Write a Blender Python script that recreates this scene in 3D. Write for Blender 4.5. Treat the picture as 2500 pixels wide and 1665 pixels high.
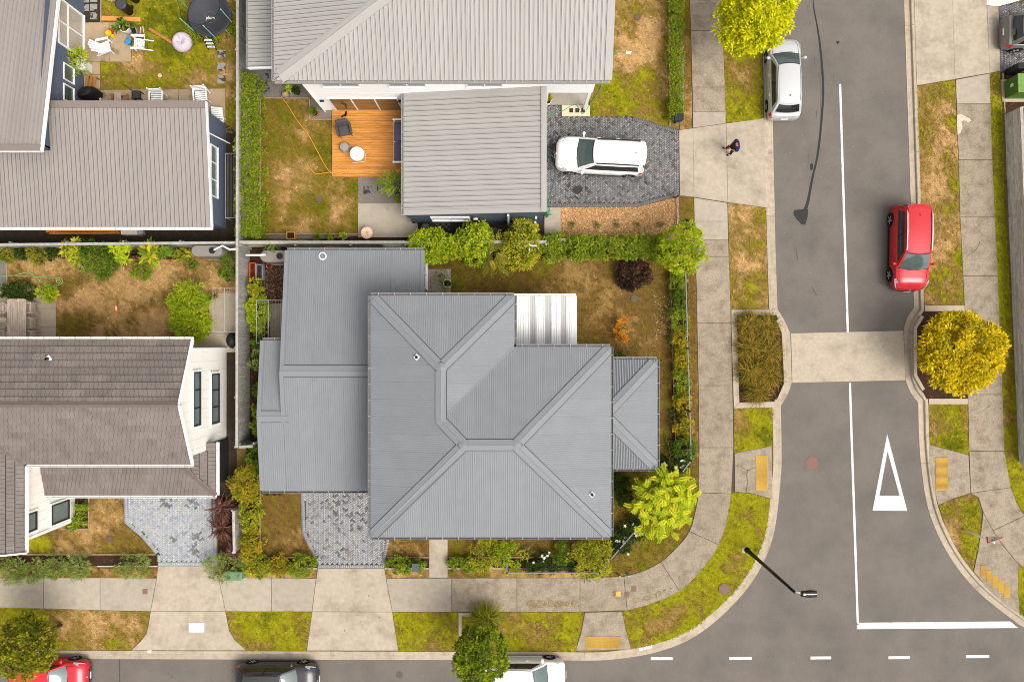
import bpy, bmesh, math, random
import numpy as np
from mathutils import Vector, Matrix

for o in list(bpy.data.objects):
    bpy.data.objects.remove(o, do_unlink=True)
random.seed(7)
np.random.seed(7)
SC = bpy.context.scene
COL = SC.collection
R = math.radians

# ------------------------------------------------------------------ camera
CAM_H = 42.0
FPX = 2500 * 28 / 36          # focal length in photograph pixels
CX, CY = 1250.0, 832.5
cam_d = bpy.data.cameras.new('camera')
cam_d.lens = 28
cam_d.sensor_width = 36
cam_d.clip_end = 2000
cam = bpy.data.objects.new('camera', cam_d)
cam.location = (0, 0, CAM_H)
cam.rotation_euler = (0, 0, 0)
COL.objects.link(cam)
SC.camera = cam

# ------------------------------------------------------------------ sky and sun (bright overcast)
SUN_EL, SUN_AZ = 58, 128      # azimuth clockwise from +Y
world = bpy.data.worlds.new('World')
SC.world = world
world.use_nodes = True
wn = world.node_tree.nodes
wl = world.node_tree.links
wn.clear()
wo = wn.new('ShaderNodeOutputWorld')
wb = wn.new('ShaderNodeBackground')
sky = wn.new('ShaderNodeTexSky')
sky.sky_type = 'NISHITA'
sky.sun_disc = False
sky.sun_elevation = R(SUN_EL)
sky.sun_rotation = R(SUN_AZ)
sky.dust_density = 6
sky.ozone_density = 0.5
hs = wn.new('ShaderNodeHueSaturation')      # cloud cover: a nearly grey sky
hs.inputs['Saturation'].default_value = 0.12
wl.new(sky.outputs[0], hs.inputs['Color'])
wl.new(hs.outputs[0], wb.inputs['Color'])
wb.inputs['Strength'].default_value = 0.135
wl.new(wb.outputs[0], wo.inputs['Surface'])
sd = bpy.data.lights.new('sun', 'SUN')
sd.energy = 1.25
sd.angle = R(30)
sd.color = (1, 0.93, 0.84)
sun = bpy.data.objects.new('sun', sd)
el, az = R(SUN_EL), R(SUN_AZ)
sdir = Vector((math.cos(el) * math.sin(az), math.cos(el) * math.cos(az), math.sin(el)))
sun.rotation_euler = sdir.to_track_quat('Z', 'Y').to_euler()
sun.location = (0, 0, 60)
COL.objects.link(sun)
SC.view_settings.view_transform = 'Standard'
SC.view_settings.look = 'None'
SC.view_settings.gamma = 1
SC.view_settings.use_curve_mapping = False
SC.view_settings.exposure = 0.74
SC.render.engine = 'CYCLES'
SC.cycles.use_denoising = True
SC.cycles.denoiser = 'OPENIMAGEDENOISE'
SC.cycles.denoising_input_passes = 'RGB_ALBEDO_NORMAL'
SC.cycles.denoising_prefilter = 'ACCURATE'
SC.cycles.pixel_filter_type = 'BLACKMAN_HARRIS'
SC.cycles.filter_width = 1.0
SC.cycles.max_bounces = 6
SC.cycles.use_adaptive_sampling = False

# ------------------------------------------------------------------ helpers
def P(px, py, h=0.0):
    k = (CAM_H - h) / FPX
    return Vector(((px - CX) * k, -(py - CY) * k, h))

def P2(px, py, h=0.0):
    v = P(px, py, h)
    return (v.x, v.y)

def S(r, g, b, k=0.72):
    def f(c):
        c /= 255
        return (c / 12.92 if c <= 0.04045 else ((c + 0.055) / 1.055) ** 2.4) * k
    return (f(r), f(g), f(b))

MATS = {}
def mat(name, col=(.5, .5, .5), rough=.75, metal=0, var=.12, scale=3.0, bump=0, bscale=60, objvar=0,
        attr=False, spec=.22, coat=0, col2=None, c2scale=.8, c2lo=.55, c2hi=.7, alpha=1, trans=0, sub=0, stretch=None):
    if name in MATS:
        return MATS[name]
    m = bpy.data.materials.new(name)
    m.use_nodes = True
    nt = m.node_tree
    N, L = nt.nodes, nt.links
    b = N['Principled BSDF']
    b.inputs['Roughness'].default_value = rough
    b.inputs['Metallic'].default_value = metal
    b.inputs['Specular IOR Level'].default_value = spec
    b.inputs['Coat Weight'].default_value = coat
    b.inputs['Coat Roughness'].default_value = .05
    b.inputs['Alpha'].default_value = alpha
    if trans:
        b.inputs['Transmission Weight'].default_value = trans
    geo = N.new('ShaderNodeNewGeometry')
    pos = geo.outputs['Position']
    if stretch:
        mp = N.new('ShaderNodeMapping')
        mp.inputs['Scale'].default_value = stretch
        L.new(pos, mp.inputs['Vector'])
        pos = mp.outputs[0]
    cur = None
    rgb = N.new('ShaderNodeRGB')
    rgb.outputs[0].default_value = (*col, 1)
    cur = rgb.outputs[0]
    if attr:
        at = N.new('ShaderNodeAttribute')
        at.attribute_name = 'Col'
        cur = at.outputs['Color']
    if col2:
        n2 = N.new('ShaderNodeTexNoise')
        n2.inputs['Scale'].default_value = c2scale
        n2.inputs['Detail'].default_value = 8
        n2.inputs['Roughness'].default_value = .65
        L.new(pos, n2.inputs['Vector'])
        mr2 = N.new('ShaderNodeMapRange')
        mr2.inputs['From Min'].default_value = c2lo
        mr2.inputs['From Max'].default_value = c2hi
        L.new(n2.outputs['Fac'], mr2.inputs['Value'])
        mx = N.new('ShaderNodeMix')
        mx.data_type = 'RGBA'
        L.new(mr2.outputs[0], mx.inputs['Factor'])
        L.new(cur, mx.inputs[6])
        mx.inputs[7].default_value = (*col2, 1)
        cur = mx.outputs[2]
    if var:
        n = N.new('ShaderNodeTexNoise')
        n.inputs['Scale'].default_value = scale
        n.inputs['Detail'].default_value = 9
        n.inputs['Roughness'].default_value = .7
        L.new(pos, n.inputs['Vector'])
        mr = N.new('ShaderNodeMapRange')
        mr.inputs['From Min'].default_value = .3
        mr.inputs['From Max'].default_value = .7
        mr.inputs['To Min'].default_value = 1 - var
        mr.inputs['To Max'].default_value = 1 + var
        L.new(n.outputs['Fac'], mr.inputs['Value'])
        vs = N.new('ShaderNodeVectorMath')
        vs.operation = 'SCALE'
        L.new(cur, vs.inputs[0])
        L.new(mr.outputs[0], vs.inputs['Scale'])
        cur = vs.outputs[0]
    if objvar:
        oi = N.new('ShaderNodeObjectInfo')
        mo = N.new('ShaderNodeMapRange')
        mo.inputs['To Min'].default_value = 1 - objvar
        mo.inputs['To Max'].default_value = 1 + objvar
        L.new(oi.outputs['Random'], mo.inputs['Value'])
        vs = N.new('ShaderNodeVectorMath')
        vs.operation = 'SCALE'
        L.new(cur, vs.inputs[0])
        L.new(mo.outputs[0], vs.inputs['Scale'])
        cur = vs.outputs[0]
    L.new(cur, b.inputs['Base Color'])
    if bump:
        nb = N.new('ShaderNodeTexNoise')
        nb.inputs['Scale'].default_value = bscale
        nb.inputs['Detail'].default_value = 6
        L.new(pos, nb.inputs['Vector'])
        bp = N.new('ShaderNodeBump')
        bp.inputs['Strength'].default_value = bump
        bp.inputs['Distance'].default_value = .02
        L.new(nb.outputs['Fac'], bp.inputs['Height'])
        L.new(bp.outputs[0], b.inputs['Normal'])
    if sub:      # thin leaves let some light through
        tr = N.new('ShaderNodeBsdfTranslucent')
        L.new(cur, tr.inputs['Color'])
        ms = N.new('ShaderNodeMixShader')
        ms.inputs[0].default_value = sub
        L.new(b.outputs[0], ms.inputs[1])
        L.new(tr.outputs[0], ms.inputs[2])
        L.new(ms.outputs[0], N['Material Output'].inputs['Surface'])
    MATS[name] = m
    return m

def tag(o, label=None, cat=None, group=None, kind=None):
    if label: o['label'] = label
    if cat: o['category'] = cat
    if group: o['group'] = group
    if kind: o['kind'] = kind
    return o

def worg(o):
    v = Vector((0, 0, 0))
    while o is not None:
        v += o.location
        o = o.parent
    return v

def empty(name, loc=(0, 0, 0), label=None, cat=None, group=None, kind=None):
    o = bpy.data.objects.new(name, None)
    o.empty_display_size = .2
    o.location = loc
    COL.objects.link(o)
    return tag(o, label, cat, group, kind)

def link(name, me, material, parent=None, smooth=False):
    if material is not None:
        me.materials.append(material)
    o = bpy.data.objects.new(name, me)
    COL.objects.link(o)
    if parent is not None:
        o.parent = parent
    if smooth:
        me.polygons.foreach_set('use_smooth', [True] * len(me.polygons))
    return o

def np_mesh(name, V, F, material, parent=None, cols=None, smooth=False):
    """V (n,3) world coords, F (m,k) all faces with k corners, cols (n,3)"""
    V = np.asarray(V, dtype=np.float64)
    F = np.asarray(F, dtype=np.int32)
    if parent is not None:
        V = V - np.array(worg(parent))
    me = bpy.data.meshes.new(name)
    n, (m, k) = len(V), F.shape
    me.vertices.add(n)
    me.vertices.foreach_set('co', V.astype(np.float32).ravel())
    me.loops.add(m * k)
    me.loops.foreach_set('vertex_index', F.ravel())
    me.polygons.add(m)
    me.polygons.foreach_set('loop_start', np.arange(0, m * k, k, dtype=np.int32))
    me.polygons.foreach_set('loop_total', np.full(m, k, dtype=np.int32))
    me.update(calc_edges=True)
    if cols is not None:
        a = me.color_attributes.new('Col', 'FLOAT_COLOR', 'POINT')
        c4 = np.ones((n, 4), dtype=np.float32)
        c4[:, :3] = cols
        a.data.foreach_set('color', c4.ravel())
    return link(name, me, material, parent, smooth)

class MB:
    def __init__(s):
        s.v, s.f, s.c = [], [], []
        s.cc = None
    def add(s, vs, fs):
        n = len(s.v)
        s.v += [tuple(v) for v in vs]
        s.f += [tuple(i + n for i in f) for f in fs]
        if s.cc is not None:
            s.c += [s.cc] * len(vs)
        return s
    def box(s, c, size, rz=0, M=None):
        x, y, z = size[0] / 2, size[1] / 2, size[2] / 2
        vs = [Vector((i * x, j * y, k * z)) for i in (-1, 1) for j in (-1, 1) for k in (-1, 1)]
        m = M if M is not None else Matrix.Rotation(rz, 3, 'Z')
        vs = [m @ v + Vector(c) for v in vs]
        return s.add(vs, [(0, 1, 3, 2), (4, 6, 7, 5), (0, 4, 5, 1), (2, 3, 7, 6), (0, 2, 6, 4), (1, 5, 7, 3)])
    def bar(s, p, q, w, t, up=(0, 0, 1)):
        """box from p to q, w wide across, t thick along up"""
        p, q = Vector(p), Vector(q)
        d = (q - p)
        if d.length < 1e-6: return s
        e = d.normalized()
        u = Vector(up)
        sd_ = e.cross(u)
        if sd_.length < 1e-4: sd_ = e.cross(Vector((1, 0, 0)))
        sd_.normalize()
        u = sd_.cross(e).normalized()
        M = Matrix((e, sd_, u)).transposed()
        return s.box((p + q) / 2, (d.length, w, t), M=M)
    def prism(s, poly, z0, z1):
        n = len(poly)
        ar = sum(poly[i][0] * poly[(i + 1) % n][1] - poly[(i + 1) % n][0] * poly[i][1] for i in range(n))
        if ar < 0: poly = poly[::-1]
        vs = [(p[0], p[1], z0) for p in poly] + [(p[0], p[1], z1) for p in poly]
        fs = [tuple(range(n))[::-1], tuple(range(n, 2 * n))]
        fs += [(i, (i + 1) % n, n + (i + 1) % n, n + i) for i in range(n)]
        return s.add(vs, fs)
    def poly(s, pts):
        return s.add(pts, [tuple(range(len(pts)))])
    def tube(s, pts, r, n=6, cap=True):
        pts = [Vector(p) for p in pts]
        rs = r if isinstance(r, (list, tuple)) else [r] * len(pts)
        vs, fs = [], []
        for i, p in enumerate(pts):
            a = pts[max(i - 1, 0)]
            b = pts[min(i + 1, len(pts) - 1)]
            e = (b - a).normalized() if (b - a).length > 1e-9 else Vector((0, 0, 1))
            u = e.cross(Vector((0, 0, 1)))
            if u.length < 1e-3: u = e.cross(Vector((1, 0, 0)))
            u.normalize()
            w = e.cross(u)
            for k in range(n):
                t = 2 * math.pi * k / n
                vs.append(p + (u * math.cos(t) + w * math.sin(t)) * rs[i])
        m = len(pts)
        for i in range(m - 1):
            for k in range(n):
                k2 = (k + 1) % n
                fs.append((i * n + k, (i + 1) * n + k, (i + 1) * n + k2, i * n + k2))
        if cap:
            fs.append(tuple(range(n)))
            fs.append(tuple(range((m - 1) * n, m * n))[::-1])
        return s.add(vs, fs)
    def lathe(s, prof, c=(0, 0, 0), n=20, M=None):
        """prof list of (r,z)"""
        c = Vector(c)
        vs, fs = [], []
        for (r, z) in prof:
            for k in range(n):
                t = 2 * math.pi * k / n
                v = Vector((r * math.cos(t), r * math.sin(t), z))
                if M is not None: v = M @ v
                vs.append(v + c)
        m = len(prof)
        for i in range(m - 1):
            for k in range(n):
                k2 = (k + 1) % n
                fs.append((i * n + k, i * n + k2, (i + 1) * n + k2, (i + 1) * n + k))
        if prof[0][0] > 1e-4: fs.append(tuple(range(n))[::-1])
        if prof[-1][0] > 1e-4: fs.append(tuple(range((m - 1) * n, m * n)))
        return s.add(vs, fs)
    def grid(s, fn, nu, nv):
        vs = [fn(i / nu, j / nv) for i in range(nu + 1) for j in range(nv + 1)]
        fs = [(i * (nv + 1) + j, (i + 1) * (nv + 1) + j, (i + 1) * (nv + 1) + j + 1, i * (nv + 1) + j + 1)
              for i in range(nu) for j in range(nv)]
        return s.add(vs, fs)
    def mesh(s, name, org=Vector((0, 0, 0))):
        me = bpy.data.meshes.new(name)
        me.from_pydata([(v[0] - org[0], v[1] - org[1], v[2] - org[2]) for v in s.v], [], s.f)
        if s.c and len(s.c) == len(s.v):
            a = me.color_attributes.new('Col', 'FLOAT_COLOR', 'POINT')
            a.data.foreach_set('color', [x for c in s.c for x in (c[0], c[1], c[2], 1)])
        me.update()
        return me
    def build(s, name, material, parent=None, smooth=False, bevel=0, seg=2, label=None, cat=None, group=None, kind=None, loc=None):
        org = worg(parent) if parent is not None else (Vector(loc) if loc is not None else Vector((0, 0, 0)))
        me = s.mesh(name, org)
        o = link(name, me, material, parent, smooth)
        if parent is None and loc is not None: o.location = loc
        if bevel:
            b = o.modifiers.new('bevel', 'BEVEL')
            b.width = bevel
            b.segments = seg
            b.limit_method = 'ANGLE'
        return tag(o, label, cat, group, kind)

def copy_tree(o, parent=None):
    c = o.copy()
    COL.objects.link(c)
    c.parent = parent
    for ch in [x for x in o.children]:
        copy_tree(ch, c)
    return c

def set_kids(o, depth=2):
    return o

# ---- 2-D helpers
def pip(x, y, poly):
    """vectorised point in polygon"""
    x = np.asarray(x); y = np.asarray(y)
    ins = np.zeros(x.shape, bool)
    n = len(poly)
    for i in range(n):
        x0, y0 = poly[i][:2]; x1, y1 = poly[(i + 1) % n][:2]
        if y0 == y1: continue
        c = ((y0 > y) != (y1 > y)) & (x < (x1 - x0) * (y - y0) / (y1 - y0) + x0)
        ins ^= c
    return ins

def clip_cell(poly, x0, x1, y0, y1):
    for ax, lim, sgn in ((0, x0, 1), (0, x1, -1), (1, y0, 1), (1, y1, -1)):
        out = []
        n = len(poly)
        for i in range(n):
            a, b = poly[i], poly[(i + 1) % n]
            da, db = (a[ax] - lim) * sgn, (b[ax] - lim) * sgn
            if da >= 0: out.append(a)
            if (da > 0 and db < 0) or (da < 0 and db > 0):
                t = da / (da - db)
                out.append((a[0] + (b[0] - a[0]) * t, a[1] + (b[1] - a[1]) * t))
        poly = out
        if len(poly) < 3: return []
    return poly

def _h(ix, iy, seed):
    n = (ix.astype(np.int64) * 374761393 + iy.astype(np.int64) * 668265263 + seed * 974711) & 0x7fffffff
    n = ((n ^ (n >> 13)) * 1274126177) & 0x7fffffff
    return ((n ^ (n >> 16)) & 0xffff) / 65535.0

def vnoise(x, y, seed=0):
    x = np.asarray(x, float); y = np.asarray(y, float)
    ix, iy = np.floor(x), np.floor(y)
    fx, fy = x - ix, y - iy
    fx = fx * fx * (3 - 2 * fx); fy = fy * fy * (3 - 2 * fy)
    a = _h(ix, iy, seed); b = _h(ix + 1, iy, seed); c = _h(ix, iy + 1, seed); d = _h(ix + 1, iy + 1, seed)
    return (a * (1 - fx) + b * fx) * (1 - fy) + (c * (1 - fx) + d * fx) * fy

def fbm(x, y, seed=0, oct=4):
    r, a, t = 0, .5, 0
    for i in range(oct):
        r = r + a * vnoise(np.asarray(x) * 2 ** i, np.asarray(y) * 2 ** i, seed + i * 17)
        t += a
        a *= .6
    return r / t

def catmull(pts, n=5):
    out = []
    for i in range(len(pts) - 1):
        p0 = pts[max(i - 1, 0)]; p1 = pts[i]; p2 = pts[i + 1]; p3 = pts[min(i + 2, len(pts) - 1)]
        for k in range(n):
            t = k / n
            out.append(tuple(.5 * ((2 * p1[a]) + (-p0[a] + p2[a]) * t + (2 * p0[a] - 5 * p1[a] + 4 * p2[a] - p3[a]) * t * t
                                   + (-p0[a] + 3 * p1[a] - 3 * p2[a] + p3[a]) * t ** 3) for a in range(len(p1))))
    out.append(tuple(pts[-1]))
    return out

def normals2d(pts, side):
    """mitred normals of an open polyline; side=+1 left of travel"""
    out = []
    n = len(pts)
    for i in range(n):
        ds = []
        if i > 0: ds.append(Vector((pts[i][0] - pts[i - 1][0], pts[i][1] - pts[i - 1][1])).normalized())
        if i < n - 1: ds.append(Vector((pts[i + 1][0] - pts[i][0], pts[i + 1][1] - pts[i][1])).normalized())
        ns = [Vector((-d.y, d.x)) * side for d in ds]
        m = sum(ns, Vector((0, 0)))
        m.normalize()
        m /= max(m.dot(ns[0]), .5)
        out.append(m)
    return out

def offset(pts, d, side):
    return [(p[0] + n.x * d, p[1] + n.y * d) for p, n in zip(pts, normals2d(pts, side))]
# ------------------------------------------------------------------ shared materials
M_asphalt = mat("asphalt", S(121, 113, 105), .9, var=.07, scale=14, bump=.35, bscale=120, col2=S(107, 101, 95), c2scale=.45, c2lo=.4, c2hi=.66)
M_stain = mat('wet_asphalt', S(46, 44, 42), .6, var=.08, scale=6)
M_kerb = mat('kerb_concrete', S(184, 169, 148), .85, var=.18, scale=4, bump=.2, objvar=.06, col2=S(150, 134, 114), c2scale=1.5, c2lo=.52, c2hi=.75)
M_path = mat('footpath_concrete', S(164, 149, 129), .9, var=.3, scale=16, bump=.4, bscale=90, objvar=.06, col2=S(126, 112, 94), c2scale=1.6, c2lo=.45, c2hi=.72)
M_pathnew = mat('pale_footpath_concrete', S(176, 164, 146), .88, var=.14, scale=3, bump=.15, objvar=.05, col2=S(160, 148, 132), c2scale=.9)
M_drive = mat('driveway_concrete', S(186, 172, 152), .85, var=.14, scale=4, bump=.12, objvar=.025, col2=S(148, 134, 116), c2scale=.8, c2lo=.46, c2hi=.75)
M_cross = mat('crossing_concrete', S(188, 173, 153), .9, var=.16, scale=7, bump=.3, col2=S(164, 150, 131), c2scale=1.2, c2lo=.5, c2hi=.75)
M_patio = mat('patio_concrete', S(178, 155, 124), .85, var=.14, scale=2.5, objvar=.04, col2=S(120, 102, 80), c2scale=.9, c2lo=.55, c2hi=.66)
M_pale = mat('pale_concrete', S(188, 172, 150), .85, var=.1, scale=3, objvar=.03)
M_paint = mat('road_paint', (.66, .65, .62), .75, var=.14, scale=16, col2=S(160, 154, 147), c2scale=5, c2lo=.52, c2hi=.7)
M_paintw = mat('worn_road_paint', (.6, .59, .57), .75, var=.14, scale=14, col2=S(165, 160, 152), c2scale=7, c2lo=.5, c2hi=.72, stretch=(.4, 3, 1))
M_soil = mat('soil', S(62, 42, 27), .95, var=.5, scale=9, bump=.8, bscale=30, col2=S(110, 72, 42), c2scale=5, c2lo=.55, c2hi=.72)
M_bark = mat('bark_chip', attr=True, rough=.9, var=.15, scale=10)
M_gravel = mat('gravel', S(132, 124, 114), .95, var=.5, scale=30, bump=.9, bscale=40)
M_land = mat('bare_ground', S(124, 106, 56), .95, var=.4, scale=2, bump=.5)
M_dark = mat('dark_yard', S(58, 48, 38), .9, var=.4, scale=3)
M_grass = mat('grass', attr=True, rough=.95, var=.12, scale=12, spec=.04)
M_paver = mat('pavers', attr=True, rough=.75, var=.12, scale=12, bump=.15)
M_tact = mat('tactile_yellow', S(226, 182, 78), .7, var=.1, scale=8)
M_tactb = mat('tactile_joint', S(128, 92, 40), .8)
M_iron = mat('iron_cover', S(136, 106, 94), .8, var=.2, scale=20)
M_irond = mat('grey_iron_cover', S(112, 96, 80), .8, var=.2, scale=20)
M_timber = mat('edging_timber', S(176, 150, 118), .85, var=.3, scale=8)
M_joint = mat('joint', S(84, 72, 58), .95, var=.2)

# ------------------------------------------------------------------ ground sheets and road
MB().poly([(-400, -400, -.3), (400, -400, -.3), (400, 400, -.3), (-400, 400, -.3)]).build(
    'ground', mat('far_ground', S(120, 104, 58), .95, var=.3, scale=.3), kind='structure')
ROADZ = -.12
rp = [(1640, -400), (2700, -400), (2700, 2000), (-400, 2000), (-400, 1380), (1640, 1380)]
road = MB().poly([P(x, y, ROADZ) for x, y in rp][::-1]).build('road', M_asphalt, kind='structure')

left_px = [(1866, -400), (1879, 0), (1886, 317), (1892, 600), (1897, 752)]
left_bulge = catmull([(1898, 757), (1914, 783), (1928, 814)], 4) + [(1930, 870)] + catmull([(1932, 934), (1922, 962), (1905.5, 990)], 4)
left_corner = catmull([(1905, 996), (1907, 1090), (1905.5, 1160), (1890, 1294), (1863, 1371), (1826, 1432), (1777.7, 1486), (1730, 1528), (1678, 1562),
                       (1620, 1585), (1556, 1600), (1468, 1610), (1384, 1610)], 5)
left_px = left_px + left_bulge + left_corner + [(1100, 1609), (700, 1608), (300, 1607), (0, 1605), (-400, 1602)]
right_px = [(2196, -400), (2207.7, 0), (2223, 459), (2231, 720)] + catmull([(2232.5, 751), (2216, 776), (2207.7, 802)], 4) + [(2209, 870)] + \
    catmull([(2211.5, 928), (2224, 958), (2242, 982)], 4) + \
    catmull([(2244, 1065), (2250, 1141), (2263, 1226), (2286, 1294), (2328, 1371), (2385, 1440), (2462, 1503), (2520, 1540), (2700, 1620)], 5)
LCH = [P2(x, y, ROADZ) for x, y in left_px]
RCH = [P2(x, y, ROADZ) for x, y in right_px]
KB = .46
Lback = offset(LCH, KB - .05, -1)
Rback = offset(RCH, KB - .05, 1)
far = 70
MB().poly([(x, y, -.03) for x, y in Lback + [(-far, Lback[-1][1]), (-far, far), (Lback[0][0], far)]][::1]).build('ground', M_land, kind='structure')
MB().poly([(x, y, -.03) for x, y in Rback + [(far, Rback[-1][1]), (far, far), (Rback[0][0], far)]][::-1]).build('ground', M_land, kind='structure')

def kerb(chain, side):
    root = empty('kerb', (chain[0][0], chain[0][1], 0), kind='structure')
    nr = normals2d(chain, side)
    cum = [0]
    for a, b in zip(chain, chain[1:]):
        cum.append(cum[-1] + math.dist(a, b))
    prof = [(-.02, ROADZ - .1), (-.02, ROADZ + .016), (.26, ROADZ + .008), (.29, -.02), (.315, 0.004), (KB, .008), (KB, -.2)]
    def at(s):
        for i in range(len(cum) - 1):
            if s <= cum[i + 1] + 1e-9:
                t = (s - cum[i]) / max(cum[i + 1] - cum[i], 1e-9)
                return (Vector(chain[i]).lerp(Vector(chain[i + 1]), t), nr[i].lerp(nr[i + 1], t))
        return Vector(chain[-1]), nr[-1]
    s = 0
    while s < cum[-1] - .05:
        e = min(s + 3.35, cum[-1])
        ss = [s + .006] + [c for c in cum if s + .03 < c < e - .03] + [e - .006]
        mb = MB()
        vs, fs = [], []
        for q in ss:
            p, n = at(q)
            for d, z in prof:
                vs.append((p.x + n.x * d, p.y + n.y * d, z))
        k = len(prof)
        for i in range(len(ss) - 1):
            for j in range(k - 1):
                f = (i * k + j, i * k + j + 1, (i + 1) * k + j + 1, (i + 1) * k + j)
                fs.append(f if side < 0 else f[::-1])
        fs.append(tuple(range(k))); fs.append(tuple(range((len(ss) - 1) * k, len(ss) * k)))
        mb.add(vs, fs)
        p0, _ = at((s + e) / 2)
        if abs(p0.x) < 33 and abs(p0.y) < 24:
            mb.build('kerb_stone', M_kerb, root)
        s = e
    return root
kerb(LCH, -1)
kerb(RCH, 1)

# raised threshold slab across the road
MB().prism([P2(x, y, ROADZ) for x, y in [(1931, 814), (2205, 807.5), (2210, 928), (1934, 934)]], -.2, -.1).build('crossing_slab', M_cross, road)
# stains, wet streak
def flat(name, pts, z, m, parent=None, **k):
    n = len(pts)
    ar = sum(pts[i][0] * pts[(i + 1) % n][1] - pts[(i + 1) % n][0] * pts[i][1] for i in range(n))
    if ar > 0: pts = pts[::-1]          # pixel y points down, so this gives upward faces
    return MB().poly([P(x, y, z) for x, y in pts]).build(name, m, parent, **k)
def ribbon(name, pts, ws, z, m, parent, cat=True):
    q = catmull([(x, y, w) for (x, y), w in zip(pts, ws)], 5) if cat else [(x, y, w) for (x, y), w in zip(pts, ws)]
    nr = normals2d([(a, b) for a, b, _ in q], 1)
    rn = random.Random(3)
    L_ = [(a + n.x * (w / 2 + rn.uniform(-.4, .4)), b + n.y * (w / 2 + rn.uniform(-.4, .4))) for (a, b, w), n in zip(q, nr)]
    R_ = [(a - n.x * w / 2, b - n.y * w / 2) for (a, b, w), n in zip(q, nr)]
    mb = MB()
    for i in range(len(q) - 1):
        mb.poly([P(*p, z) for p in (R_[i], R_[i + 1], L_[i + 1], L_[i])])
    return mb.build(name, m, parent)
ribbon('wet_streak', [(1983, -30), (1987, 20), (1997, 75), (2004, 130), (2010, 214), (2006, 290), (1997, 375), (1984, 432), (1973, 490), (1966, 512)],
       [2, 2.5, 4, 5, 5, 5, 5, 5.5, 7, 9], ROADZ + .004, M_stain, road)
flat('wet_patch', [(1938, 514), (1950, 512), (1966, 510), (1973, 512), (1972, 530), (1966, 549), (1957, 549), (1944, 535), (1937, 524)], ROADZ + .007, M_stain, road)
flat('oil_spot', [(1977, 402), (1983, 398), (1986, 405), (1983, 417), (1978, 415)], ROADZ + .004, M_stain, road)
flat('oil_spot', [(2041, 102), (2048, 100), (2050, 105), (2044, 109)], ROADZ + .004, M_stain, road)
M_skid = mat('skid_mark', S(94, 90, 86), .9, var=.15, scale=9)
for pts, w in (([(1943, 604), (1945, 620), (1948, 637)], 3), ([(1981, 700), (1988, 712), (1995, 722)], 3), ([(1972, 14), (1973, 30)], 3),
               ([(1993, 270), (1994, 286)], 4), ([(1988, 140), (1989, 158)], 3), ([(2034, 180), (2035, 200)], 2), ([(1975, 370), (1972, 410)], 2),
               ([(1999, 90), (2004, 180), (2003, 300), (1993, 380)], 2)):
    ribbon('skid_mark', pts, [w * .6] + [w] * (len(pts) - 2) + [w * .5], ROADZ + .0035, M_skid, road)
flat('asphalt_joint', [(291.6, 1608), (293, 1608), (293, 1680), (291.6, 1680)], ROADZ + .004, M_stain, road)

# painted markings
Z = ROADZ + .005
def line(pts, w, m=M_paint):
    ribbon('centre_line', pts, [w] * len(pts), Z, m, road, False)
line([(2051, 206), (2060, 500), (2070, 811)], 5.2)
line([(2075, 935), (2079, 1065), (2087, 1300), (2094, 1519)], 5.2)
flat('limit_line', [(2091, 1519.5), (2466, 1516.4), (2472, 1521), (2098, 1524.5)], Z, M_paint, road)
flat('limit_line', [(2092, 1524.5), (2472, 1521), (2479, 1527), (2092, 1530)], Z, M_paintw, road)
flat('limit_line', [(2092, 1530), (2479, 1527), (2486, 1532), (2092, 1535)], Z, M_paint, road)
tri = MB()
def tq(pts):
    n = len(pts)
    ar = sum(pts[i][0] * pts[(i + 1) % n][1] - pts[(i + 1) % n][0] * pts[i][1] for i in range(n))
    tri.poly([P(x, y, Z) for x, y in (pts[::-1] if ar > 0 else pts)])
tq([(2166, 1060), (2166.7, 1101), (2147, 1209.6), (2130.4, 1246)])
tq([(2166, 1060), (2215, 1246.7), (2196.5, 1209.6), (2166.7, 1101)])
tq([(2147, 1209.6), (2196.5, 1209.6), (2215, 1246.7), (2130.4, 1246)])
tri.build('give_way_triangle', M_paintw, road)
for x0, x1, y0 in ((1589, 1643, 1603.6), (1780.7, 1835, 1603), (1979, 2029, 1602), (2169.4, 2221, 1601.3), (2358.8, 2415, 1598.7)):
    flat('lane_dash', [(x0, y0), (x1, y0 - .3), (x1, y0 + 6.3), (x0, y0 + 6.8)], Z, M_paint, road)
for x0 in (1560, 1571, 1582):
    flat('kerb_paint', [(x0, 1582 - (x0 - 1560) * .25), (x0 + 9, 1580 - (x0 - 1560) * .25), (x0 + 10, 1586 - (x0 - 1560) * .25), (x0 + 1, 1588 - (x0 - 1560) * .25)], .013, M_paint, road)
flat('kerb_paint', [(360, 1587), (369.5, 1587), (369.5, 1593), (360, 1593)], .013, M_paint, road)
def cover(px, py, r, m, z, parent=None, sq=False):
    mb = MB()
    c = P(px, py, z)
    if sq:
        mb.box((c.x, c.y, z), (r * 2 / 46, r * 2 / 46, .02))
        for i in (-1, 0, 1): mb.box((c.x + i * r * .5 / 46, c.y, z + .012), (r * .2 / 46, r * 1.5 / 46, .008))
    else:
        rr = r / 46.3
        mb.lathe([(rr, z - .02), (rr, z + .012), (rr * .93, z + .012), (rr * .9, z + .004), (rr * .86, z + .004), (rr * .84, z + .012), (0, z + .012)], (c.x, c.y, 0), 28)
        for i in range(-3, 4):
            w = math.sqrt(max(.82 ** 2 - (i * .22) ** 2, 0)) * rr
            mb.box((c.x, c.y + i * .22 * rr, z + .015), (w * 2, rr * .07, .008))
    return mb.build('access_cover', m, parent)
cover(1981.6, 1130.8, 16.5, M_iron, ROADZ, road)
cover(975, 1646.5, 8.5, mat('asphalt_cover', S(106, 100, 95), .9), ROADZ, road)

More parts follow.
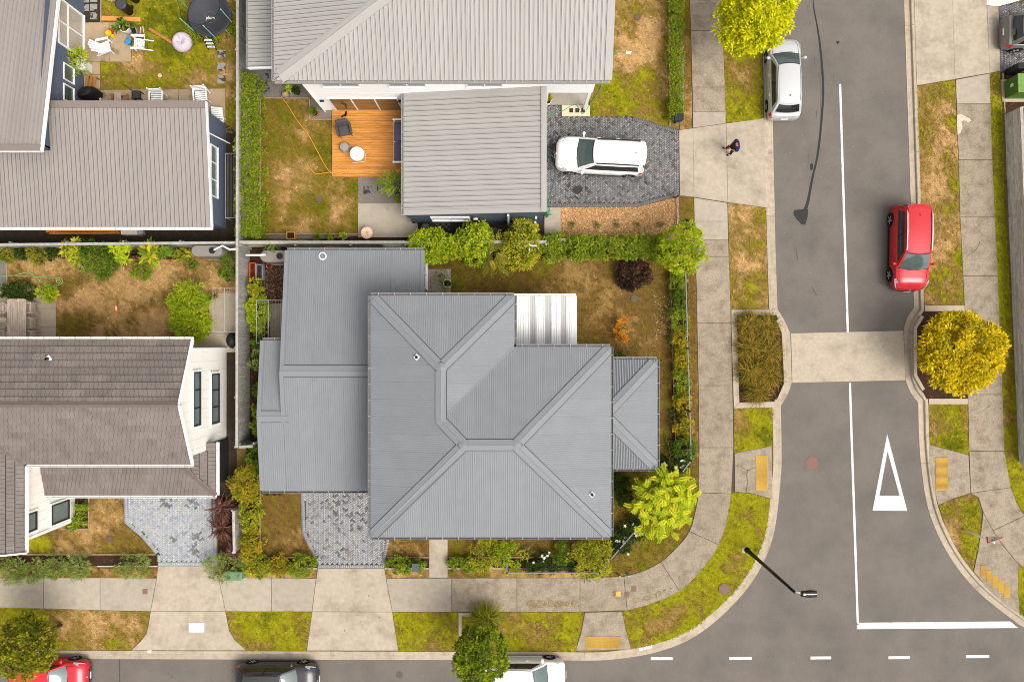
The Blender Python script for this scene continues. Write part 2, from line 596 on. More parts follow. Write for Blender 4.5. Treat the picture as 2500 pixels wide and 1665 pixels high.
# ------------------------------------------------------------------ footpaths, driveways (one slab, one object)
def slabs(root, polys, m, z=.025, gap=.75):
    for pg in polys:
        c = (sum(p[0] for p in pg) / len(pg), sum(p[1] for p in pg) / len(pg))
        ins = []
        for x, y in pg:
            d = math.dist((x, y), c)
            ins.append(P2(c[0] + (x - c[0]) * (1 - gap / d), c[1] + (y - c[1]) * (1 - gap / d)))
        MB().prism(ins, -.08, z + random.uniform(-.003, .003)).build('slab', m, root)
def sroot(name, px, py):
    return empty(name, P(px, py), kind='structure')
def strip(L_, R_):
    return [[L_[i], R_[i], R_[i + 1], L_[i + 1]] for i in range(len(L_) - 1)]
fp = sroot('footpath', 1740, 800)
flat('slab_bed', [(1682, -260), (1756, -260), (1781, 640), (1794, 1200), (1700, 1200), (1696, 640)], -.005, M_joint, fp)
slabs(fp, strip([(1678, -230), (1681, -78), (1686.5, 76.5), (1690, 214), (1691, 274)], [(1754, -230), (1758, -78), (1764, 76.5), (1769.5, 214), (1771.5, 274)]), M_path)
slabs(fp, [[(1691, 274), (1771.5, 274), (1772, 302), (1691.4, 313)], [(1694, 483), (1776, 496), (1777, 541), (1695, 541)], [(1695, 541), (1777, 541), (1778, 586), (1696, 586)]], M_pathnew)
slabs(fp, strip([(1696, 586), (1698.5, 628), (1702, 789), (1705, 941), (1707, 1092.5), (1705.5, 1202)],
                [(1778, 586), (1779.5, 628), (1784.5, 789), (1788, 941), (1790.5, 1092.5), (1785, 1205)]), M_path)
inner = catmull([(1705.5, 1202), (1697, 1249), (1682.8, 1296.5), (1651, 1336.6), (1613, 1371), (1567, 1394), (1523, 1406.6)], 4)
outer = catmull([(1785, 1205), (1774, 1272), (1754.7, 1329), (1714, 1389), (1659, 1441.8), (1590, 1473), (1531, 1489)], 4)
flat('slab_bed', inner + [(1416, 1411), (1416, 1491)] + outer[::-1], -.005, M_joint, fp)
for a, b in ((0, 8), (8, 16), (16, 24)):
    slabs(fp, [inner[a:b + 1] + outer[a:b + 1][::-1]], M_path)
slabs(fp, [[(1523, 1406.6), (1531, 1489), (1416, 1492.5), (1416, 1410)]], M_path)
flat('slab_bed', [(-200, 1412), (1416, 1411), (1416, 1491), (400, 1490), (-200, 1478)], -.005, M_joint, fp)
slabs(fp, [[(1262, 1410), (1416, 1410), (1416, 1492.5), (1262, 1492.5)], [(1103, 1410.5), (1262, 1410), (1262, 1492.5), (1103, 1493)]], M_path)
slabs(fp, [[(942.6, 1411), (1103, 1410.5), (1103, 1493), (958, 1492.7)], [(663.3, 1410), (772, 1411), (762, 1492), (663.3, 1492)],
           [(533.7, 1409), (663.3, 1410), (663.3, 1492), (551, 1491.6)]], M_pathnew)
slabs(fp, [[(244.8, 1409.5), (382.6, 1411), (368, 1491.6), (244.8, 1489)], [(107, 1410), (244.8, 1409.5), (244.8, 1489), (107, 1484.5)],
           [(-45, 1411), (107, 1410), (107, 1484.5), (-45, 1481)], [(-190, 1412), (-45, 1411), (-45, 1481), (-190, 1479)]], M_pathnew)
for px, py, r, m in ((354, 1443.5, 6, M_iron), (1503, 1449, 6.5, M_iron), (1547, 1437, 6.5, M_iron), (1530, 1451, 6.5, M_iron), (1517, 1449, 6, M_tact)):
    cover(px - (0 if m is M_iron else 8), py, r, m, .025 + .004 * (m is M_tact), fp, True)
fe = sroot('footpath', 2400, 600)
flat('slab_bed', [(2333, 182), (2416, 180), (2437, 741), (2452, 1124), (2466, 1189), (2520, 1275), (2520, 1390), (2424, 1294), (2388, 1212), (2369, 1203), (2354, 745)], -.005, M_joint, fe)
slabs(fe, [[(2332.5, 196), (2416, 180), (2418, 253.6), (2335, 253.6)]], M_pathnew)
slabs(fe, strip([(2335, 253.6), (2340, 391), (2343.5, 530.6), (2351, 673.6), (2357, 818), (2362.6, 963), (2365.7, 1101), (2369.5, 1203.5)],
                [(2418, 253.6), (2422, 391), (2428.5, 530.6), (2435, 673.6), (2441, 818), (2446.8, 963), (2451.5, 1101), (2467, 1189.5)]), M_path)
slabs(fe, [[(2369.5, 1203.5), (2387.5, 1212), (2401, 1252.5), (2423.8, 1294.5), (2501, 1258), (2484, 1232), (2467, 1189.5)],
           [(2423.8, 1294.5), (2447, 1329), (2485, 1375), (2530, 1405), (2570, 1330), (2501, 1258)]], M_path)

d1 = sroot('driveway', 450, 1480)
slabs(d1, [[(386, 1380.6), (531, 1380.6), (533.7, 1409), (551, 1491.8), (368, 1491.8), (382.6, 1411)],
           [(368, 1492), (551, 1492), (560, 1539), (574, 1562), (602, 1586.5), (321, 1586.5), (345, 1563), (357.7, 1545), (363, 1524)]], M_drive)
c = P(480, 1531.6, .03)
wc = MB().box((c.x, c.y, .034), (37 / 46, 22 / 46, .012)).build('access_cover', mat('painted_cover', (.55, .58, .6), .5), d1, bevel=.01)
MB().box((c.x, c.y, .028), (40 / 46, 25 / 46, .012)).build('cover_frame', mat('frame_grey', (.28, .3, .31), .6), d1)
d2 = sroot('driveway', 860, 1480)
slabs(d2, [[(776, 1387), (938.7, 1387), (942.6, 1411), (958, 1492.7), (762, 1492), (772, 1411)],
           [(762, 1492.4), (958, 1492.9), (973, 1587), (749, 1587)]], M_drive)
fpa = sroot('front_path', 1070, 1360)
slabs(fpa, [[(1048, 1290), (1093, 1290), (1093, 1410), (1048, 1410)]], M_drive)
d3 = sroot('driveway', 1760, 400)
slabs(d3, [[(1658, 318), (1691.6, 313.5), (1694, 482), (1659.5, 477.5)], [(1691.6, 313.5), (1772.5, 302), (1776.5, 495), (1694, 482)],
           [(1772.5, 302), (1850, 291.5), (1866, 288.5), (1871, 508), (1850, 505), (1776.5, 495)]], M_drive)
d4 = sroot('driveway', 2330, 80)
slabs(d4, [[(2228, -120), (2321, -120), (2331, 194.5), (2238, 210)], [(2321, -120), (2404, -120), (2409, 14), (2416, 179.5), (2331, 194.5)],
           [(2409, 14.5), (2437, 17), (2441.5, 175), (2416, 179.5)]], M_drive)
flat('aggregate_patch', [(2408, -60), (2520, -60), (2520, -8), (2470, 8), (2437, 16.5), (2409, 13.5)], .02, mat('white_aggregate', (.66, .6, .5), .95, var=.35, scale=14), d4)
# pram crossings
pr = sroot('pram_crossing', 1475, 1545)
slabs(pr, [[(1428, 1494), (1519, 1492), (1527, 1530), (1541, 1584), (1404.7, 1588), (1418, 1545)]], M_path, .02)
pr2 = sroot('pram_crossing', 1840, 1150)
slabs(pr2, [[(1793, 1107), (1820, 1100), (1850, 1095), (1884, 1087), (1885.5, 1218), (1850, 1208), (1831, 1203.5), (1793.7, 1200)]], M_path, .02)
pr3 = sroot('pram_crossing', 2320, 1150)
slabs(pr3, [[(2269, 1085), (2364.5, 1110.5), (2369.5, 1203), (2330, 1216), (2291, 1233), (2277, 1190), (2269, 1130)]], M_path, .02)
pr4 = sroot('pram_crossing', 2430, 1400)
slabs(pr4, [[(2400, 1251), (2424, 1295), (2447, 1330), (2486, 1377), (2485, 1440), (2489, 1499), (2462, 1482), (2410, 1437), (2377, 1394), (2388, 1342), (2396, 1290)]], M_path, .02, .3)
def tactile(x0, y0, x1, y1, parent):
    a, b = P(x0, y0), P(x1, y1)
    X0, X1, Y0, Y1 = a.x, b.x, b.y, a.y
    nx = max(round((X1 - X0) / .32), 1); ny = max(round((Y1 - Y0) / .32), 1)
    for i in range(nx):
        for j in range(ny):
            ax, bx = X0 + (X1 - X0) * i / nx, X0 + (X1 - X0) * (i + 1) / nx
            ay, by = Y0 + (Y1 - Y0) * j / ny, Y0 + (Y1 - Y0) * (j + 1) / ny
            mb = MB()
            mb.box(((ax + bx) / 2, (ay + by) / 2, .026), (bx - ax - .006, by - ay - .006, .012))
            t = mb.build('tactile_tile', M_tactb, parent)
            dm = MB()
            for u in range(6):
                for v in range(6):
                    dm.box((ax + (bx - ax) * (u + .5) / 6, ay + (by - ay) * (v + .5) / 6, .035), (.035, .035, .01))
            tag(dm.build('domes', M_tact, t), kind='stuff')
tactile(1428.8, 1553, 1514.5, 1581.5, pr)
tactile(1845, 1112, 1873.7, 1197, pr2)
tactile(2283.5, 1116, 2314, 1197, pr3)
for k in range(5):
    x0 = 1850 + (1418 + 38 * k) / 2.614; y0 = 1065 + (822 + 32.7 * k) / 2.614
    tactile(x0, y0, x0 + 14.4, y0 + 28.6, pr4)

# planter surrounds in the build-outs
pl = sroot('planter_border', 1850, 870)
for pg in ([(1784.5, 756.6), (1893, 756.6), (1898, 762), (1895, 770), (1784.5, 770)], [(1784.5, 770.5), (1798, 770.5), (1804.4, 982), (1791, 996)],
           [(1791.5, 996.5), (1804.5, 982.5), (1888, 980), (1890, 994)]):
    slabs(pl, [pg], M_pale, .06, .3)
kin = [(1893, 782), (1906, 812), (1909, 870), (1912, 935), (1895, 974)]
mbk = MB()
ip = [P2(x, y) for x, y in kin]; op = offset(ip, .16, 1)
for i in range(4):
    mbk = MB().prism([ip[i], ip[i + 1], op[i + 1], op[i]], -.05, .16)
    mbk.build('border_beam', M_pale, pl)
flat('soil', [(1797, 769), (1896, 769), (1908, 812), (1913, 935), (1888, 985), (1803, 985)], .01, M_soil, pl)
pr_ = sroot('planter_border', 2300, 870)
slabs(pr_, [[(2257, 746), (2353, 746), (2354, 760), (2257, 760)], [(2266, 973), (2361.5, 973), (2362, 986.5), (2267, 986.5)]], M_pale, .06, .3)
kin = [(2246, 770), (2228, 799), (2228, 917), (2248, 953)]
ip = [P2(x, y) for x, y in kin]; op = offset(ip, .16, 1)
for i in range(3):
    MB().prism([ip[i], ip[i + 1], op[i + 1], op[i]], -.05, .16).build('border_beam', M_pale, pr_)
flat('soil', [(2256, 759), (2353, 759), (2361, 974), (2262, 974), (2232, 917), (2232, 800)], .01, M_soil, pr_)

# ------------------------------------------------------------------ lawns: coloured turf base plus blades
GP = {'green': (.10, .105, .006), 'lime': (.23, .215, .008), 'olive': (.16, .115, .016), 'dry': (.26, .16, .05), 'straw': (.40, .245, .10), 'brown': (.14, .083, .022)}
def lawn_col(x, y, pal, bias, seed, blobs=(), fs=1.0):
    """palette of five colours from lush to bare; bias shifts to the dry end"""
    t = fbm(x * fs, y * fs, seed, 5)
    t = (t - .5) * 1.25 + (fbm(x * .3, y * .3, seed + 77, 3) - .5) * .55 + .39 + bias + (vnoise(x * 9, y * 9, seed + 5) - .5) * .5
    for bx, by, br, amt in blobs:
        c = P(bx, by); rr = br / 46.3
        d = np.sqrt((x - c.x) ** 2 + (y - c.y) ** 2) / rr
        d = d + (vnoise(x * 1.7, y * 1.7, seed + 9) - .5) * .9
        t = t + amt * np.clip(1.25 - d, 0, 1)
    t = np.clip(t, 0, .999) * (len(pal) - 1)
    pa = np.array([GP[k] for k in pal])
    i = np.floor(t).astype(int)
    f = (t - i)[..., None]
    c = pa[i] * (1 - f) + pa[i + 1] * f
    br = .74 + .52 * vnoise(x * 11, y * 11, seed + 31)
    return c * br[..., None]
PAL_MIX = ['green', 'lime', 'olive', 'dry', 'straw']
PAL_BRN = ['lime', 'olive', 'brown', 'dry', 'straw']
PAL_GRN = ['green', 'lime', 'lime', 'olive', 'dry']
PAL_DRK = ['green', 'olive', 'brown', 'brown', 'dry']
LAWN_N = [0]
def lawn(pts, pal=PAL_MIX, bias=0, blobs=(), dens=130, name='lawn', fs=1.0, blade=.075, z=0.0):
    LAWN_N[0] += 1
    seed = 100 + LAWN_N[0] * 7
    poly = [P2(x, y) for x, y in pts]
    xs = [p[0] for p in poly]; ys = [p[1] for p in poly]
    g = .2
    V, F = [], []
    n0 = 0
    faces = []
    for i in range(math.floor(min(xs) / g), math.ceil(max(xs) / g)):
        for j in range(math.floor(min(ys) / g), math.ceil(max(ys) / g)):
            c = clip_cell(poly, i * g, i * g + g, j * g, j * g + g)
            if len(c) < 3: continue
            ar = sum(c[k][0] * c[(k + 1) % len(c)][1] - c[(k + 1) % len(c)][0] * c[k][1] for k in range(len(c)))
            if abs(ar) < 1e-5: continue
            if ar < 0: c = c[::-1]
            faces.append(tuple(range(n0, n0 + len(c))))
            V += c
            n0 += len(c)
    va = np.array(V)
    cols = lawn_col(va[:, 0], va[:, 1], pal, bias, seed, blobs, fs) * .9
    me = bpy.data.meshes.new(name)
    me.from_pydata([(a, b, z) for a, b in V], [], faces)
    at = me.color_attributes.new('Col', 'FLOAT_COLOR', 'POINT')
    c4 = np.ones((len(V), 4), np.float32); c4[:, :3] = cols
    at.data.foreach_set('color', c4.ravel())
    o = link(name, me, M_grass)
    o['kind'] = 'structure'
    # blades
    area = abs(sum(poly[k][0] * poly[(k + 1) % len(poly)][1] - poly[(k + 1) % len(poly)][0] * poly[k][1] for k in range(len(poly)))) / 2
    bw = (max(xs) - min(xs)) * (max(ys) - min(ys))
    n = int(bw * dens)
    rng = np.random.default_rng(seed)
    x = rng.uniform(min(xs), max(xs), n); y = rng.uniform(min(ys), max(ys), n)
    k = pip(x, y, poly)
    x, y = x[k], y[k]
    n = len(x)
    col = lawn_col(x, y, pal, bias, seed, blobs, fs) * rng.uniform(.72, 1.3, n)[:, None]
    VV = np.zeros((n, 3, 3, 3))
    for b in range(3):
        a = rng.uniform(0, 2 * np.pi, n)
        ln = rng.uniform(.6, 1.35, n) * blade
        w = rng.uniform(.014, .03, n)
        ca, sa = np.cos(a), np.sin(a)
        VV[:, b, 0] = np.stack([x - sa * w, y + ca * w, np.full(n, z + .003)], 1)
        VV[:, b, 1] = np.stack([x + sa * w, y - ca * w, np.full(n, z + .003)], 1)
        VV[:, b, 2] = np.stack([x + ca * ln, y + sa * ln, z + ln * rng.uniform(.25, .75, n)], 1)
    Fi = np.arange(n * 9).reshape(-1, 3)
    ob = np_mesh('grass', VV.reshape(-1, 3), Fi, M_grass, None, np.repeat(col, 9, 0))
    tag(ob, kind='stuff')
    ob.parent = o
    return o

lawn([(-120, 1478), (0, 1480), (110, 1485), (244, 1490), (367, 1492.5), (362, 1524), (356, 1545), (320, 1587), (-120, 1583)], PAL_MIX, .22, [(60, 1510, 60, -.5), (200, 1540, 60, .15)], name='verge')
lawn([(552, 1493), (761, 1493), (748, 1588), (603, 1588), (575, 1563), (561, 1540)], PAL_GRN, .12, [(590, 1520, 40, .2)], name='verge')
lawn([(959, 1494), (1119, 1494), (1122, 1589), (974, 1588)], PAL_GRN, .15, [(980, 1505, 30, -.3)], name='verge')
lawn([(1119, 1494), (1426, 1494), (1416, 1545), (1404, 1590), (1122, 1589)], PAL_GRN, .2, [(1400, 1520, 40, -.1)], name='verge')
v5 = [(1520, 1493)] + outer[::-1] + [(1793, 1202), (1831, 1205), (1850, 1209), (1880, 1219)]
kb = [((p[0]) / .0216049 + CX, CY - p[1] / .0216049) for p in Lback]
kbs = [q for q in kb if 1219 < q[1] < 1590 and q[0] > 1540]
lawn(v5 + kbs + [(1541, 1586), (1528, 1530)], PAL_GRN, .12, [(1640, 1500, 30, .5), (1600, 1520, 40, .25), (1820, 1260, 30, .35), (1800, 1370, 30, .2)], name='verge')
lawn([(1791, 997), (1888, 995), (1885.5, 1087), (1850, 1095), (1820, 1100), (1793, 1108)], PAL_GRN, .15, [(1810, 1030, 40, .35), (1870, 1050, 40, -.3)], name='verge')
lawn([(1777.6, 497), (1850, 505), (1870, 509), (1875, 756), (1784.3, 756), (1780, 630)], PAL_MIX, .25, [(1820, 730, 60, -.4), (1830, 560, 60, .2)], name='verge')
lawn([(1752, -180), (1855, -180), (1864, 290), (1850, 292), (1771.5, 300), (1769, 214), (1764, 77)], PAL_MIX, .0, [(1820, 200, 60, .15)], name='verge')
lawn([(1663, -180), (1680, -180), (1686, 77), (1690, 300), (1690, 313), (1660, 317)], PAL_BRN, .1, name='verge')
lawn([(1660, 480), (1693, 484), (1697, 600), (1705, 1000), (1706, 1190), (1697, 1249), (1682, 1297), (1651, 1337), (1613, 1371), (1567, 1395), (1479, 1408), (1468, 1399), (1570, 1275), (1690, 1130), (1676, 640), (1660, 560)],
     PAL_DRK, .05, [(1560, 1340, 60, -.1)], name='verge')
lawn([(2238.5, 211), (2332, 197), (2334, 254), (2340, 391), (2343, 530), (2351, 674), (2353, 745), (2257, 745), (2252, 640), (2245, 400)], PAL_MIX, .2,
     [(2330, 300, 25, -.7), (2338, 450, 22, -.7), (2345, 620, 25, -.6), (2280, 700, 50, -.4), (2290, 430, 60, .2), (2265, 600, 40, .2)], name='verge')
lawn([(2267, 987), (2362, 987), (2365.5, 1101), (2364, 1109), (2270, 1084)], PAL_MIX, .15, [(2330, 1080, 45, -.6), (2285, 1030, 40, .3)], name='verge')
lawn([(2292, 1234), (2330, 1217), (2369, 1204), (2380, 1204), (2393, 1249), (2395, 1290), (2386, 1341), (2376, 1393), (2340, 1345), (2312, 1296)], PAL_MIX, .12, [(2375, 1250, 30, -.5), (2330, 1320, 30, .35)], name='verge')
lawn([(2482, 1381), (2530, 1408), (2560, 1530), (2520, 1520), (2490, 1499), (2486, 1440)], PAL_GRN, -.1, name='verge')
lawn([(2416, 180), (2441, 176), (2447, 260), (2452, 500), (2470, 800), (2485, 1060), (2490, 1128), (2540, 1300), (2502, 1256), (2485, 1231), (2467, 1189), (2452.5, 1124), (2447, 963), (2437, 741), (2431, 600), (2422, 382)],
     PAL_GRN, 0.1, [(2430, 210, 25, .4), (2470, 1010, 40, .5), (2460, 850, 30, .4)], name='verge')
# gardens
lawn([(250, -150), (585, -150), (582, 325), (553, 325), (552, 217), (246, 221), (246, 153), (321, 153), (321, 56), (250, 56)], PAL_MIX, .02,
     [(420, 60, 90, -.35), (360, 150, 45, .45), (500, 210, 50, .35), (290, 190, 60, .15), (560, 170, 30, .25), (450, 120, 50, -.2), (270, 20, 40, .2)], name='lawn')
lawn([(20, 606), (582, 606), (582, 715), (509, 715), (508, 822), (138, 822), (138, 705), (20, 705)], ['olive', 'brown', 'dry', 'straw', 'straw'], .2,
     [(155, 700, 40, -.35), (180, 810, 50, -.45), (300, 720, 110, .15), (120, 640, 60, -.1), (250, 640, 60, -.1), (520, 610, 40, -.1)], fs=.9, name='lawn')
lawn([(636, 241), (757, 241), (757, 293), (814, 293), (814, 433), (874, 433), (874, 572), (636, 572)], ['green', 'olive', 'olive', 'dry', 'straw'], -.05,
     [(740, 400, 60, .3), (690, 470, 60, .15), (760, 550, 50, .4), (830, 500, 40, .35), (860, 470, 20, -.3), (680, 270, 60, -.2), (790, 350, 40, -.2), (745, 300, 30, .2)], name='lawn')
lawn([(1439, -150), (1632, -150), (1635, 313), (1585, 299), (1546, 285), (1440, 285), (1439, 215)], PAL_MIX, .2,
     [(1560, 100, 55, .6), (1530, 150, 45, .4), (1600, 60, 40, .2), (1500, 230, 50, -.35), (1560, 240, 60, -.15), (1490, 120, 20, -.3), (1620, 280, 40, -.1)], name='lawn')
lawn([(1033, 600), (1640, 600), (1645, 900), (1650, 1130), (1600, 1200), (1500, 1320), (1468, 1359), (1094, 1359), (1094, 1290), (1040, 1290)], PAL_DRK, .05,
     [(1480, 730, 70, .3), (1320, 650, 40, -.5), (1420, 660, 70, .2), (1080, 690, 90, -.1), (1530, 820, 80, .15), (1280, 660, 30, .3), (1620, 940, 40, -.3), (1545, 700, 40, -.25)], name='lawn')
lawn([(946, 1300), (1047, 1300), (1047, 1359), (941, 1359)], PAL_DRK, .2, name='lawn')
lawn([(636, 1190), (733, 1190), (735, 1300), (765, 1359), (640, 1359)], PAL_DRK, .3, [(680, 1320, 50, .25), (690, 1210, 40, -.1)], name='lawn')
lawn([(57, 1210), (218, 1210), (300, 1210), (303, 1273), (345, 1315), (380, 1352), (57, 1352)], PAL_BRN, .22, [(110, 1330, 40, -.4), (250, 1260, 50, .2), (330, 1340, 30, -.1)], fs=.8, name='lawn')

# beds and hard surfaces
def ground_piece(name, pts, m, z=.012, parent=None):
    return flat(name, pts, z, m, parent, kind=None if parent else 'structure')
ground_piece('planting_bed', [(-60, 1353), (381, 1353), (386, 1381), (-60, 1381)], M_soil)
ground_piece('planting_bed', [(530, 1210), (582, 1210), (582, 1382), (533, 1382)], M_soil)
ground_piece('planting_bed', [(640, 1360), (766, 1360), (775, 1387), (600, 1387), (600, 1200), (634, 1200)], M_soil)
ground_piece('planting_bed', [(941, 1360), (1047, 1360), (1047, 1386), (939, 1386)], M_soil)
ground_piece('planting_bed', [(1094, 1360), (1480, 1360), (1600, 1200), (1640, 1100), (1640, 640), (1678, 640), (1688, 1120), (1660, 1160), (1465, 1394), (1240, 1394), (1236, 1386), (1094, 1386)], M_soil, .008)
ground_piece('planting_bed', [(600, 592), (710, 592), (690, 1210), (600, 1210)], M_soil)
ground_piece('planting_bed', [(960, 570), (1640, 585), (1640, 620), (1033, 620), (700, 608), (700, 590)], M_soil, .009)
ground_piece('planting_bed', [(-60, 600), (440, 600), (440, 634), (-60, 630)], M_soil, .009)
for a, b, c_, d_ in ((-60, 1387, 383, 1411), (535, 1387, 772, 1410), (941, 1387, 1047, 1410), (1094, 1387, 1460, 1409.5)):
    lawn([(a, b), (c_, b), (c_, d_), (a, d_)], PAL_BRN, .35, name='verge', blade=.05)
ground_piece('dark_yard', [(-60, 540), (551, 540), (551, 300), (579, 325), (579, 590), (-60, 596)], M_dark, .006)
ground_piece('dark_yard', [(553, 855), (578, 855), (578, 1210), (520, 1210), (520, 1060), (553, 1060)], M_dark, .006)
ground_piece('side_yard', [(960, 526), (1330, 526), (1330, 580), (1010, 580)], M_dark, .006)
ground_piece('gravel_strip', [(605, 160), (760, 160), (790, 268), (814, 268), (814, 292), (757, 292), (757, 240), (605, 240)], M_gravel, .007)
ground_piece('gravel_strip', [(612, 573), (874, 573), (874, 583), (612, 583)], M_gravel, .007)
ground_piece('gravel_bed', [(874, 432), (990, 432), (990, 497), (874, 497)], M_gravel, .007)
ground_piece('gravel_strip', [(-40, 628), (19, 628), (19, 708), (-40, 708)], M_gravel, .007)
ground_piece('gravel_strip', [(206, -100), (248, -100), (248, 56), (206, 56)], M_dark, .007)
def patio(name, px, py, polys, m, z=.025):
    r = sroot(name, px, py)
    slabs(r, polys, m, z, .35)
    return r
patio('patio', 260, 100, [[(205, 56), (267, 56), (267, 104), (203, 104)], [(267.5, 56), (320, 56), (320, 104), (267.5, 104)], [(203, 104.5), (267, 104.5), (267, 152), (201, 152)],
      [(267.5, 104.5), (320, 104.5), (320, 152), (267.5, 152)], [(205, 153), (244.6, 153), (244.6, 183), (205, 183)], [(205, 183.5), (244.6, 183.5), (244.6, 220), (205, 220)],
      [(205, 221), (264, 221), (264, 256), (205, 256)], [(264.5, 220.5), (322, 220), (322, 256), (264.5, 256)], [(322.5, 220), (379, 219.5), (379, 256), (322.5, 256)],
      [(379.5, 219.5), (436, 219), (436, 256), (379.5, 256)], [(436.5, 219), (551, 217), (551, 300), (511, 300), (511, 262), (436.5, 262)]], M_patio)
patio('concrete_pad', 940, 540, [[(874, 497), (990, 497), (990, 526), (1021, 549), (1021, 580), (874, 580)]], mat('grey_patio', S(182, 170, 152), .85, var=.12, scale=2, col2=S(160, 148, 130), c2scale=.8))
patio('porch', 1385, 237, [[(1330, 205), (1436, 205), (1436, 257), (1330, 257)]], mat('porch_concrete', S(168, 160, 148), .8, var=.1))
stp = patio('doorstep', 1405, 271, [[(1371, 257.5), (1440, 257.5), (1440, 285), (1371, 285)]], mat('cream_paving', S(222, 206, 176), .8, var=.15, scale=12), .05)
for x in (1394.5, 1409, 1423.5):
    c = P(x, 271); MB().box((c.x, c.y, .055), (.2, .22, .012)).build('inset_tile', mat('dark_tile', S(50, 50, 54), .6), stp)
patio('concrete_strip', 1349, 543, [[(1329, 507), (1369, 507), (1369, 580), (1329, 580)]], M_pathnew)
patio('concrete_pad', 1070, 690, [[(1034, 657), (1101, 657), (1101, 718), (1034, 718)]], M_pathnew)
patio('concrete_path', 540, 780, [[(510, 715), (577, 715), (577, 812), (510, 812)], [(510, 812.5), (577, 812.5), (577, 860), (470, 860), (470, 820.5), (510, 820.5)], [(296, 822), (470, 821), (470, 850), (296, 850)]], M_pale)
patio('patio', 90, 780, [[(-60, 705), (88, 705), (88, 760), (-60, 760)], [(-60, 760.5), (88, 760.5), (88, 845), (-60, 845)], [(88.5, 711), (137, 711), (137, 753), (88.5, 753)],
      [(88.5, 753.5), (137, 753.5), (137, 799), (88.5, 799)], [(88.5, 799.5), (137, 799.5), (137, 850), (88.5, 850)]], M_pale)
patio('concrete_pad', 672, 790, [[(659, 741), (700, 741), (700, 832), (659, 832)]], mat('stained_concrete', S(150, 138, 118), .9, var=.25, scale=3))
sp = sroot('stepping_stones', 541, 165)
M_step = mat('stepping_stone', S(160, 156, 148), .7, var=.15, scale=5, col2=S(70, 64, 56), c2scale=3, c2lo=.52, c2hi=.56)
for x, y in ((541, 132.7), (541, 164), (541, 195)):
    c = P(x, y); MB().box((c.x, c.y, .0), (.43, .43, .06)).build('stone', M_step, sp, bevel=.01)
sp = sroot('stepping_stones', 225, 25)
for x, y in ((229, 40), (229, 19), (229, -2), (209, 20), (209, -1)):
    c = P(x, y); MB().box((c.x, c.y, .0), (.38, .36, .06)).build('stone', M_step, sp, bevel=.01)
sp = sroot('stepping_stones', 910, 464)
for x, y in ((898, 464), (931, 463), (965, 464), (648, 220), (650, 190)):
    c = P(x, y); MB().box((c.x, c.y, .0), (.46, .44, .06)).build('stone', mat('slate_stone', S(120, 118, 114), .6, var=.15, scale=5, col2=S(56, 54, 52), c2scale=3, c2lo=.5, c2hi=.54), sp, bevel=.01)
# timber edging
def edging(pts, name='timber_edging', m=None, w=.05):
    r = sroot(name, *pts[0])
    for a, b in zip(pts, pts[1:]):
        pa, pb = P(*a), P(*b)
        MB().bar((pa.x, pa.y, .03), (pb.x, pb.y, .03), w, .12).build('edging_board', m or M_timber, r)
edging([(636, 241), (757, 241)]); edging([(636, 241), (636, 572), (874, 572)]); edging([(757, 241), (757, 293), (814, 293)])
edging([(1633, -60), (1635, 311)]); edging([(57, 1352.5), (381, 1352.5)]); edging([(155, 1290), (218, 1290), (218, 1210)])
edging([(1093, 1386.5), (1237, 1386.5)], m=mat('pale_edging', S(205, 195, 180), .8)); edging([(940, 1386.5), (1047, 1386.5)], m=MATS['pale_edging']); edging([(700, 1386.5), (775, 1386.5)], m=MATS['pale_edging']); edging([(240, 1381), (385, 1381)], m=MATS['pale_edging'])
edging([(945, 1359.5), (1047, 1359.5)]); edging([(1093, 1359.5), (1330, 1359.5)]); edging([(640, 1359.5), (765, 1359.5)]); edging([(636, 1200), (636, 1340)])
edging([(1637, 655), (1640, 800), (1646, 1000), (1650, 1100)]); edging([(1640, 1105), (1625, 1140)]); edging([(1522, 1275), (1498, 1305)])
edging([(19, 628), (19, 708)]); edging([(248, -60), (248, 56)]); edging([(2446, 180), (2452, 280)]); edging([(1369, 581), (1660, 583)])
for x, y, r, par in ((779, 486, 8, None), (1556.5, 42, 8, None), (1549, 729, 9, None), (268, 1315, 7.5, None), (1283, 1340, 9, None), (1768, 1438, 14, None)):
    o = cover(x, y, r, M_irond if x != 1768 else M_iron, .035)
    o['kind'] = 'structure'

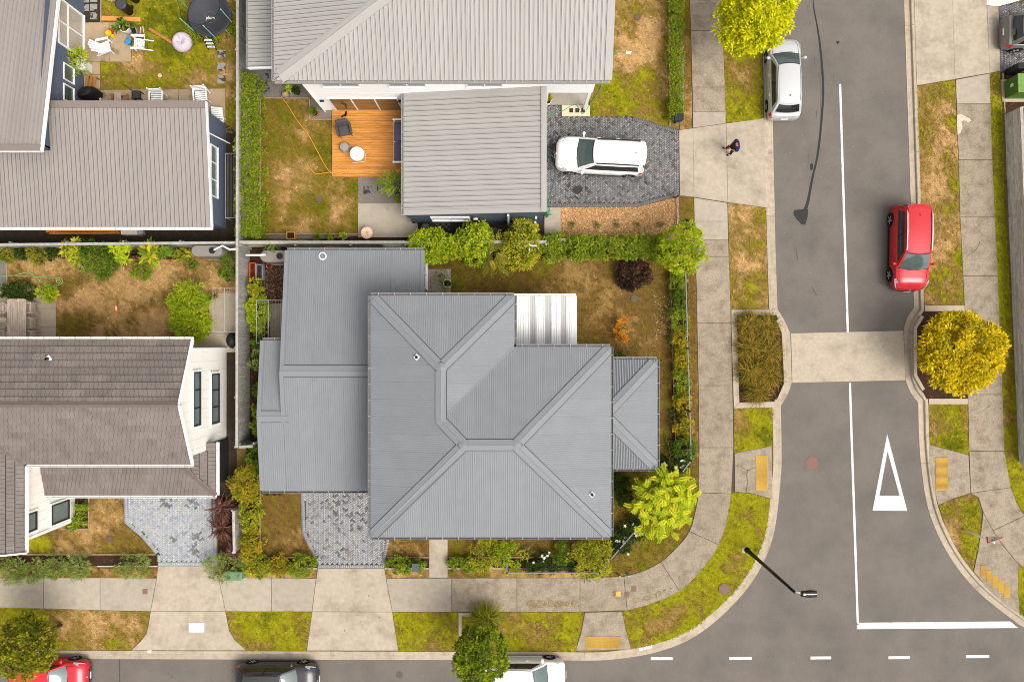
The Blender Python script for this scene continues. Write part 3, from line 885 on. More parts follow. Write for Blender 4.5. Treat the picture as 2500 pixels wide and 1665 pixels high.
# ------------------------------------------------------------------ herringbone pavers
def pavers(pts, tones, seed, dark=None, border=()):
    root = sroot('paved_driveway', *pts[0])
    flat('bedding', pts, .0, mat('paver_joint', S(72, 68, 64), .95), root)
    poly = [P2(x, y) for x, y in pts]
    a = .092
    xs = [p[0] for p in poly]; ys = [p[1] for p in poly]
    cx, cy = (min(xs) + max(xs)) / 2, (min(ys) + max(ys)) / 2
    rad = math.hypot(max(xs) - min(xs), max(ys) - min(ys)) / 2
    n = int(rad / a) + 2
    rng = random.Random(seed)
    V, F, C = [], [], []
    ca = sa = math.sqrt(.5)
    def brick(bx, by, w, h, rot=True, ang=None, z0=.018):
        g = .004
        q = [(bx + g, by + g), (bx + w - g, by + g), (bx + w - g, by + h - g), (bx + g, by + h - g)]
        if rot: q = [(cx + x * ca - y * sa, cy + x * sa + y * ca) for x, y in q]
        z = z0 + rng.uniform(-.004, .004)
        mx = sum(p[0] for p in q) / 4; my = sum(p[1] for p in q) / 4
        t = rng.random()
        c = tones[int(t * len(tones))] if rng.random() < .55 else tones[0]
        k = rng.uniform(.9, 1.1)
        dk = 0
        for bx_, by_, br, am in (dark or ()):
            cc = P(bx_, by_)
            d = math.hypot(mx - cc.x, my - cc.y) / (br / 46.3)
            if d < 1 and rng.random() < am * (1.2 - d): k *= .45
        c = tuple(v * k for v in c)
        i = len(V)
        V.extend([(*p, z) for p in q] + [(*p, -.01) for p in q]); C.extend([c] * 8)
        F.extend([(i, i + 1, i + 2, i + 3)] + [(i + j, i + 4 + j, i + 4 + (j + 1) % 4, i + (j + 1) % 4) for j in range(4)])
    cand = []
    for i in range(-n, n):
        for j in range(-n, n):
            k = (i - j) % 4
            if k == 0: cand.append((i * a, j * a, 2 * a, a))
            elif k == 3: cand.append((i * a, j * a, a, 2 * a))
    ccx = np.array([c[0] + c[2] / 2 for c in cand]); ccy = np.array([c[1] + c[3] / 2 for c in cand])
    wx = cx + ccx * ca - ccy * sa; wy = cy + ccx * sa + ccy * ca
    ins = pip(wx, wy, poly)
    # keep whole bricks clear of the border course
    for e in range(len(poly)):
        if e not in border: continue
        p, q = Vector(poly[e]), Vector(poly[(e + 1) % len(poly)])
        d = (q - p); L_ = d.length; d /= L_
        t = (wx - p.x) * d.x + (wy - p.y) * d.y
        dist = np.abs((wx - p.x) * d.y - (wy - p.y) * d.x)
        ins &= ~((dist < .2) & (t > -.1) & (t < L_ + .1))
    for c, k in zip(cand, ins):
        if k: brick(*c)
    cen = Vector((cx, cy))
    for e in border:
        p, q = Vector(poly[e]), Vector(poly[(e + 1) % len(poly)])
        d = (q - p); L_ = d.length; d /= L_
        nn = Vector((-d.y, d.x))
        if nn.dot(cen - p) < 0: nn = -nn
        m = int(L_ / .1)
        for u in range(m):
            b = p + d * (u + .5) * L_ / m + nn * .1
            w = L_ / m
            corners = [b - d * (w / 2 - .004) - nn * .096, b + d * (w / 2 - .004) - nn * .096, b + d * (w / 2 - .004) + nn * .096, b - d * (w / 2 - .004) + nn * .096]
            ar = (corners[1] - corners[0]).cross(corners[2] - corners[1])
            if ar < 0: corners = corners[::-1]
            z = .028 + rng.uniform(-.003, .003)
            c = tuple(v * rng.uniform(.7, .95) for v in tones[0])
            i = len(V)
            V.extend([(*x, z) for x in corners] + [(*x, -.01) for x in corners]); C.extend([c] * 8)
            F.extend([(i, i + 1, i + 2, i + 3)] + [(i + j, i + 4 + j, i + 4 + (j + 1) % 4, i + (j + 1) % 4) for j in range(4)])
    o = np_mesh('pavers', V, F, M_paver, root, np.array(C))
    tag(o, kind='stuff')
    return root
TB = [S(132, 130, 129), S(120, 118, 117), S(146, 143, 140), S(104, 101, 99), S(156, 152, 147)]
pv = pavers([(1333, 258), (1371, 258), (1371, 285.5), (1546, 285.5), (1657.5, 318), (1659, 478), (1554, 505.5), (1333, 505.5)], TB, 4,
       [(1345, 380, 60, .6), (1430, 310, 60, .2), (1560, 420, 40, .2), (1420, 460, 60, .15)], (3, 5, 6))
flat('oil_patch', [(1396, 462), (1404, 456), (1412, 454), (1422, 460), (1421, 467), (1412, 475), (1403, 473)], .024, mat('oil', S(58, 50, 42), .5), pv)
TA = [S(170, 170, 170), S(160, 162, 166), S(178, 175, 170), S(158, 157, 156), S(164, 167, 172), S(146, 142, 136)]
pavers([(733, 1185), (905, 1185), (905, 1290), (956, 1290), (938, 1386.5), (776, 1386.5), (765, 1359), (737, 1300)], TA, 5,
       [(850, 1240, 70, .22), (760, 1230, 50, .14), (830, 1330, 80, .07)], (0, 3, 4, 6, 7))
TD = [S(188, 190, 192), S(176, 180, 186), S(200, 198, 194), S(160, 168, 178), S(196, 192, 184), S(182, 184, 188)]
pavers([(302, 1205), (528, 1205), (530, 1380), (386, 1380), (380, 1352), (345, 1310), (303, 1275)], TD, 6,
       [(405, 1225, 18, .8), (470, 1220, 22, .7), (485, 1310, 18, .9), (480, 1345, 16, .9), (420, 1340, 14, .6), (420, 1315, 12, .7)], (1, 2, 4, 5, 6))
pavers([(2437, 17), (2600, -20), (2600, 175), (2441, 176)], TB, 7, [(2480, 90, 60, .5)], (3,))

# bark garden with loose chips
def bark(pts, cols, n, seed):
    poly = [P2(x, y) for x, y in pts]
    o = flat('bark_bed', pts, .005, mat('bark_base', S(188, 142, 94), .95, var=.35, scale=25, bump=.6), None, kind='structure')
    rng = np.random.default_rng(seed)
    xs = [p[0] for p in poly]; ys = [p[1] for p in poly]
    x = rng.uniform(min(xs), max(xs), n); y = rng.uniform(min(ys), max(ys), n)
    k = pip(x, y, poly); x, y = x[k], y[k]; n = len(x)
    a = rng.uniform(0, 6.28, n); l = rng.uniform(.02, .05, n); w = rng.uniform(.01, .022, n)
    ca, sa = np.cos(a), np.sin(a)
    z = rng.uniform(.008, .03, n)
    V = np.zeros((n, 4, 3))
    for i, (u, v) in enumerate(((-1, -1), (1, -1), (1, 1), (-1, 1))):
        V[:, i] = np.stack([x + ca * l * u - sa * w * v, y + sa * l * u + ca * w * v, z + rng.uniform(-.008, .012, n)], 1)
    pc = np.array(cols)[rng.integers(0, len(cols), n)] * rng.uniform(.7, 1.25, n)[:, None]
    ob = np_mesh('bark_chips', V.reshape(-1, 3), np.arange(n * 4).reshape(-1, 4), M_bark, None, np.repeat(pc, 4, 0))
    tag(ob, kind='stuff'); ob.parent = o
bark([(1369.5, 506.5), (1554, 506.5), (1657, 481), (1658.5, 582), (1369.5, 580)], [S(206, 160, 108), S(186, 140, 90), S(222, 182, 134), S(156, 114, 72)], 9000, 3)
bark([(627, 640), (700, 640), (690, 740), (627, 740)], [S(70, 48, 32), S(110, 80, 58), S(50, 34, 24), S(140, 110, 90)], 1500, 4)

# moss on the path, concrete edge by the grass clump, pale spill
slabs(fp, [[(1119.5, 1494.5), (1152, 1494.5), (1150, 1503), (1127, 1503), (1127, 1552), (1119.5, 1552)]], M_pale, .05, .1)
flat('plaster_spill', [(2337, 281), (2347, 279), (2356, 284), (2368, 290), (2371, 296), (2364, 300), (2354, 294), (2347, 298), (2350, 310), (2345, 325), (2338, 330), (2336, 305)], .032, mat('spill', S(206, 192, 172), .9, var=.25, scale=14), fe)
for pts in ([(1796, 1138), (1806, 1136), (1816, 1144), (1826, 1148), (1836, 1144), (1850, 1140)], [(1826, 1148), (1823, 1160), (1825, 1176), (1822, 1199)], [(2356, 634), (2368, 620), (2385, 608), (2392, 590)], [(2400, 1003), (2418, 990)]):
    ribbon('crack', pts, [.9] * len(pts), .0335, M_joint, fe if pts[0][0] > 2000 else pr2)
# ------------------------------------------------------------------ roofing helpers
M_roofA = mat('grey_steel_roof', S(143, 146, 149, .60), .6, .0, var=.06, scale=1.2, spec=.25, objvar=.03)
M_capA = mat('grey_steel_flashing', S(145, 148, 151, .60), .6, .0, var=.04, scale=.8, spec=.25)
M_gutA = mat('grey_gutter', S(150, 148, 146, .6), .5, var=.05)
M_roofB = mat('pale_steel_roof', S(183, 179, 173, .64), .5, .0, var=.04, scale=.5, spec=.25, objvar=.025)
M_capB = mat('pale_flashing', S(180, 176, 170, .64), .5, var=.03)
M_roofC = mat('taupe_steel_roof', S(166, 157, 151, .64), .6, .0, var=.05, scale=.8, spec=.22, objvar=.025)
M_capC = mat('taupe_flashing', S(146, 133, 126, .62), .55, var=.04)
M_tileD = mat('brown_pressed_tile', S(134, 123, 116, .6), .7, .0, var=.2, scale=2.5, spec=.3, objvar=.1, stretch=(1, .4, 1))
M_capD = mat('brown_ridge', S(124, 110, 102, .6), .7, var=.12, scale=3)
M_white = mat('white_trim', (.78, .77, .74), .5, var=.03)
M_wallW = mat('white_plaster', (.86, .85, .82), .8, var=.03, scale=1)
M_wallD = mat('cream_cladding', (.80, .77, .70), .75, var=.04, scale=1)
M_wallN = mat('navy_cladding', S(96, 106, 124), .6, var=.06, scale=2)
M_wallS = mat('slate_cladding', S(88, 100, 118), .5, var=.05, scale=2)
M_wallA = mat('grey_cladding', S(170, 168, 164), .7, var=.05)
M_glass = mat('window_glass', S(120, 134, 134), .08, var=.25, scale=1.2, spec=.8)
M_glassd = mat('dark_window_glass', S(40, 46, 50), .06, var=.2, spec=.8)
M_frame = mat('white_window_frame', (.74, .74, .72), .4, var=.02)
M_framed = mat('dark_window_frame', S(48, 46, 46), .5, var=.03)
M_under = mat('roof_underlay', S(70, 66, 64), .9)
M_metal = mat('bright_metal', (.62, .63, .64), .35, .3, var=.04)
M_bracket = mat('gutter_bracket', (.36, .36, .35), .5)
M_blk = mat('black_plastic', S(34, 34, 36), .5, var=.1)

def facet_sheets(parent, pts, down, m, pitch=.1, amp=.013, sheet=.76, prof='corr', lift=.03):
    if prof == 'trap': lift = max(lift, amp + .015)
    """roof plane pts (xyz); ribs run along `down` (xy).  One object for each roofing sheet."""
    pts = [Vector(p) for p in pts]
    nrm = Vector((0, 0, 0))
    for i in range(len(pts)):
        nrm += (pts[i] - pts[0]).cross(pts[(i + 1) % len(pts)] - pts[0])
    nrm.normalize()
    if nrm.z < 0: nrm = -nrm
    dv = Vector((down[0], down[1], 0)).normalized()
    ev = dv - nrm * dv.dot(nrm)
    ev.normalize()
    eu = nrm.cross(ev).normalized()
    o = pts[0]
    q = [((p - o).dot(eu), (p - o).dot(ev)) for p in pts]
    umin, umax = min(a for a, _ in q), max(a for a, _ in q)
    def rng_(u):
        vs = []
        for i in range(len(q)):
            a, b = q[i], q[(i + 1) % len(q)]
            if abs(a[0] - b[0]) < 1e-9:
                if abs(a[0] - u) < 1e-6: vs += [a[1], b[1]]
                continue
            t = (u - a[0]) / (b[0] - a[0])
            if -1e-9 <= t <= 1 + 1e-9: vs.append(a[1] + (b[1] - a[1]) * t)
        return (min(vs), max(vs)) if vs else None
    ns = max(1, round((umax - umin) / sheet))
    ws = (umax - umin) / ns
    objs = []
    for s_ in range(ns):
        a, b = umin + s_ * ws + .0015, umin + (s_ + 1) * ws - .0015
        us = []
        if prof == 'corr':
            k = max(2, round((b - a) / pitch)) * 4
            us = [(a + (b - a) * i / k, amp * math.sin(2 * math.pi * i / 4)) for i in range(k + 1)]
        else:                     # trapezoidal ribs
            k = max(1, round((b - a) / pitch))
            w = (b - a) / k
            for i in range(k):
                c = a + w * i
                us += [(c, 0), (c + w * .40, 0), (c + w * .42, amp * .6), (c + w * .54, amp * .6), (c + w * .55, -amp), (c + w * .64, -amp), (c + w * .65, 0)]
            us.append((b, 0))
        bp = [c_[0] for c_ in q if a < c_[0] < b]
        for x in bp: us.append((x, 0 if prof != 'corr' else 0))
        us.sort()
        vs, fs = [], []
        for u, h in us:
            r = rng_(min(max(u, umin + 1e-6), umax - 1e-6))
            for v in r: vs.append(o + eu * u + ev * v + nrm * (lift + h))
        for i in range(len(us) - 1):
            f = (2 * i, 2 * i + 2, 2 * i + 3, 2 * i + 1)
            n_ = (vs[f[1]] - vs[f[0]]).cross(vs[f[2]] - vs[f[1]])
            fs.append(f if n_.z >= 0 else f[::-1])
        objs.append(MB().add(vs, fs).build('roof_sheet', m, parent))
    return objs

def upright(pts):
    pts = [Vector(p) for p in pts]
    n = Vector((0, 0, 0))
    for i in range(len(pts)):
        n += (pts[i] - pts[0]).cross(pts[(i + 1) % len(pts)] - pts[0])
    return pts if n.z > 0 else pts[::-1]

def deck(parent, facets, m=M_under, name='roof'):
    mb = MB()
    for f in facets:
        f = upright(f)
        mb.poly(f)
        mb.poly([Vector(p) - Vector((0, 0, .12)) for p in f][::-1])
    return mb.build(name, m, parent)

def cap(parent, p, q, zf, w, m, name='ridge_cap', lift=.05, trim=(0, 0)):
    """folded flashing following the ridge or hip from p to q (xy); zf gives roof height"""
    p, q = Vector(p[:2]), Vector(q[:2])
    d = (q - p).normalized()
    p = p + d * trim[0]; q = q - d * trim[1]
    n = Vector((-d.y, d.x))
    mb = MB()
    vs = []
    for e in (p, q):
        for o_ in (-w, -w, -.03, 0, .03, w, w):
            x = e + n * o_
            vs.append(Vector((x.x, x.y, zf(x.x, x.y) + lift)))
    for base in (0, 7):
        vs[base].z -= lift - .012; vs[base + 6].z -= lift - .012
        c = vs[base + 3].z
        vs[base + 3].z = zf(p.x if base == 0 else q.x, p.y if base == 0 else q.y) + lift + .012
    fs = []
    for i in range(6):
        f = (i, i + 1, i + 8, i + 7)
        n_ = (vs[f[1]] - vs[f[0]]).cross(vs[f[2]] - vs[f[1]])
        fs.append(f if n_.z >= 0 else f[::-1])
    if w > .2:  # dark strips put a shade line along both edges of the cap
        gp = MB()
        for sgn in (-1, 1):
            g = []
            for e in (p, q):
                for o_ in (w - .02, w + .028):
                    x = e + n * o_ * sgn
                    g.append(Vector((x.x, x.y, zf(x.x, x.y) + .008)))
            f = [g[0], g[1], g[3], g[2]]
            if (f[1] - f[0]).cross(f[2] - f[1]).z < 0: f = f[::-1]
            gp.poly(f)
        gp.build('cap_edge_shade', M_under, parent)
    return mb.add(vs, fs).build(name, m, parent)

def gutter(parent, p, q, out, m, z, w=.12, br=.72, mb_=None):
    p, q = Vector((*p[:2], 0)), Vector((*q[:2], 0))
    o = Vector((*out, 0)).normalized()
    zp, zq = (z if isinstance(z, tuple) else (z, z))
    mb = MB()
    def seg(off, dz, wd, th):
        a = p + o * off; b = q + o * off
        a.z = zp + dz; b.z = zq + dz
        mb.bar(a, b, wd, th)
    seg(w, -.03, .018, .12)
    seg(w / 2, -.085, w, .012)
    seg(-.012, -.045, .014, .09)
    g = mb.build('gutter', m, parent)
    n = int((q - p).length / br)
    bb = MB()
    for i in range(n):
        c = p + (q - p) * (i + .5) / n + o * w * .5
        c.z = zp + (zq - zp) * (i + .5) / n + .034
        a = c - o * w * .62; b = c + o * w * .55
        bb.bar(a, b, .022, .008)
    if n: tag(bb.build('gutter_brackets', M_bracket, parent), kind='stuff')
    return g

def window(parent, c, n, w, h, fm=M_frame, gm=M_glass, mull=1, name='window', fr=.06, trans=0):
    """c centre (xyz) on the wall plane, n outward xy normal"""
    c = Vector(c); n = Vector((*n, 0)).normalized()
    u = Vector((-n.y, n.x, 0))
    up = Vector((0, 0, 1))
    mb = MB()
    def b(du, dz, su, sz, dn=.03, sn=.07):
        M = Matrix((u, n, up)).transposed()
        mb.box(c + u * du + up * dz + n * dn, (su, sn, sz), M=M)
    b(0, h / 2 - fr / 2, w, fr); b(0, -h / 2 + fr / 2, w, fr, .045, .1)
    b(-w / 2 + fr / 2, 0, fr, h - 2 * fr); b(w / 2 - fr / 2, 0, fr, h - 2 * fr)
    for k in range(mull):
        b(-w / 2 + w * (k + 1) / (mull + 1), 0, fr * .8, h - 2 * fr, .028, .06)
    if trans: b(0, trans, w - 2 * fr, fr * .8, .026, .06)
    o = mb.build(name, fm, parent)
    for k in range(mull + 1):
        ww = w / (mull + 1)
        pm = MB()
        M = Matrix((u, n, up)).transposed()
        pm.box(c + u * (-w / 2 + ww * (k + .5)) + n * .012, (ww - fr, .012, h - fr), M=M)
        pm.build('pane', gm, o)
    return o

def clad(mb, p, q, z0, z1, n, bh=.16, lap=.018):
    """horizontal weatherboards on the wall p-q"""
    p, q = Vector((*p, 0)), Vector((*q, 0))
    n = Vector((*n, 0)).normalized()
    k = max(1, round((z1 - z0) / bh)); h = (z1 - z0) / k
    for i in range(k):
        a, b = z0 + i * h, z0 + (i + 1) * h
        vs = [p + n * lap + Vector((0, 0, a)), q + n * lap + Vector((0, 0, a)), q + n * .002 + Vector((0, 0, b)), p + n * .002 + Vector((0, 0, b)),
              p + Vector((0, 0, a)), q + Vector((0, 0, a))]
        f1, f2 = (0, 1, 2, 3), (4, 5, 1, 0)
        if (vs[1] - vs[0]).cross(vs[2] - vs[1]).dot(n) < 0: f1, f2 = f1[::-1], f2[::-1]
        mb.add(vs, [f1, f2])

# ------------------------------------------------------------------ House A: grey corner house
EA = 5.3
XA = lambda px: (px - CX) * (CAM_H - EA) / FPX
YA = lambda py: -(py - CY) * (CAM_H - EA) / FPX
x0, x1, x2 = XA(905), XA(1255), XA(1490.5)
y0, y1, y2 = YA(721.5), YA(847), YA(1310)
TA_ = math.tan(R(14))
def zA(x, y):
    return EA + TA_ * max(min(x - x0, x1 - x, y0 - y), min(x - x0, x2 - x, y1 - y, y - y2))
hn = (x1 - x0) / 2; he = (y1 - y2) / 2
PA_ = (x0 + hn, y0 - hn); PB_ = (x0 + hn, y1 - hn); PC_ = (x0 + he, (y1 + y2) / 2); PD_ = (x2 - he, (y1 + y2) / 2)
def v3(p): return (p[0], p[1], EA + TA_ * max(min(p[0] - x0, x1 - p[0], y0 - p[1]), min(p[0] - x0, x2 - p[0], y1 - p[1], p[1] - y2)))
HA = empty('grey_house', ((x0 + x2) / 2, (y0 + y2) / 2, 0), 'two-storey grey house on the corner section with hipped ribbed steel roof', 'house')
fac = [([(x0, y0), PA_, PB_, PC_, (x0, y2)], (-1, 0)), ([(x0, y0), (x1, y0), PA_], (0, 1)), ([(x1, y0), (x1, y1), PB_, PA_], (1, 0)),
       ([(x1, y1), (x2, y1), PD_, PC_, PB_], (0, 1)), ([(x2, y1), (x2, y2), PD_], (1, 0)), ([(x0, y2), (x2, y2), PD_, PC_], (0, -1))]
dk = deck(HA, [[v3(p) for p in f] for f, _ in fac])
for f, d in fac:
    facet_sheets(dk, [v3(p) for p in f], d, M_roofA, .1, .005, .77)
zl = lambda x, y: zA(x, y) + .03
for p, q in (((x0, y0), PA_), ((x1, y0), PA_), (PA_, PB_), (PB_, PC_), (PC_, PD_), ((x2, y1), PD_), ((x2, y2), PD_), ((x0, y2), PC_)):
    cap(dk, p, q, zl, .245, M_capA, lift=.032, trim=(.2 if p[0] in (x0, x1, x2) and p[1] in (y0, y1, y2) else 0, 0))
for p in (PA_, PB_, PC_, PD_):
    z = zl(*p)
    MB().lathe([(.27, z - .045), (.25, z - .018), (.05, z + .042), (0, z + .046)], (p[0], p[1], 0), 8).build('ridge_junction', M_capA, dk)
cap(dk, (x1, y1), PB_, lambda x, y: zA(x, y) + .02, .05, M_capA, 'valley_flashing', .02)
for p, q, o in (((x0, y0), (x1, y0), (0, 1)), ((x1, y0), (x1, y1), (1, 0)), ((x1, y1), (x2, y1), (0, 1)), ((x2, y1), (x2, y2), (1, 0)), ((x2, y2), (x0, y2), (0, -1)), ((x0, y2), (x0, y0), (-1, 0))):
    gutter(dk, p, q, o, M_gutA, EA - .02)
for px, py in ((1017, 872), (1447, 1210)):
    c = P(px, py, 5.9); z = zA(c.x, c.y) + .05
    vb = MB().box((c.x, c.y, z + .01), (.21, .21, .03), R(45)).build('roof_vent', M_white, dk)
    MB().lathe([(.07, z), (.07, z + .16), (.045, z + .16), (.045, z + .1), (0, z + .1)], (c.x, c.y, 0), 12).build('vent_pipe', M_blk, dk)
ov = .55
wl_ = [(x0 + ov, y0 - ov), (x1 - ov, y0 - ov), (x1 - ov, y1 - ov), (x2 - ov, y1 - ov), (x2 - ov, y2 + ov), (x0 + ov, y2 + ov)]
MB().prism(wl_, 0, EA - .12).build('wall', M_wallA, HA)
for c, n, w, h in (((x0 + 2.2, y2 + ov, 1.5), (0, -1), 1.8, 1.4), ((x0 + 6.5, y2 + ov, 1.5), (0, -1), 2.0, 1.4), ((x0 + 3, y2 + ov, 4.1), (0, -1), 1.6, 1.1), ((x0 + 7.5, y2 + ov, 4.1), (0, -1), 1.6, 1.1),
                   ((x2 - ov, y2 + 2.5, 4.1), (1, 0), 1.6, 1.1), ((x2 - ov, y2 + 6, 4.1), (1, 0), 1.6, 1.1), ((x2 - ov, y2 + 4.5, 1.3), (1, 0), 2.2, 2.0), ((x0 + 2.5, y0 - ov, 4.1), (0, 1), 1.6, 1.1)):
    window(HA, c, n, w, h)
MB().box((x0 + 9, y2 + ov - .03, 1.0), (1.0, .08, 2.0)).build('door', mat('dark_door', S(60, 40, 36), .5), HA)
# garage wing
EG = 2.6
KX = (CAM_H - EG) / FPX
gx0, gx1, gx2 = (700 - CX) * KX, (1033.5 - CX) * KX, (640 - CX) * KX
gN, gS, gE = -(611.5 - CY) * KX, -(1197 - CY) * KX, -(831 - CY) * KX
TG = math.tan(R(8.5))
gr = (gN + gS) / 2; er = (gE + gS) / 2
wallx = x0 + ov
zG = lambda x, y: EG + TG * min(gN - y, y - gS)
zE = lambda x, y: EG + TG * min(gE - y, y - gS)
f1 = [(gx0, gN), (gx1, gN), (gx1, y0 - ov), (wallx, y0 - ov), (wallx, gr), (gx0, gr)]
f1a = [(gx0, gN), (wallx, gN), (wallx, gr), (gx0, gr)]
f1b = [(wallx + .004, gN), (gx1, gN), (gx1, y0 - ov + .02), (wallx + .004, y0 - ov + .02)]
f2 = [(gx0, gr), (wallx, gr), (wallx, gS), (gx0, gS)]
f3 = [(gx2, gE), (gx0 - .01, gE), (gx0 - .01, er), (gx2, er)]
f4 = [(gx2, er), (gx0 - .004, er), (gx0 - .004, gS), (gx2, gS)]
v = lambda f, z: [(a, b, z(a, b)) for a, b in f]
dg = deck(HA, [v(f1a, zG), v(f1b, zG), v(f2, zG), v(f3, zE), v(f4, zE)], name='garage_roof')
for f, z, d in ((f1a, zG, (0, 1)), (f1b, zG, (0, 1)), (f2, zG, (0, -1)), (f3, zE, (0, 1)), (f4, zE, (0, -1))):
    facet_sheets(dg, v(f, z), d, M_roofA, .1, .005, .77)
cap(dg, (gx0, gr), (wallx, gr), lambda x, y: zG(x, y) + .03, .27, M_capA)
cap(dg, (gx2, er), (gx0 + .25, er), lambda x, y: (zE(x, y)) + .03, .27, M_capA)
for p, q, z in (((gx0 + .02, gN), (gx0 + .02, gr), zG), ((gx2 + .02, gE), (gx2 + .02, er), zE), ((gx2 + .02, er), (gx2 + .02, gS), zE), ((gx1 - .02, gN), (gx1 - .02, y0 - ov), zG), ((gx0, gr), (gx0, er - .3), zG)):
    mb = MB().bar((p[0], p[1], z(*p) + .045), (q[0], q[1], z(*q) + .045), .2, .05)
    mb.build('barge_flashing', M_capA, dg)
gutter(dg, (gx0, gN), (gx1, gN), (0, 1), M_gutA, EG - .02)
gutter(dg, (gx2, gS), (x0, gS), (0, -1), M_gutA, EG - .02)
gutter(dg, (gx2, gE), (gx0, gE), (0, 1), M_gutA, EG - .02)
MB().prism([(gx0 + .3, gN - .3), (gx1 - .08, gN - .3), (gx1 - .08, y0 - ov), (wallx, y0 - ov), (wallx, gS + .4), (gx2 + .2, gS + .4), (gx2 + .2, gE - .3), (gx0 + .3, gE - .3)], 0, EG - .12).build('garage_wall', M_wallA, HA)
MB().box(((gx2 + 4), gS + .38, 1.1), (4.6, .06, 2.15)).build('garage_door', M_white, HA)
window(HA, (gx1 - .08, -(665 - CY) * KX, 1.35), (1, 0), 1.5, 1.5)
# verandah
EV = 2.65
KV = (CAM_H - EV) / FPX
vx1, vN, vS = (1604 - CX) * KV, -(877.5 - CY) * KV, -(1143 - CY) * KV
vx0 = x2 - ov + .01
TV = math.tan(R(15))
zV = lambda x, y: EV + TV * min(vN - y, y - vS, vx1 - x)
hv = (vN - vS) / 2
wv = vx1 - vx0
fN = [(vx0, vN), (vx1, vN), (vx1 - min(hv, wv), vN - min(hv, wv))] + ([(vx0, vN - hv)] if hv < wv else [(vx0, vN - wv)])
if hv < wv:
    ap = (vx1 - hv, vN - hv)
    F_ = [([(vx0, vN), (vx1, vN), ap, (vx0, vN - hv)], (0, 1)), ([(vx1, vN), (vx1, vS), ap], (1, 0)), ([(vx0, vS), (vx1, vS), ap, (vx0, vN - hv)], (0, -1))]
else:
    a1, a2 = (vx0, vN - wv), (vx0, vS + wv)
    ap = a1
    F_ = [([(vx0, vN), (vx1, vN), a1], (0, 1)), ([(vx1, vN), (vx1, vS), a2, a1], (1, 0)), ([(vx0, vS), (vx1, vS), a2], (0, -1))]
dv_ = deck(HA, [v(f, zV) for f, _ in F_], name='verandah_roof')
for f, d in F_:
    facet_sheets(dv_, v(f, zV), d, M_roofA, .13 if d[0] == 0 else .1, .022 if d[0] == 0 else .005, .77)
cap(dv_, (vx1, vN), ap, lambda x, y: zV(x, y) + .03, .27, M_capA, trim=(.22, 0))
cap(dv_, (vx1, vS), ap if hv < wv else a2, lambda x, y: zV(x, y) + .03, .27, M_capA, trim=(.22, 0))
for p, q, o in (((vx0, vN), (vx1, vN), (0, 1)), ((vx1, vN), (vx1, vS), (1, 0)), ((vx1, vS), (vx0, vS), (0, -1))):
    gutter(dv_, p, q, o, M_gutA, EV - .02)
for y in (vN - .25, (vN + vS) / 2, vS + .25):
    MB().box((vx1 - .2, y, EV / 2 - .05), (.1, .1, EV - .1)).build('post', M_white, HA)
# white patio roof in the inside corner
EPR = 2.9
KP = (CAM_H - EPR) / FPX
qx0, qx1, qN, qS = x1 - ov, (1406 - CX) * KP, -(723.5 - CY) * KP, y1 - ov
M_pwhite = mat('white_patio_roof', (.80, .79, .77), .45, var=.03)
M_pgrey = mat('grey_patio_roof', S(198, 196, 192), .5, var=.03)
pr_root = deck(HA, [[(qx0, qN, EPR), (qx1, qN, EPR), (qx1, qS, EPR + .25), (qx0, qS, EPR + .25)]], M_pwhite, 'patio_roof')
px_bands = [1250, 1294, 1307, 1330, 1344, 1368, 1382, 1404.5]
for i, (a, b) in enumerate(zip(px_bands, px_bands[1:])):
    ax, bx = max((a - CX) * KP, qx0), (b - CX) * KP
    if i % 2 == 1:
        facet_sheets(pr_root, [(ax, qN, EPR), (bx, qN, EPR), (bx, qS, EPR + .25), (ax, qS, EPR + .25)], (0, 1), M_pgrey, .3, .004, 5, 'trap', .02)
    else:
        facet_sheets(pr_root, [(ax, qN, EPR), (bx, qN, EPR), (bx, qS, EPR + .25), (ax, qS, EPR + .25)], (0, 1), M_pwhite, .12, .045, 5, 'trap', .03)
gutter(pr_root, (qx0, qN), (qx1, qN), (0, 1), M_white, EPR - .02, br=1)
MB().bar((qx1, qN, EPR), (qx1, qS, EPR + .25), .06, .14).build('patio_beam', M_white, pr_root)
for y in (qN - .1, qS + .2): MB().box((qx1 - .1, y, EPR / 2 - .06), (.1, .1, EPR - .12)).build('post', M_white, HA)

# ------------------------------------------------------------------ House B: pale roof, white walls
EB = 5.8
KB_ = (CAM_H - EB) / FPX
bx0, bx1, bS = (670 - CX) * KB_, (1490 - CX) * KB_, -(197 - CY) * KB_
bN = bS + 11
TW, TS = math.tan(R(13)), math.tan(R(20))
HB = empty('white_house', ((bx0 + bx1) / 2, bS + 5, 0), 'two-storey white house with pale ribbed roof, timber deck and attached garage', 'house')
ry = bS + 5.6
zr = EB + TS * (ry - bS)
hx = bx0 + (zr - EB) / TW
zB = lambda x, y: EB + min(TW * (x - bx0), TS * (y - bS), TS * (bN + .2 - y))
fb = [([(bx0, bS), (hx, ry), (bx0, bN + .2)], (-1, 0)), ([(bx0, bS), (bx1, bS), (bx1, ry), (hx, ry)], (0, -1)), ([(bx0, bN + .2), (bx1, bN + .2), (bx1, ry), (hx, ry)], (0, 1))]
db = deck(HB, [v(f, zB) for f, _ in fb])
for f, d in fb:
    facet_sheets(db, v(f, zB), d, M_roofB, .2, .045, .8, 'trap')
cap(db, (bx0, bS), (hx, ry), lambda x, y: zB(x, y) + .04, .32, M_capB, trim=(.3, 0))
cap(db, (hx, ry), (bx1, ry), lambda x, y: zB(x, y) + .04, .32, M_capB)
gutter(db, (bx0, bS), (bx1, bS), (0, -1), M_capB, EB - .02); gutter(db, (bx0, bN), (bx0, bS), (-1, 0), M_capB, EB - .02)
mb = MB().bar((bx1 - .1, bS, EB + .07), (bx1 - .1, ry, zr + .07), .34, .05)
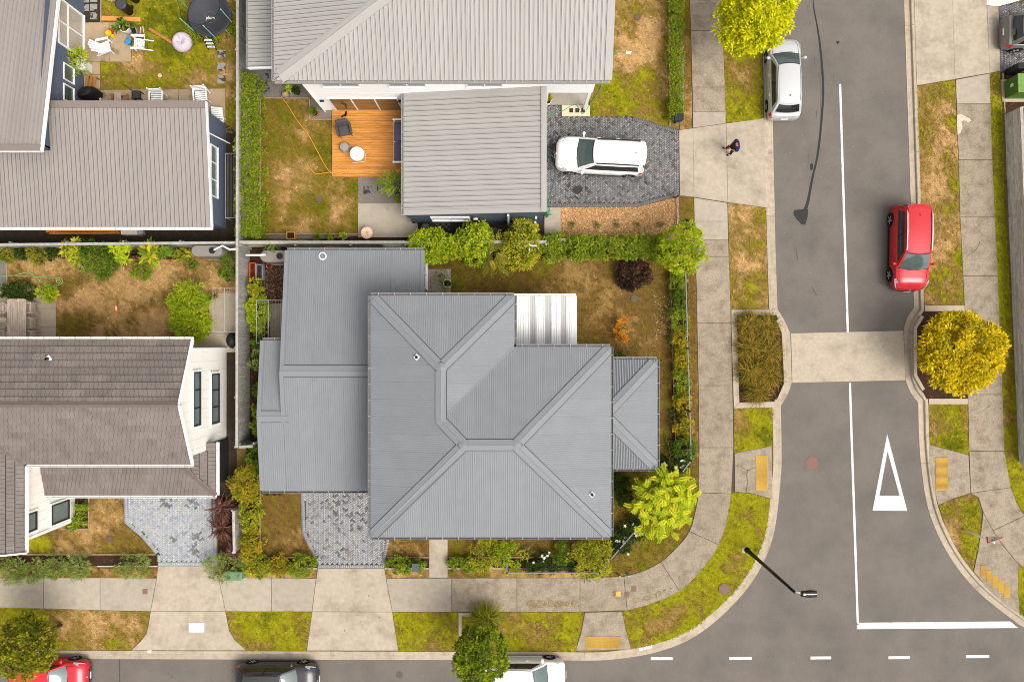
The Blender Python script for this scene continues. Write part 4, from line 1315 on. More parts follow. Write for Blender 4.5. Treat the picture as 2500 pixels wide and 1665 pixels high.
mb.build('barge_flashing', M_capB, db)
# lower west roof
EB2 = 3.3
K2 = (CAM_H - EB2) / FPX
lx0, lS = (607 - CX) * K2, -(168 - CY) * K2
lx1 = bx0 + 1.2
zB2 = lambda x, y: EB2 + .1 * (x - lx0)
fl = [(lx0, lS), (lx1, lS), (lx1, lS + 10), (lx0, lS + 10)]
db2 = deck(HB, [v(fl, zB2)], name='lower_roof')
facet_sheets(db2, v(fl, zB2), (-1, 0), M_roofB, .2, .045, .8, 'trap')
gutter(db2, (lx0, lS + 10), (lx0, lS), (-1, 0), M_capB, EB2 - .02)
MB().bar((lx0, lS, EB2), (lx1, lS, zB2(lx1, lS)), .06, .2).build('barge_board', M_white, db2)
wS = bS + .32
w0 = P(789, 272).x
w1 = (1462 - CX) * (CAM_H - EB) / FPX
px_porch = P(1333, 240).x
MB().prism([(w0, wS), (px_porch, wS), (px_porch, wS + 1.35), (w1 - .2, wS + 1.35), (w1 - .2, bN), (w0, bN)], 0, 2.95).build('wall', M_wallW, HB)
MB().prism([(w0 + .003, wS + .003), (w1, wS + .003), (w1, bN), (w0 + .003, bN)], 2.952, EB - .12).build('upper_wall', M_wallW, HB)
MB().prism([(lx0 + .45, lS + .5), (w0 - .01, lS + .5), (w0 - .01, lS + 9), (lx0 + .45, lS + 9)], 0, EB2 - .12).build('lower_wall', M_wallS, HB)
c = P(1427, 255); MB().box((c.x, wS + .1, 1.47), (.16, .16, 2.94)).build('porch_post', M_white, HB)
def sx(px, z): return (px - CX) * (CAM_H - z) / FPX
for a, b in ((775, 871), (941, 1036), (1136, 1227)):
    window(HB, ((sx(a, 5) + sx(b, 5)) / 2, wS, 4.55), (0, -1), sx(b, 5) - sx(a, 5), 1.2, M_frame, M_glass)
window(HB, ((sx(809, 1.1) + sx(978, 1.1)) / 2, wS, 1.13), (0, -1), sx(978, 1.1) - sx(809, 1.1), 2.15, M_frame, mat('deck_reflection_glass', S(120, 92, 62), .05, var=.2, scale=2, spec=.9), 2, 'sliding_door', .07)  # brown pane colour paints in the reflection of the deck
for px in (786, 974):
    MB().box((sx(px, 1.8), wS - .05, 1.8), (.22, .1, .1)).build('wall_light', M_blk, HB, bevel=.02)
MB().tube([(w0 + .1, wS - .06, 0), (w0 + .1, wS - .06, EB - .2)], .04, 8).build('downpipe', M_white, HB)
# garage
eL, eR = 2.85, 3.9
G = lambda px, py, z: P2(px, py, z)
ga, gb_, gc, gd = G(986, 215, eL), G(1331, 199, eR), G(1334, 517, eR), G(986, 526, eL)
gX0, gX1 = (ga[0] + gd[0]) / 2, (gb_[0] + gc[0]) / 2
gYN, gYS = (ga[1] + gb_[1]) / 2, (gc[1] + gd[1]) / 2
gYN = min(gYN, wS - .01)
zGB = lambda x, y: eL + (eR - eL) * (x - gX0) / (gX1 - gX0)
fg = [(gX0, gYS), (gX1, gYS), (gX1, gYN), (gX0, gYN)]
dgb = deck(HB, [v(fg, zGB)], name='garage_roof')
facet_sheets(dgb, v(fg, zGB), (-1, 0), M_roofB, .235, .05, .94, 'trap')
MB().bar((gX0, gYS + .1, eL + .07), (gX1, gYS + .1, eR + .07), .24, .06).build('barge_flashing', M_capB, dgb)
MB().bar((gX1 - .09, gYS, eR + .085), (gX1 - .09, gYN, eR + .085), .26, .06).build('ridge_flashing', M_capB, dgb)
MB().bar((gX0, gYN - .1, eL + .05), (gX1, gYN - .1, eR + .05), .2, .06).build('apron_flashing', M_capB, dgb)
gutter(dgb, (gX0, gYN), (gX0, gYS), (-1, 0), M_capB, eL - .02)
mb = MB()
A_, B_ = (gX0 + .12, gYS + .03), (gX1 - .06, gYS + .03)
mb.add([(A_[0], A_[1], 0), (B_[0], B_[1], 0), (B_[0], B_[1], eR - .14), (A_[0], A_[1], eL - .14)], [(0, 1, 2, 3)])
mb.add([(B_[0], B_[1], 0), (B_[0], gYN, 0), (B_[0], gYN, eR - .14), (B_[0], B_[1], eR - .14)], [(0, 1, 2, 3)])
mb.add([(A_[0], A_[1], 0), (A_[0], gYN, 0), (A_[0], gYN, eL - .14), (A_[0], A_[1], eL - .14)], [(3, 2, 1, 0)])
mb.build('garage_wall', M_wallS, HB)
MB().box((gX1 - .07, (gYS + gYN) / 2, 1.15), (.06, 4.8, 2.25)).build('garage_door', mat('garage_door', S(200, 196, 190), .5, var=.03), HB)
window(HB, ((sx(1054, 1.5) + sx(1148, 1.5)) / 2, gYS + .03, 1.7), (0, -1), 1.95, 1.1, M_frame, M_glassd)
c = sx(1161, 2); MB().lathe([(0, 0), (.13, 0), (.13, .08), (0, .1)], (c, gYS - .02, 2), 14, Matrix.Rotation(R(90), 3, 'X')).build('wall_light', mat('lamp_glass', S(220, 214, 200), .4), HB)
MB().box((sx(1263, 1), gYS - .12, 1.0), (.42, .26, .5)).build('meter_box', mat('beige_box', S(214, 192, 170), .6), HB, bevel=.02)
MB().tube([(sx(1241, 1), gYS - .1, 0), (sx(1241, 1), gYS - .1, eR - .4)], .06, 8).build('downpipe', M_metal, HB)
for px, z in ((1309, 2.2), (1292, .8), (1307, .6)):
    MB().box((sx(px, z), gYS - .03, z), (.08, .1, .1)).build('outdoor_tap', M_white, HB)

# ------------------------------------------------------------------ House C: taupe roofs, navy boards (top left)
HC = empty('navy_house', P(180, 250), 'navy weatherboard house with two taupe ribbed monopitch roofs', 'house')
cw = P(205, 100).x                        # east wall plane of the taller part
cwS = P(0, 369, 4.3).y
uN, uS = 26.0, P(0, 369, 4.37).y
ux1 = cw + .42
zc = lambda x, y: 4.4 + (3.0 - 4.4) * (y - uS) / (P(0, 0, 3).y - uS)
fu = [(-34, uS), (ux1, uS), (ux1, uN), (-34, uN)]
dcu = deck(HC, [v(fu, zc)])
facet_sheets(dcu, v(fu, zc), (0, 1), M_roofC, .205, .042, .82, 'trap')
MB().bar((ux1 - .02, uS, zc(0, uS) + .03), (ux1 - .02, uN, zc(0, uN) + .03), .07, .2).build('barge_board', M_white, dcu)
MB().bar((-34, uS + .12, zc(0, uS) + .08), (ux1 - .03, uS + .12, zc(0, uS) + .08), .3, .06).build('ridge_flashing', M_capC, dcu)
MB().bar((-34, uS - .03, zc(0, uS) - .02), (ux1, uS - .03, zc(0, uS) - .02), .05, .2).build('fascia_board', M_white, dcu)
mb = MB()
clad(mb, (cw, uS + .5), (cw, uN), 0, 2.7, (1, 0))
mb.add([(cw, uS + .5, 2.7), (cw, uN, 2.7), (cw, uN, 2.701), (cw, uS + .5, 4.1)], [(0, 1, 2, 3)])
mb.add([(cw, uS + .4, 0), (-34, uS + .4, 0), (-34, uS + .4, 4.2), (cw, uS + .4, 4.2)], [(3, 2, 1, 0)])
mb.build('wall', M_wallN, HC)
yy = lambda py, z=1: -(py - CY) * (CAM_H - z) / FPX
window(HC, (cw, (yy(20) + yy(132)) / 2, 1.25), (1, 0), yy(8) - yy(118), 2.4, M_frame, mat('curtained_glass', S(196, 186, 172), .1, var=.12, scale=6, spec=.7, stretch=(1, 3, 1)), 1, 'sliding_door', .09, .3)
for py in (182, 232):
    window(HC, (cw, yy(py, 1.4), 1.5), (1, 0), .85, .95, M_frame, mat('green_glass', S(84, 100, 92), .08, var=.2, spec=.8), 0)
for py, px in ((226, 131), (243, 131)):
    MB().box((cw + .06, yy(py, 2.5), 2.45), (.1, .16, .12)).build('vent_cowl', mat('blue_grey_metal', S(90, 104, 128), .5), HC)
# lower part
eS, eN = 2.6, 3.3
KcS = (CAM_H - eS) / FPX
lS_, lN_ = -(555 - CY) * KcS, -(250 - CY) * (CAM_H - eN) / FPX
lX = (518.4 - CX) * KcS
zcl = lambda x, y: eS + (eN - eS) * (y - lS_) / (lN_ - lS_)
f_l = [(-34, lS_), (lX, lS_), (lX, lN_), (cw + .02, lN_), (cw + .02, uS + .35), (-34, uS + .35)]
fla = [(cw + .024, lS_), (lX, lS_), (lX, lN_), (cw + .024, lN_)]
flb = [(-34, lS_), (cw + .02, lS_), (cw + .02, uS + .35), (-34, uS + .35)]
dcl = deck(HC, [v(fla, zcl), v(flb, zcl)], name='lower_roof')
facet_sheets(dcl, v(fla, zcl), (0, -1), M_roofC, .205, .042, .82, 'trap')
facet_sheets(dcl, v(flb, zcl), (0, -1), M_roofC, .205, .042, .82, 'trap')
MB().bar((lX, lS_, eS + .03), (lX, lN_, eN + .03), .06, .2).build('barge_board', M_white, dcl)
MB().bar((cw + .05, lN_ - .12, eN + .07), (lX - .04, lN_ - .12, eN + .07), .34, .06).build('ridge_flashing', M_capC, dcl)
MB().bar((lX - .16, lS_, eS + .06), (lX - .16, lN_ - .3, eN + .04), .22, .03).build('barge_flashing', M_roofC, dcl)
gutter(dcl, (-34, lS_), (lX, lS_), (0, -1), M_white, eS - .02, br=.72)
lwx = P(551.5, 400).x
mb = MB()
clad(mb, (lwx, lS_ + .3), (lwx, lN_ - .2), 0, eS - .12, (1, 0))
mb.add([(lwx, lS_ + .3, eS - .12), (lwx, lN_ - .2, eS - .12), (lwx, lN_ - .2, eN - .15)], [(0, 1, 2)])
clad(mb, (-34, lS_ + .3), (lwx, lS_ + .3), 0, eS - .12, (0, -1), .3)
clad(mb, (cw, lN_ - .2), (lwx, lN_ - .2), 0, eN - .15, (0, 1), .3)
mb.build('lower_wall', M_wallN, HC)
window(HC, (lwx, (yy(362, 1.7) + yy(477, 1.7)) / 2, 1.75), (1, 0), 2.6, .95, M_frame, M_glass, 2)
MB().bar((lwx + .02, yy(328, 2.2), 2.4), (lwx + .35, yy(350, .5), .4), .05, .05).build('conduit', M_white, HC)

# ------------------------------------------------------------------ House D: brown tiles, cream walls (lower left)
HD = empty('cream_house', P(250, 1000), 'cream clad two-storey house with brown pressed tile gable roof', 'house')
ED = 4.85
KD = (CAM_H - ED) / FPX
dN, dS = -(829.5 - CY) * KD, -(1133 - CY) * KD
dX = (471 - CX) * KD
dr = (dN + dS) / 2
TD_ = (6.35 - ED) / (dN - dr)
zD = lambda x, y: ED + TD_ * min(dN - y, y - dS)
def tile_facet(parent, pts, down, m, course=.37, tile=.2, per=6):
    """pressed tile panels: each panel spans several shingles of one course, tilted, with a gap that bares dark underlay as the course shade line"""
    pts = [Vector(p) for p in pts]
    nrm = Vector((0, 0, 0))
    for i in range(len(pts)):
        nrm += (pts[i] - pts[0]).cross(pts[(i + 1) % len(pts)] - pts[0])
    nrm.normalize()
    if nrm.z < 0: nrm = -nrm
    dv = Vector((down[0], down[1], 0)).normalized()
    ev = (dv - nrm * dv.dot(nrm)).normalized()
    eu = nrm.cross(ev).normalized()
    o = pts[0]
    q = [((p - o).dot(eu), (p - o).dot(ev)) for p in pts]
    u0, u1 = min(a for a, _ in q), max(a for a, _ in q)
    v0, v1 = min(b for _, b in q), max(b for _, b in q)
    nc = max(1, round((v1 - v0) / course)); ch = (v1 - v0) / nc
    rng = random.Random(11)
    for c in range(nc):
        off = (c % 2) * tile * .5 + (c % 3) * .4
        u = u0 - off
        while u < u1:
            mb = MB()
            mb.cc = None
            for t in range(per):
                a, b = u + t * tile, u + (t + 1) * tile
                pg = clip_cell(q, max(a + .006, u0 - 1), b - .006, v0 + c * ch, v0 + (c + 1) * ch - .028)  # gap at the lower edge shows dark underlay in place of step shade
                if len(pg) < 3: continue
                j = rng.uniform(-.004, .006)
                vs = [o + eu * x + ev * y + nrm * (.02 + .06 * (y - v0 - c * ch) / ch + j) for x, y in pg]
                n = len(vs)
                nn = (vs[1] - vs[0]).cross(vs[2] - vs[1])
                if nn.z < 0: vs = vs[::-1]
                lo = [p - nrm * .06 for p in vs]
                mb.add(vs + lo, [tuple(range(n))] + [(k, n + k, n + (k + 1) % n, (k + 1) % n) for k in range(n)])
            if mb.v: mb.build('tile_panel', m, parent)
            u += per * tile
xw = -34
fD = [([(xw, dN), (dX, dN), (dX - .0, dr), (xw, dr)], (0, 1)), ([(xw, dr), (dX, dr), (dX, dS), (xw, dS)], (0, -1))]
XwE = -23.03 + .3                                  # east eave of the west wing
wS_ = P(0, 1349, ED).y
wing_r = XwE - 3.3
zW = lambda x, y: ED + TD_ * min(XwE - x, x - (XwE - 6.6))
ddr = deck(HD, [v(f, zD) for f, _ in fD])
xclip = -31.0
for f, d in fD:
    if d == (0, 1):
        tile_facet(ddr, v([(xclip, dN), (dX - .03, dN), (dX - .03, dr), (xclip, dr)], zD), d, M_tileD)
    else:
        k_ = dr - dS
        tile_facet(ddr, v([(xclip, dr), (dX - .03, dr), (dX - .03, dS), (XwE, dS), (XwE - k_, dr)], zD), d, M_tileD)
cap(ddr, (xclip, dr), (dX - .02, dr), lambda x, y: zD(x, y) + .02, .13, M_capD, lift=.06)
for s_, e_ in (((dX, dN), (dX, dr)), ((dX, dr), (dX, dS))):
    MB().bar((s_[0], s_[1], zD(*s_) + .02), (e_[0], e_[1], zD(*e_) + .02), .07, .22).build('barge_board', M_white, ddr)
gutter(ddr, (xclip, dN), (dX, dN), (0, 1), M_white, ED - .02)
gutter(ddr, (XwE + .05, dS), (dX, dS), (0, -1), M_white, ED - .02)
c = P(111, 876, 5.6); z = zD(c.x, c.y) + .08
MB().box((c.x, c.y, z), (.26, .26, .03), R(35)).build('roof_vent', M_white, ddr)
MB().lathe([(.07, z), (.07, z + .2), (.045, z + .2), (.045, z + .12), (0, z + .12)], (c.x, c.y, 0), 12).build('vent_pipe', M_blk, ddr)
# wing roof
fw = [(XwE, dS), (XwE, wS_), (wing_r, wS_), (wing_r, dS + (XwE - wing_r) * .999), ]
dwr = deck(HD, [v([(XwE, dS), (XwE, wS_), (wing_r, wS_), (wing_r, dr)], zW)], name='wing_roof')
tile_facet(dwr, v([(XwE, dS), (XwE, wS_), (wing_r, wS_), (wing_r, dS + XwE - wing_r)], zW), (1, 0), M_tileD)
gutter(dwr, (XwE, dS - .1), (XwE, wS_), (1, 0), M_white, ED - .02)
MB().bar((XwE + .12, wS_, ED), (wing_r, wS_, zW(wing_r, 0)), .07, .2).build('barge_board', M_white, dwr)
cap(dwr, (XwE, dS), (wing_r, dS + XwE - wing_r), lambda x, y: zW(x, y) + .02, .1, M_capD, 'valley_flashing', .06)
# gable and other walls
gxw = P(553, 960).x
gN_, gS_ = dN - .4, dS + .35
mb = MB()
mb.poly([(gxw, gS_, 0), (gxw, gN_, 0), (gxw, gN_, zD(0, gN_) - .1), (gxw, dr, zD(0, dr) - .1), (gxw, gS_, zD(0, gS_) - .1)])
mb.poly([(gxw, gN_, 0), (xw, gN_, 0), (xw, gN_, ED), (gxw, gN_, ED)][::1])
mb.poly([(gxw, gS_, 0), (xw, gS_, 0), (xw, gS_, ED), (gxw, gS_, ED)][::-1])
n = int((gN_ - gS_) / .45)
for i in range(n):
    y = gS_ + (i + .5) * (gN_ - gS_) / n
    mb.box((gxw + .006, y, (zD(0, y) - .25) / 2), (.012, .035, zD(0, y) - .25))
mb.build('wall', M_wallD, HD)
for z, fy0, fy1 in ((1.75, 908, 1034), (4.1, 920, 1040)):
    ya, yb = yy(908 if z > 2 else 912, z), yy(1040 if z > 2 else 1034, z)
    w = ya - yb
    o = window(HD, (gxw + .01, (ya + yb) / 2, z), (1, 0), w + .2, 1.15 if z < 2 else .95, M_white, M_framed, 0, 'window', .1)
    window(HD, (gxw + .03, (ya + yb) / 2, z), (1, 0), w, .95 if z < 2 else .75, M_framed, M_glass, 2)
MB().box((gxw + .04, gN_ - .05, 2.2), (.06, .12, 4.4)).build('corner_board', M_white, HD)
wgx = -23.03
mb = MB()
wSb = P(0, 1270).y
mb.poly([(wgx, wSb, 0), (wgx, gS_, 0), (wgx, gS_, ED - .1), (wgx, wSb, ED - .1)])
mb.poly([(wgx, wSb, 0), (xw, wSb, 0), (xw, wSb, ED), (wgx, wSb, ED)][::-1])
nb = int((gS_ - wSb) / .45)
for i in range(nb):
    mb.box((wgx + .006, wSb + (i + .5) * (gS_ - wSb) / nb, 2.3), (.012, .025, 4.6))
mb.build('wing_wall', M_wallD, HD)
MB().box((wgx + .03, wSb + .06, 2.35), (.06, .14, 4.7)).build('corner_board', M_white, HD)
window(HD, (wgx + .01, -8.7, 1.5), (1, 0), 1.2, 1.75, M_white, M_framed, 0, 'window', .1)
window(HD, (wgx + .035, -8.7, 1.5), (1, 0), 1.0, 1.5, M_framed, M_glass, 0)
window(HD, (wgx + .01, -8.65, 4.0), (1, 0), 1.1, 1.1, M_white, M_framed, 0, 'window', .1)
window(HD, (wgx + .035, -8.65, 4.0), (1, 0), .9, .9, M_framed, M_glass, 0)
MB().box((wgx + .05, -7.3, 2.6), (.09, .09, .3)).build('meter_pipe', M_white, HD)
# lower garage roof
EDl = 2.7
lE, lSd = (528 - CX) * (CAM_H - EDl) / FPX, -(1209 - CY) * (CAM_H - EDl) / FPX
TL = math.tan(R(17))
lTop = gS_ - .02
lNe = -5.0
zL = lambda x, y: EDl + TL * min(y - lSd, lE - x)
k_ = lTop - lSd
fS_ = [(wgx + .02, lSd), (lE, lSd), (lE - k_, lTop), (wgx + .02, lTop)]
k2 = min(lNe - lSd, 99)
fE_ = [(lE, lSd), (lE, lNe), (gxw + .03, lNe), (gxw + .03, gS_), (lE - k_, lTop)]
fE2 = [(lE, lSd), (lE, lTop), (lE - k_, lTop)]
fE3 = [(lE, lTop + .004), (lE, lNe), (gxw + .03, lNe), (gxw + .03, lTop + .004)]
zL2 = lambda x, y: EDl + TL * (lE - x)
ddl = deck(HD, [v(fS_, zL), v(fE2, zL2), v(fE3, zL2)], name='garage_roof')
tile_facet(ddl, v(fS_, zL), (0, -1), M_tileD)
tile_facet(ddl, v(fE2, zL2), (1, 0), M_tileD)
tile_facet(ddl, v(fE3, zL2), (1, 0), M_tileD)
cap(ddl, (lE, lSd), (lE - k_, lTop), lambda x, y: zL(x, y) + .02, .12, M_capD, lift=.06)
gutter(ddl, (wgx, lSd), (lE, lSd), (0, -1), M_white, EDl - .02)
gutter(ddl, (lE, lSd), (lE, lNe), (1, 0), M_white, EDl - .02)
MB().prism([(wgx + .02, lSd + .35), (lE - .35, lSd + .35), (lE - .35, lNe - .1), (wgx + .02, lNe - .1)], 0, EDl - .14).build('garage_wall', mat('charcoal_cladding', S(46, 43, 40), .7, var=.1), HD)
MB().box((P(415, 1200).x, lSd + .32, 1.1), (4.6, .06, 2.15)).build('garage_door', M_white, HD)
# ------------------------------------------------------------------ fences
M_pal = mat('weathered_paling', S(172, 168, 160), .9, var=.35, scale=5, objvar=.16, stretch=(2, 2, .6))
M_pal2 = mat('grey_timber', S(178, 172, 162), .9, var=.3, scale=6, objvar=.08)
M_rail = mat('grey_rail', S(132, 132, 130), .5, var=.06)
def paling_fence(a, b, h, label, side, bw=.15, posts=2.4, name='paling_fence', m=M_pal):
    """a,b pixel ends on the ground; posts on `side` (+1 left of a->b)"""
    pa, pb = P(*a), P(*b)
    d = pb - pa
    L_ = d.length; e = d / L_
    n = Vector((-e.y, e.x, 0)) * side
    root = empty(name, pa, label, 'fence')
    k = max(1, round(L_ / bw)); w = L_ / k
    ang = math.atan2(e.y, e.x)
    me = {}
    rn = random.Random(int(a[0] + a[1]))
    for i in range(k):
        hh = h + rn.uniform(-.02, .02)
        c = pa + e * (i + .5) * w
        mb = MB().box((c.x, c.y, hh / 2), (w - .008, .022, hh), ang)
        o = mb.build('board', m, root)
    for z in (h * .25, h * .82):
        MB().bar(pa + n * .045 + Vector((0, 0, z)), pb + n * .045 + Vector((0, 0, z)), .05, .09).build('rail', M_pal2, root)
    MB().bar(pa + Vector((0, 0, h + .035)), pb + Vector((0, 0, h + .035)), .13, .035).build('capping_rail', M_pal2, root)
    np_ = max(1, int(L_ / posts))
    for i in range(np_ + 1):
        c = pa + e * (L_ * i / np_) + n * .12
        MB().box((c.x, c.y, (h - .1) / 2), (.1, .1, h - .1), ang).build('post', M_pal2, root)
    return root
paling_fence((611, -80), (609, 1080), 1.9, 'tall weathered grey paling fence running past the grey house to the white house hedge', -1)
paling_fence((-60, 609), (605, 603), 1.8, 'weathered paling fence behind the leafy shrubs of the brown-lawn garden', 1)
paling_fence((613, 602), (1000, 602), 1.8, 'grey paling fence between the grey garage roof and the lawn with the deck', -1)
paling_fence((1000, 602), (1330, 600), 1.7, 'paling fence behind the lime green shrubs beside the slate garage wall', -1)
paling_fence((1331, 591), (1655, 592), .9, 'low fence between the orange bark bed and the clipped green hedge', -1)
f = paling_fence((590, 1235), (592, 1335), 1.2, 'short pale timber fence between the dark red flax and the orange-green hedge', -1)
paling_fence((612, 1080), (645, 1078), 1.8, 'short timber cross fence closing the narrow side yard of the grey house', 1)
# fence on the far right: horizontal boards
def hboard_fence(a, b, h, label):
    pa, pb = P(*a), P(*b)
    e = (pb - pa).normalized(); L_ = (pb - pa).length
    n = Vector((-e.y, e.x, 0))
    root = empty('board_fence', pa, label, 'fence')
    rn = random.Random(5)
    k = 8
    for r in range(k):
        z = (r + .5) * h / k
        s = -rn.uniform(0, 1.5)
        while s < L_:
            l = rn.uniform(1.6, 2.4)
            p, q = max(s, 0), min(s + l, L_)
            if q - p > .05:
                MB().bar(pa + e * (p + .004) + Vector((0, 0, z)) + n * rn.uniform(-.012, .012), pa + e * (q - .004) + Vector((0, 0, z)) + n * rn.uniform(-.012, .012), .04, h / k - .012).build('board', M_palr, root)
            s += l
    for i in range(int(L_ / 1.8) + 1):
        c = pa + e * min(i * 1.8, L_) + n * .08
        MB().box((c.x, c.y, h / 2), (.1, .1, h)).build('post', M_pal2, root)
    MB().bar(pa + Vector((0, 0, h + .02)), pb + Vector((0, 0, h + .02)), .16, .04).build('capping_rail', M_pal2, root)
M_palr = mat('pale_board', S(214, 208, 198), .9, var=.35, scale=5, objvar=.2, stretch=(2, .5, 2))
hboard_fence((2453, 281), (2488, 1128), 1.35, 'weathered horizontal board fence along the footpath at the right edge')
ground_piece('planting_bed', [(2456, 279), (2620, 240), (2640, 1128), (2491, 1128)], M_soil, .01)
ground_piece('planting_bed', [(2443, 177), (2600, 177), (2600, 279), (2452, 281)], M_soil, .013)
# low metal fence round the corner garden
def rail_fence(pts, h, label, m=M_rail, gap=.11, name='metal_fence', r=.025):
    root = empty(name, P(*pts[0]), label, 'fence')
    for a, b in zip(pts, pts[1:]):
        pa, pb = P(*a), P(*b)
        L_ = (pb - pa).length
        MB().bar(pa + Vector((0, 0, h)), pb + Vector((0, 0, h)), r * 2.2, r * 1.6).build('top_rail', m, root)
        MB().bar(pa + Vector((0, 0, .12)), pb + Vector((0, 0, .12)), r * 1.4, r * 1.4).build('bottom_rail', m, root)
        k = int(L_ / gap)
        bal = MB()
        for i in range(1, k):
            c = pa.lerp(pb, i / k); bal.box((c.x, c.y, h / 2 + .06), (.016, .016, h - .12))
        if bal.v: tag(bal.build('balusters', m, root), kind='stuff')
        for c in (pa, pb):
            MB().box((c.x, c.y, h / 2 + .02), (.07, .07, h + .04)).build('post', m, root)
rail_fence([(1664, 667), (1669, 850), (1674, 1000), (1677, 1118), (1658, 1142)], 1.0, 'grey metal fence between the hedge and the footpath east of the grey house')
rail_fence([(1554, 1275), (1507, 1329), (1459, 1386), (1238, 1386), (1238, 1362)], .9, 'white-grey metal fence around the rose bed at the corner of the grey house')
rail_fence([(1649, 484), (1651, 556)], 1.0, 'short dark slatted fence at the end of the orange bark bed', mat('dark_rail', S(86, 80, 74), .5), .11)
rail_fence([(1659, 120), (1660, 290)], .8, 'thin metal fence beside the narrow hedge north of the driveway')

# ------------------------------------------------------------------ foliage
M_leaf = mat('leaves', attr=True, rough=.8, var=.0, spec=.06, sub=.15)
M_barkT = mat('tree_bark', S(110, 92, 74), .9, var=.3, scale=12, bump=.5)
M_pet = mat('petals', attr=True, rough=.6, var=0, sub=.25)
LC = {  # leaf albedos
 'lime': [(.58, .56, .008), (.48, .49, .008), (.68, .61, .010), (.36, .40, .010)],
 'gold': [(.64, .46, .008), (.56, .40, .008), (.72, .53, .012), (.46, .37, .010), (.30, .27, .01)],
 'green': [(.08, .14, .012), (.11, .18, .014), (.15, .21, .016), (.05, .09, .01)],
 'mid': [(.15, .21, .014), (.20, .26, .016), (.11, .16, .012), (.26, .29, .018)],
 'bright': [(.26, .34, .012), (.32, .39, .014), (.17, .24, .012), (.40, .43, .018)],
 'olive': [(.18, .18, .02), (.23, .21, .02), (.12, .13, .014), (.28, .24, .025)],
 'autumn': [(.30, .27, .015), (.22, .21, .012), (.38, .28, .015), (.44, .26, .015), (.14, .16, .012)],
 'yellow': [(.42, .36, .02), (.34, .32, .02), (.22, .24, .015), (.12, .16, .012)],
 'dark': [(.03, .055, .010), (.045, .075, .012), (.06, .09, .014), (.02, .035, .008)],
 'tree1': [(.17, .18, .012), (.23, .22, .012), (.11, .12, .010), (.30, .27, .015), (.06, .075, .01)],
 'tree2': [(.13, .18, .012), (.19, .24, .012), (.09, .13, .010), (.26, .29, .015), (.05, .08, .01)],
 'wine': [(.035, .018, .016), (.055, .026, .018), (.025, .012, .012), (.10, .06, .025)],
 'flax': [(.09, .035, .026), (.14, .06, .04), (.05, .02, .018), (.20, .10, .07)],
 'orange': [(.55, .22, .015), (.60, .30, .02), (.40, .26, .02), (.50, .14, .012)],
 'tuss': [(.20, .15, .015), (.30, .18, .02), (.07, .07, .01), (.40, .22, .04), (.035, .04, .008), (.12, .12, .012)],  # tawny and olive blades; near-black tones stand in for deep shade
 'wisp': [(.22, .27, .06), (.28, .32, .09), (.16, .20, .04), (.11, .15, .02)],
}
def leaf_quads(C, D, Nn, ln, w, cols, rng):
    """diamond leaves, folded slightly: C base points, D axis, Nn normal"""
    Sd = np.cross(D, Nn)
    Sd /= np.linalg.norm(Sd, axis=1)[:, None] + 1e-9
    n = len(C)
    V = np.zeros((n, 4, 3))
    ln = ln[:, None]; w = w[:, None]
    V[:, 0] = C
    V[:, 1] = C + D * ln * .5 + Sd * w * .5 + Nn * w * .12
    V[:, 2] = C + D * ln - Nn * ln * .12
    V[:, 3] = C + D * ln * .5 - Sd * w * .5 + Nn * w * .12
    return V.reshape(-1, 3), np.repeat(cols, 4, 0)
def unit(a):
    return a / (np.linalg.norm(a, axis=1)[:, None] + 1e-9)
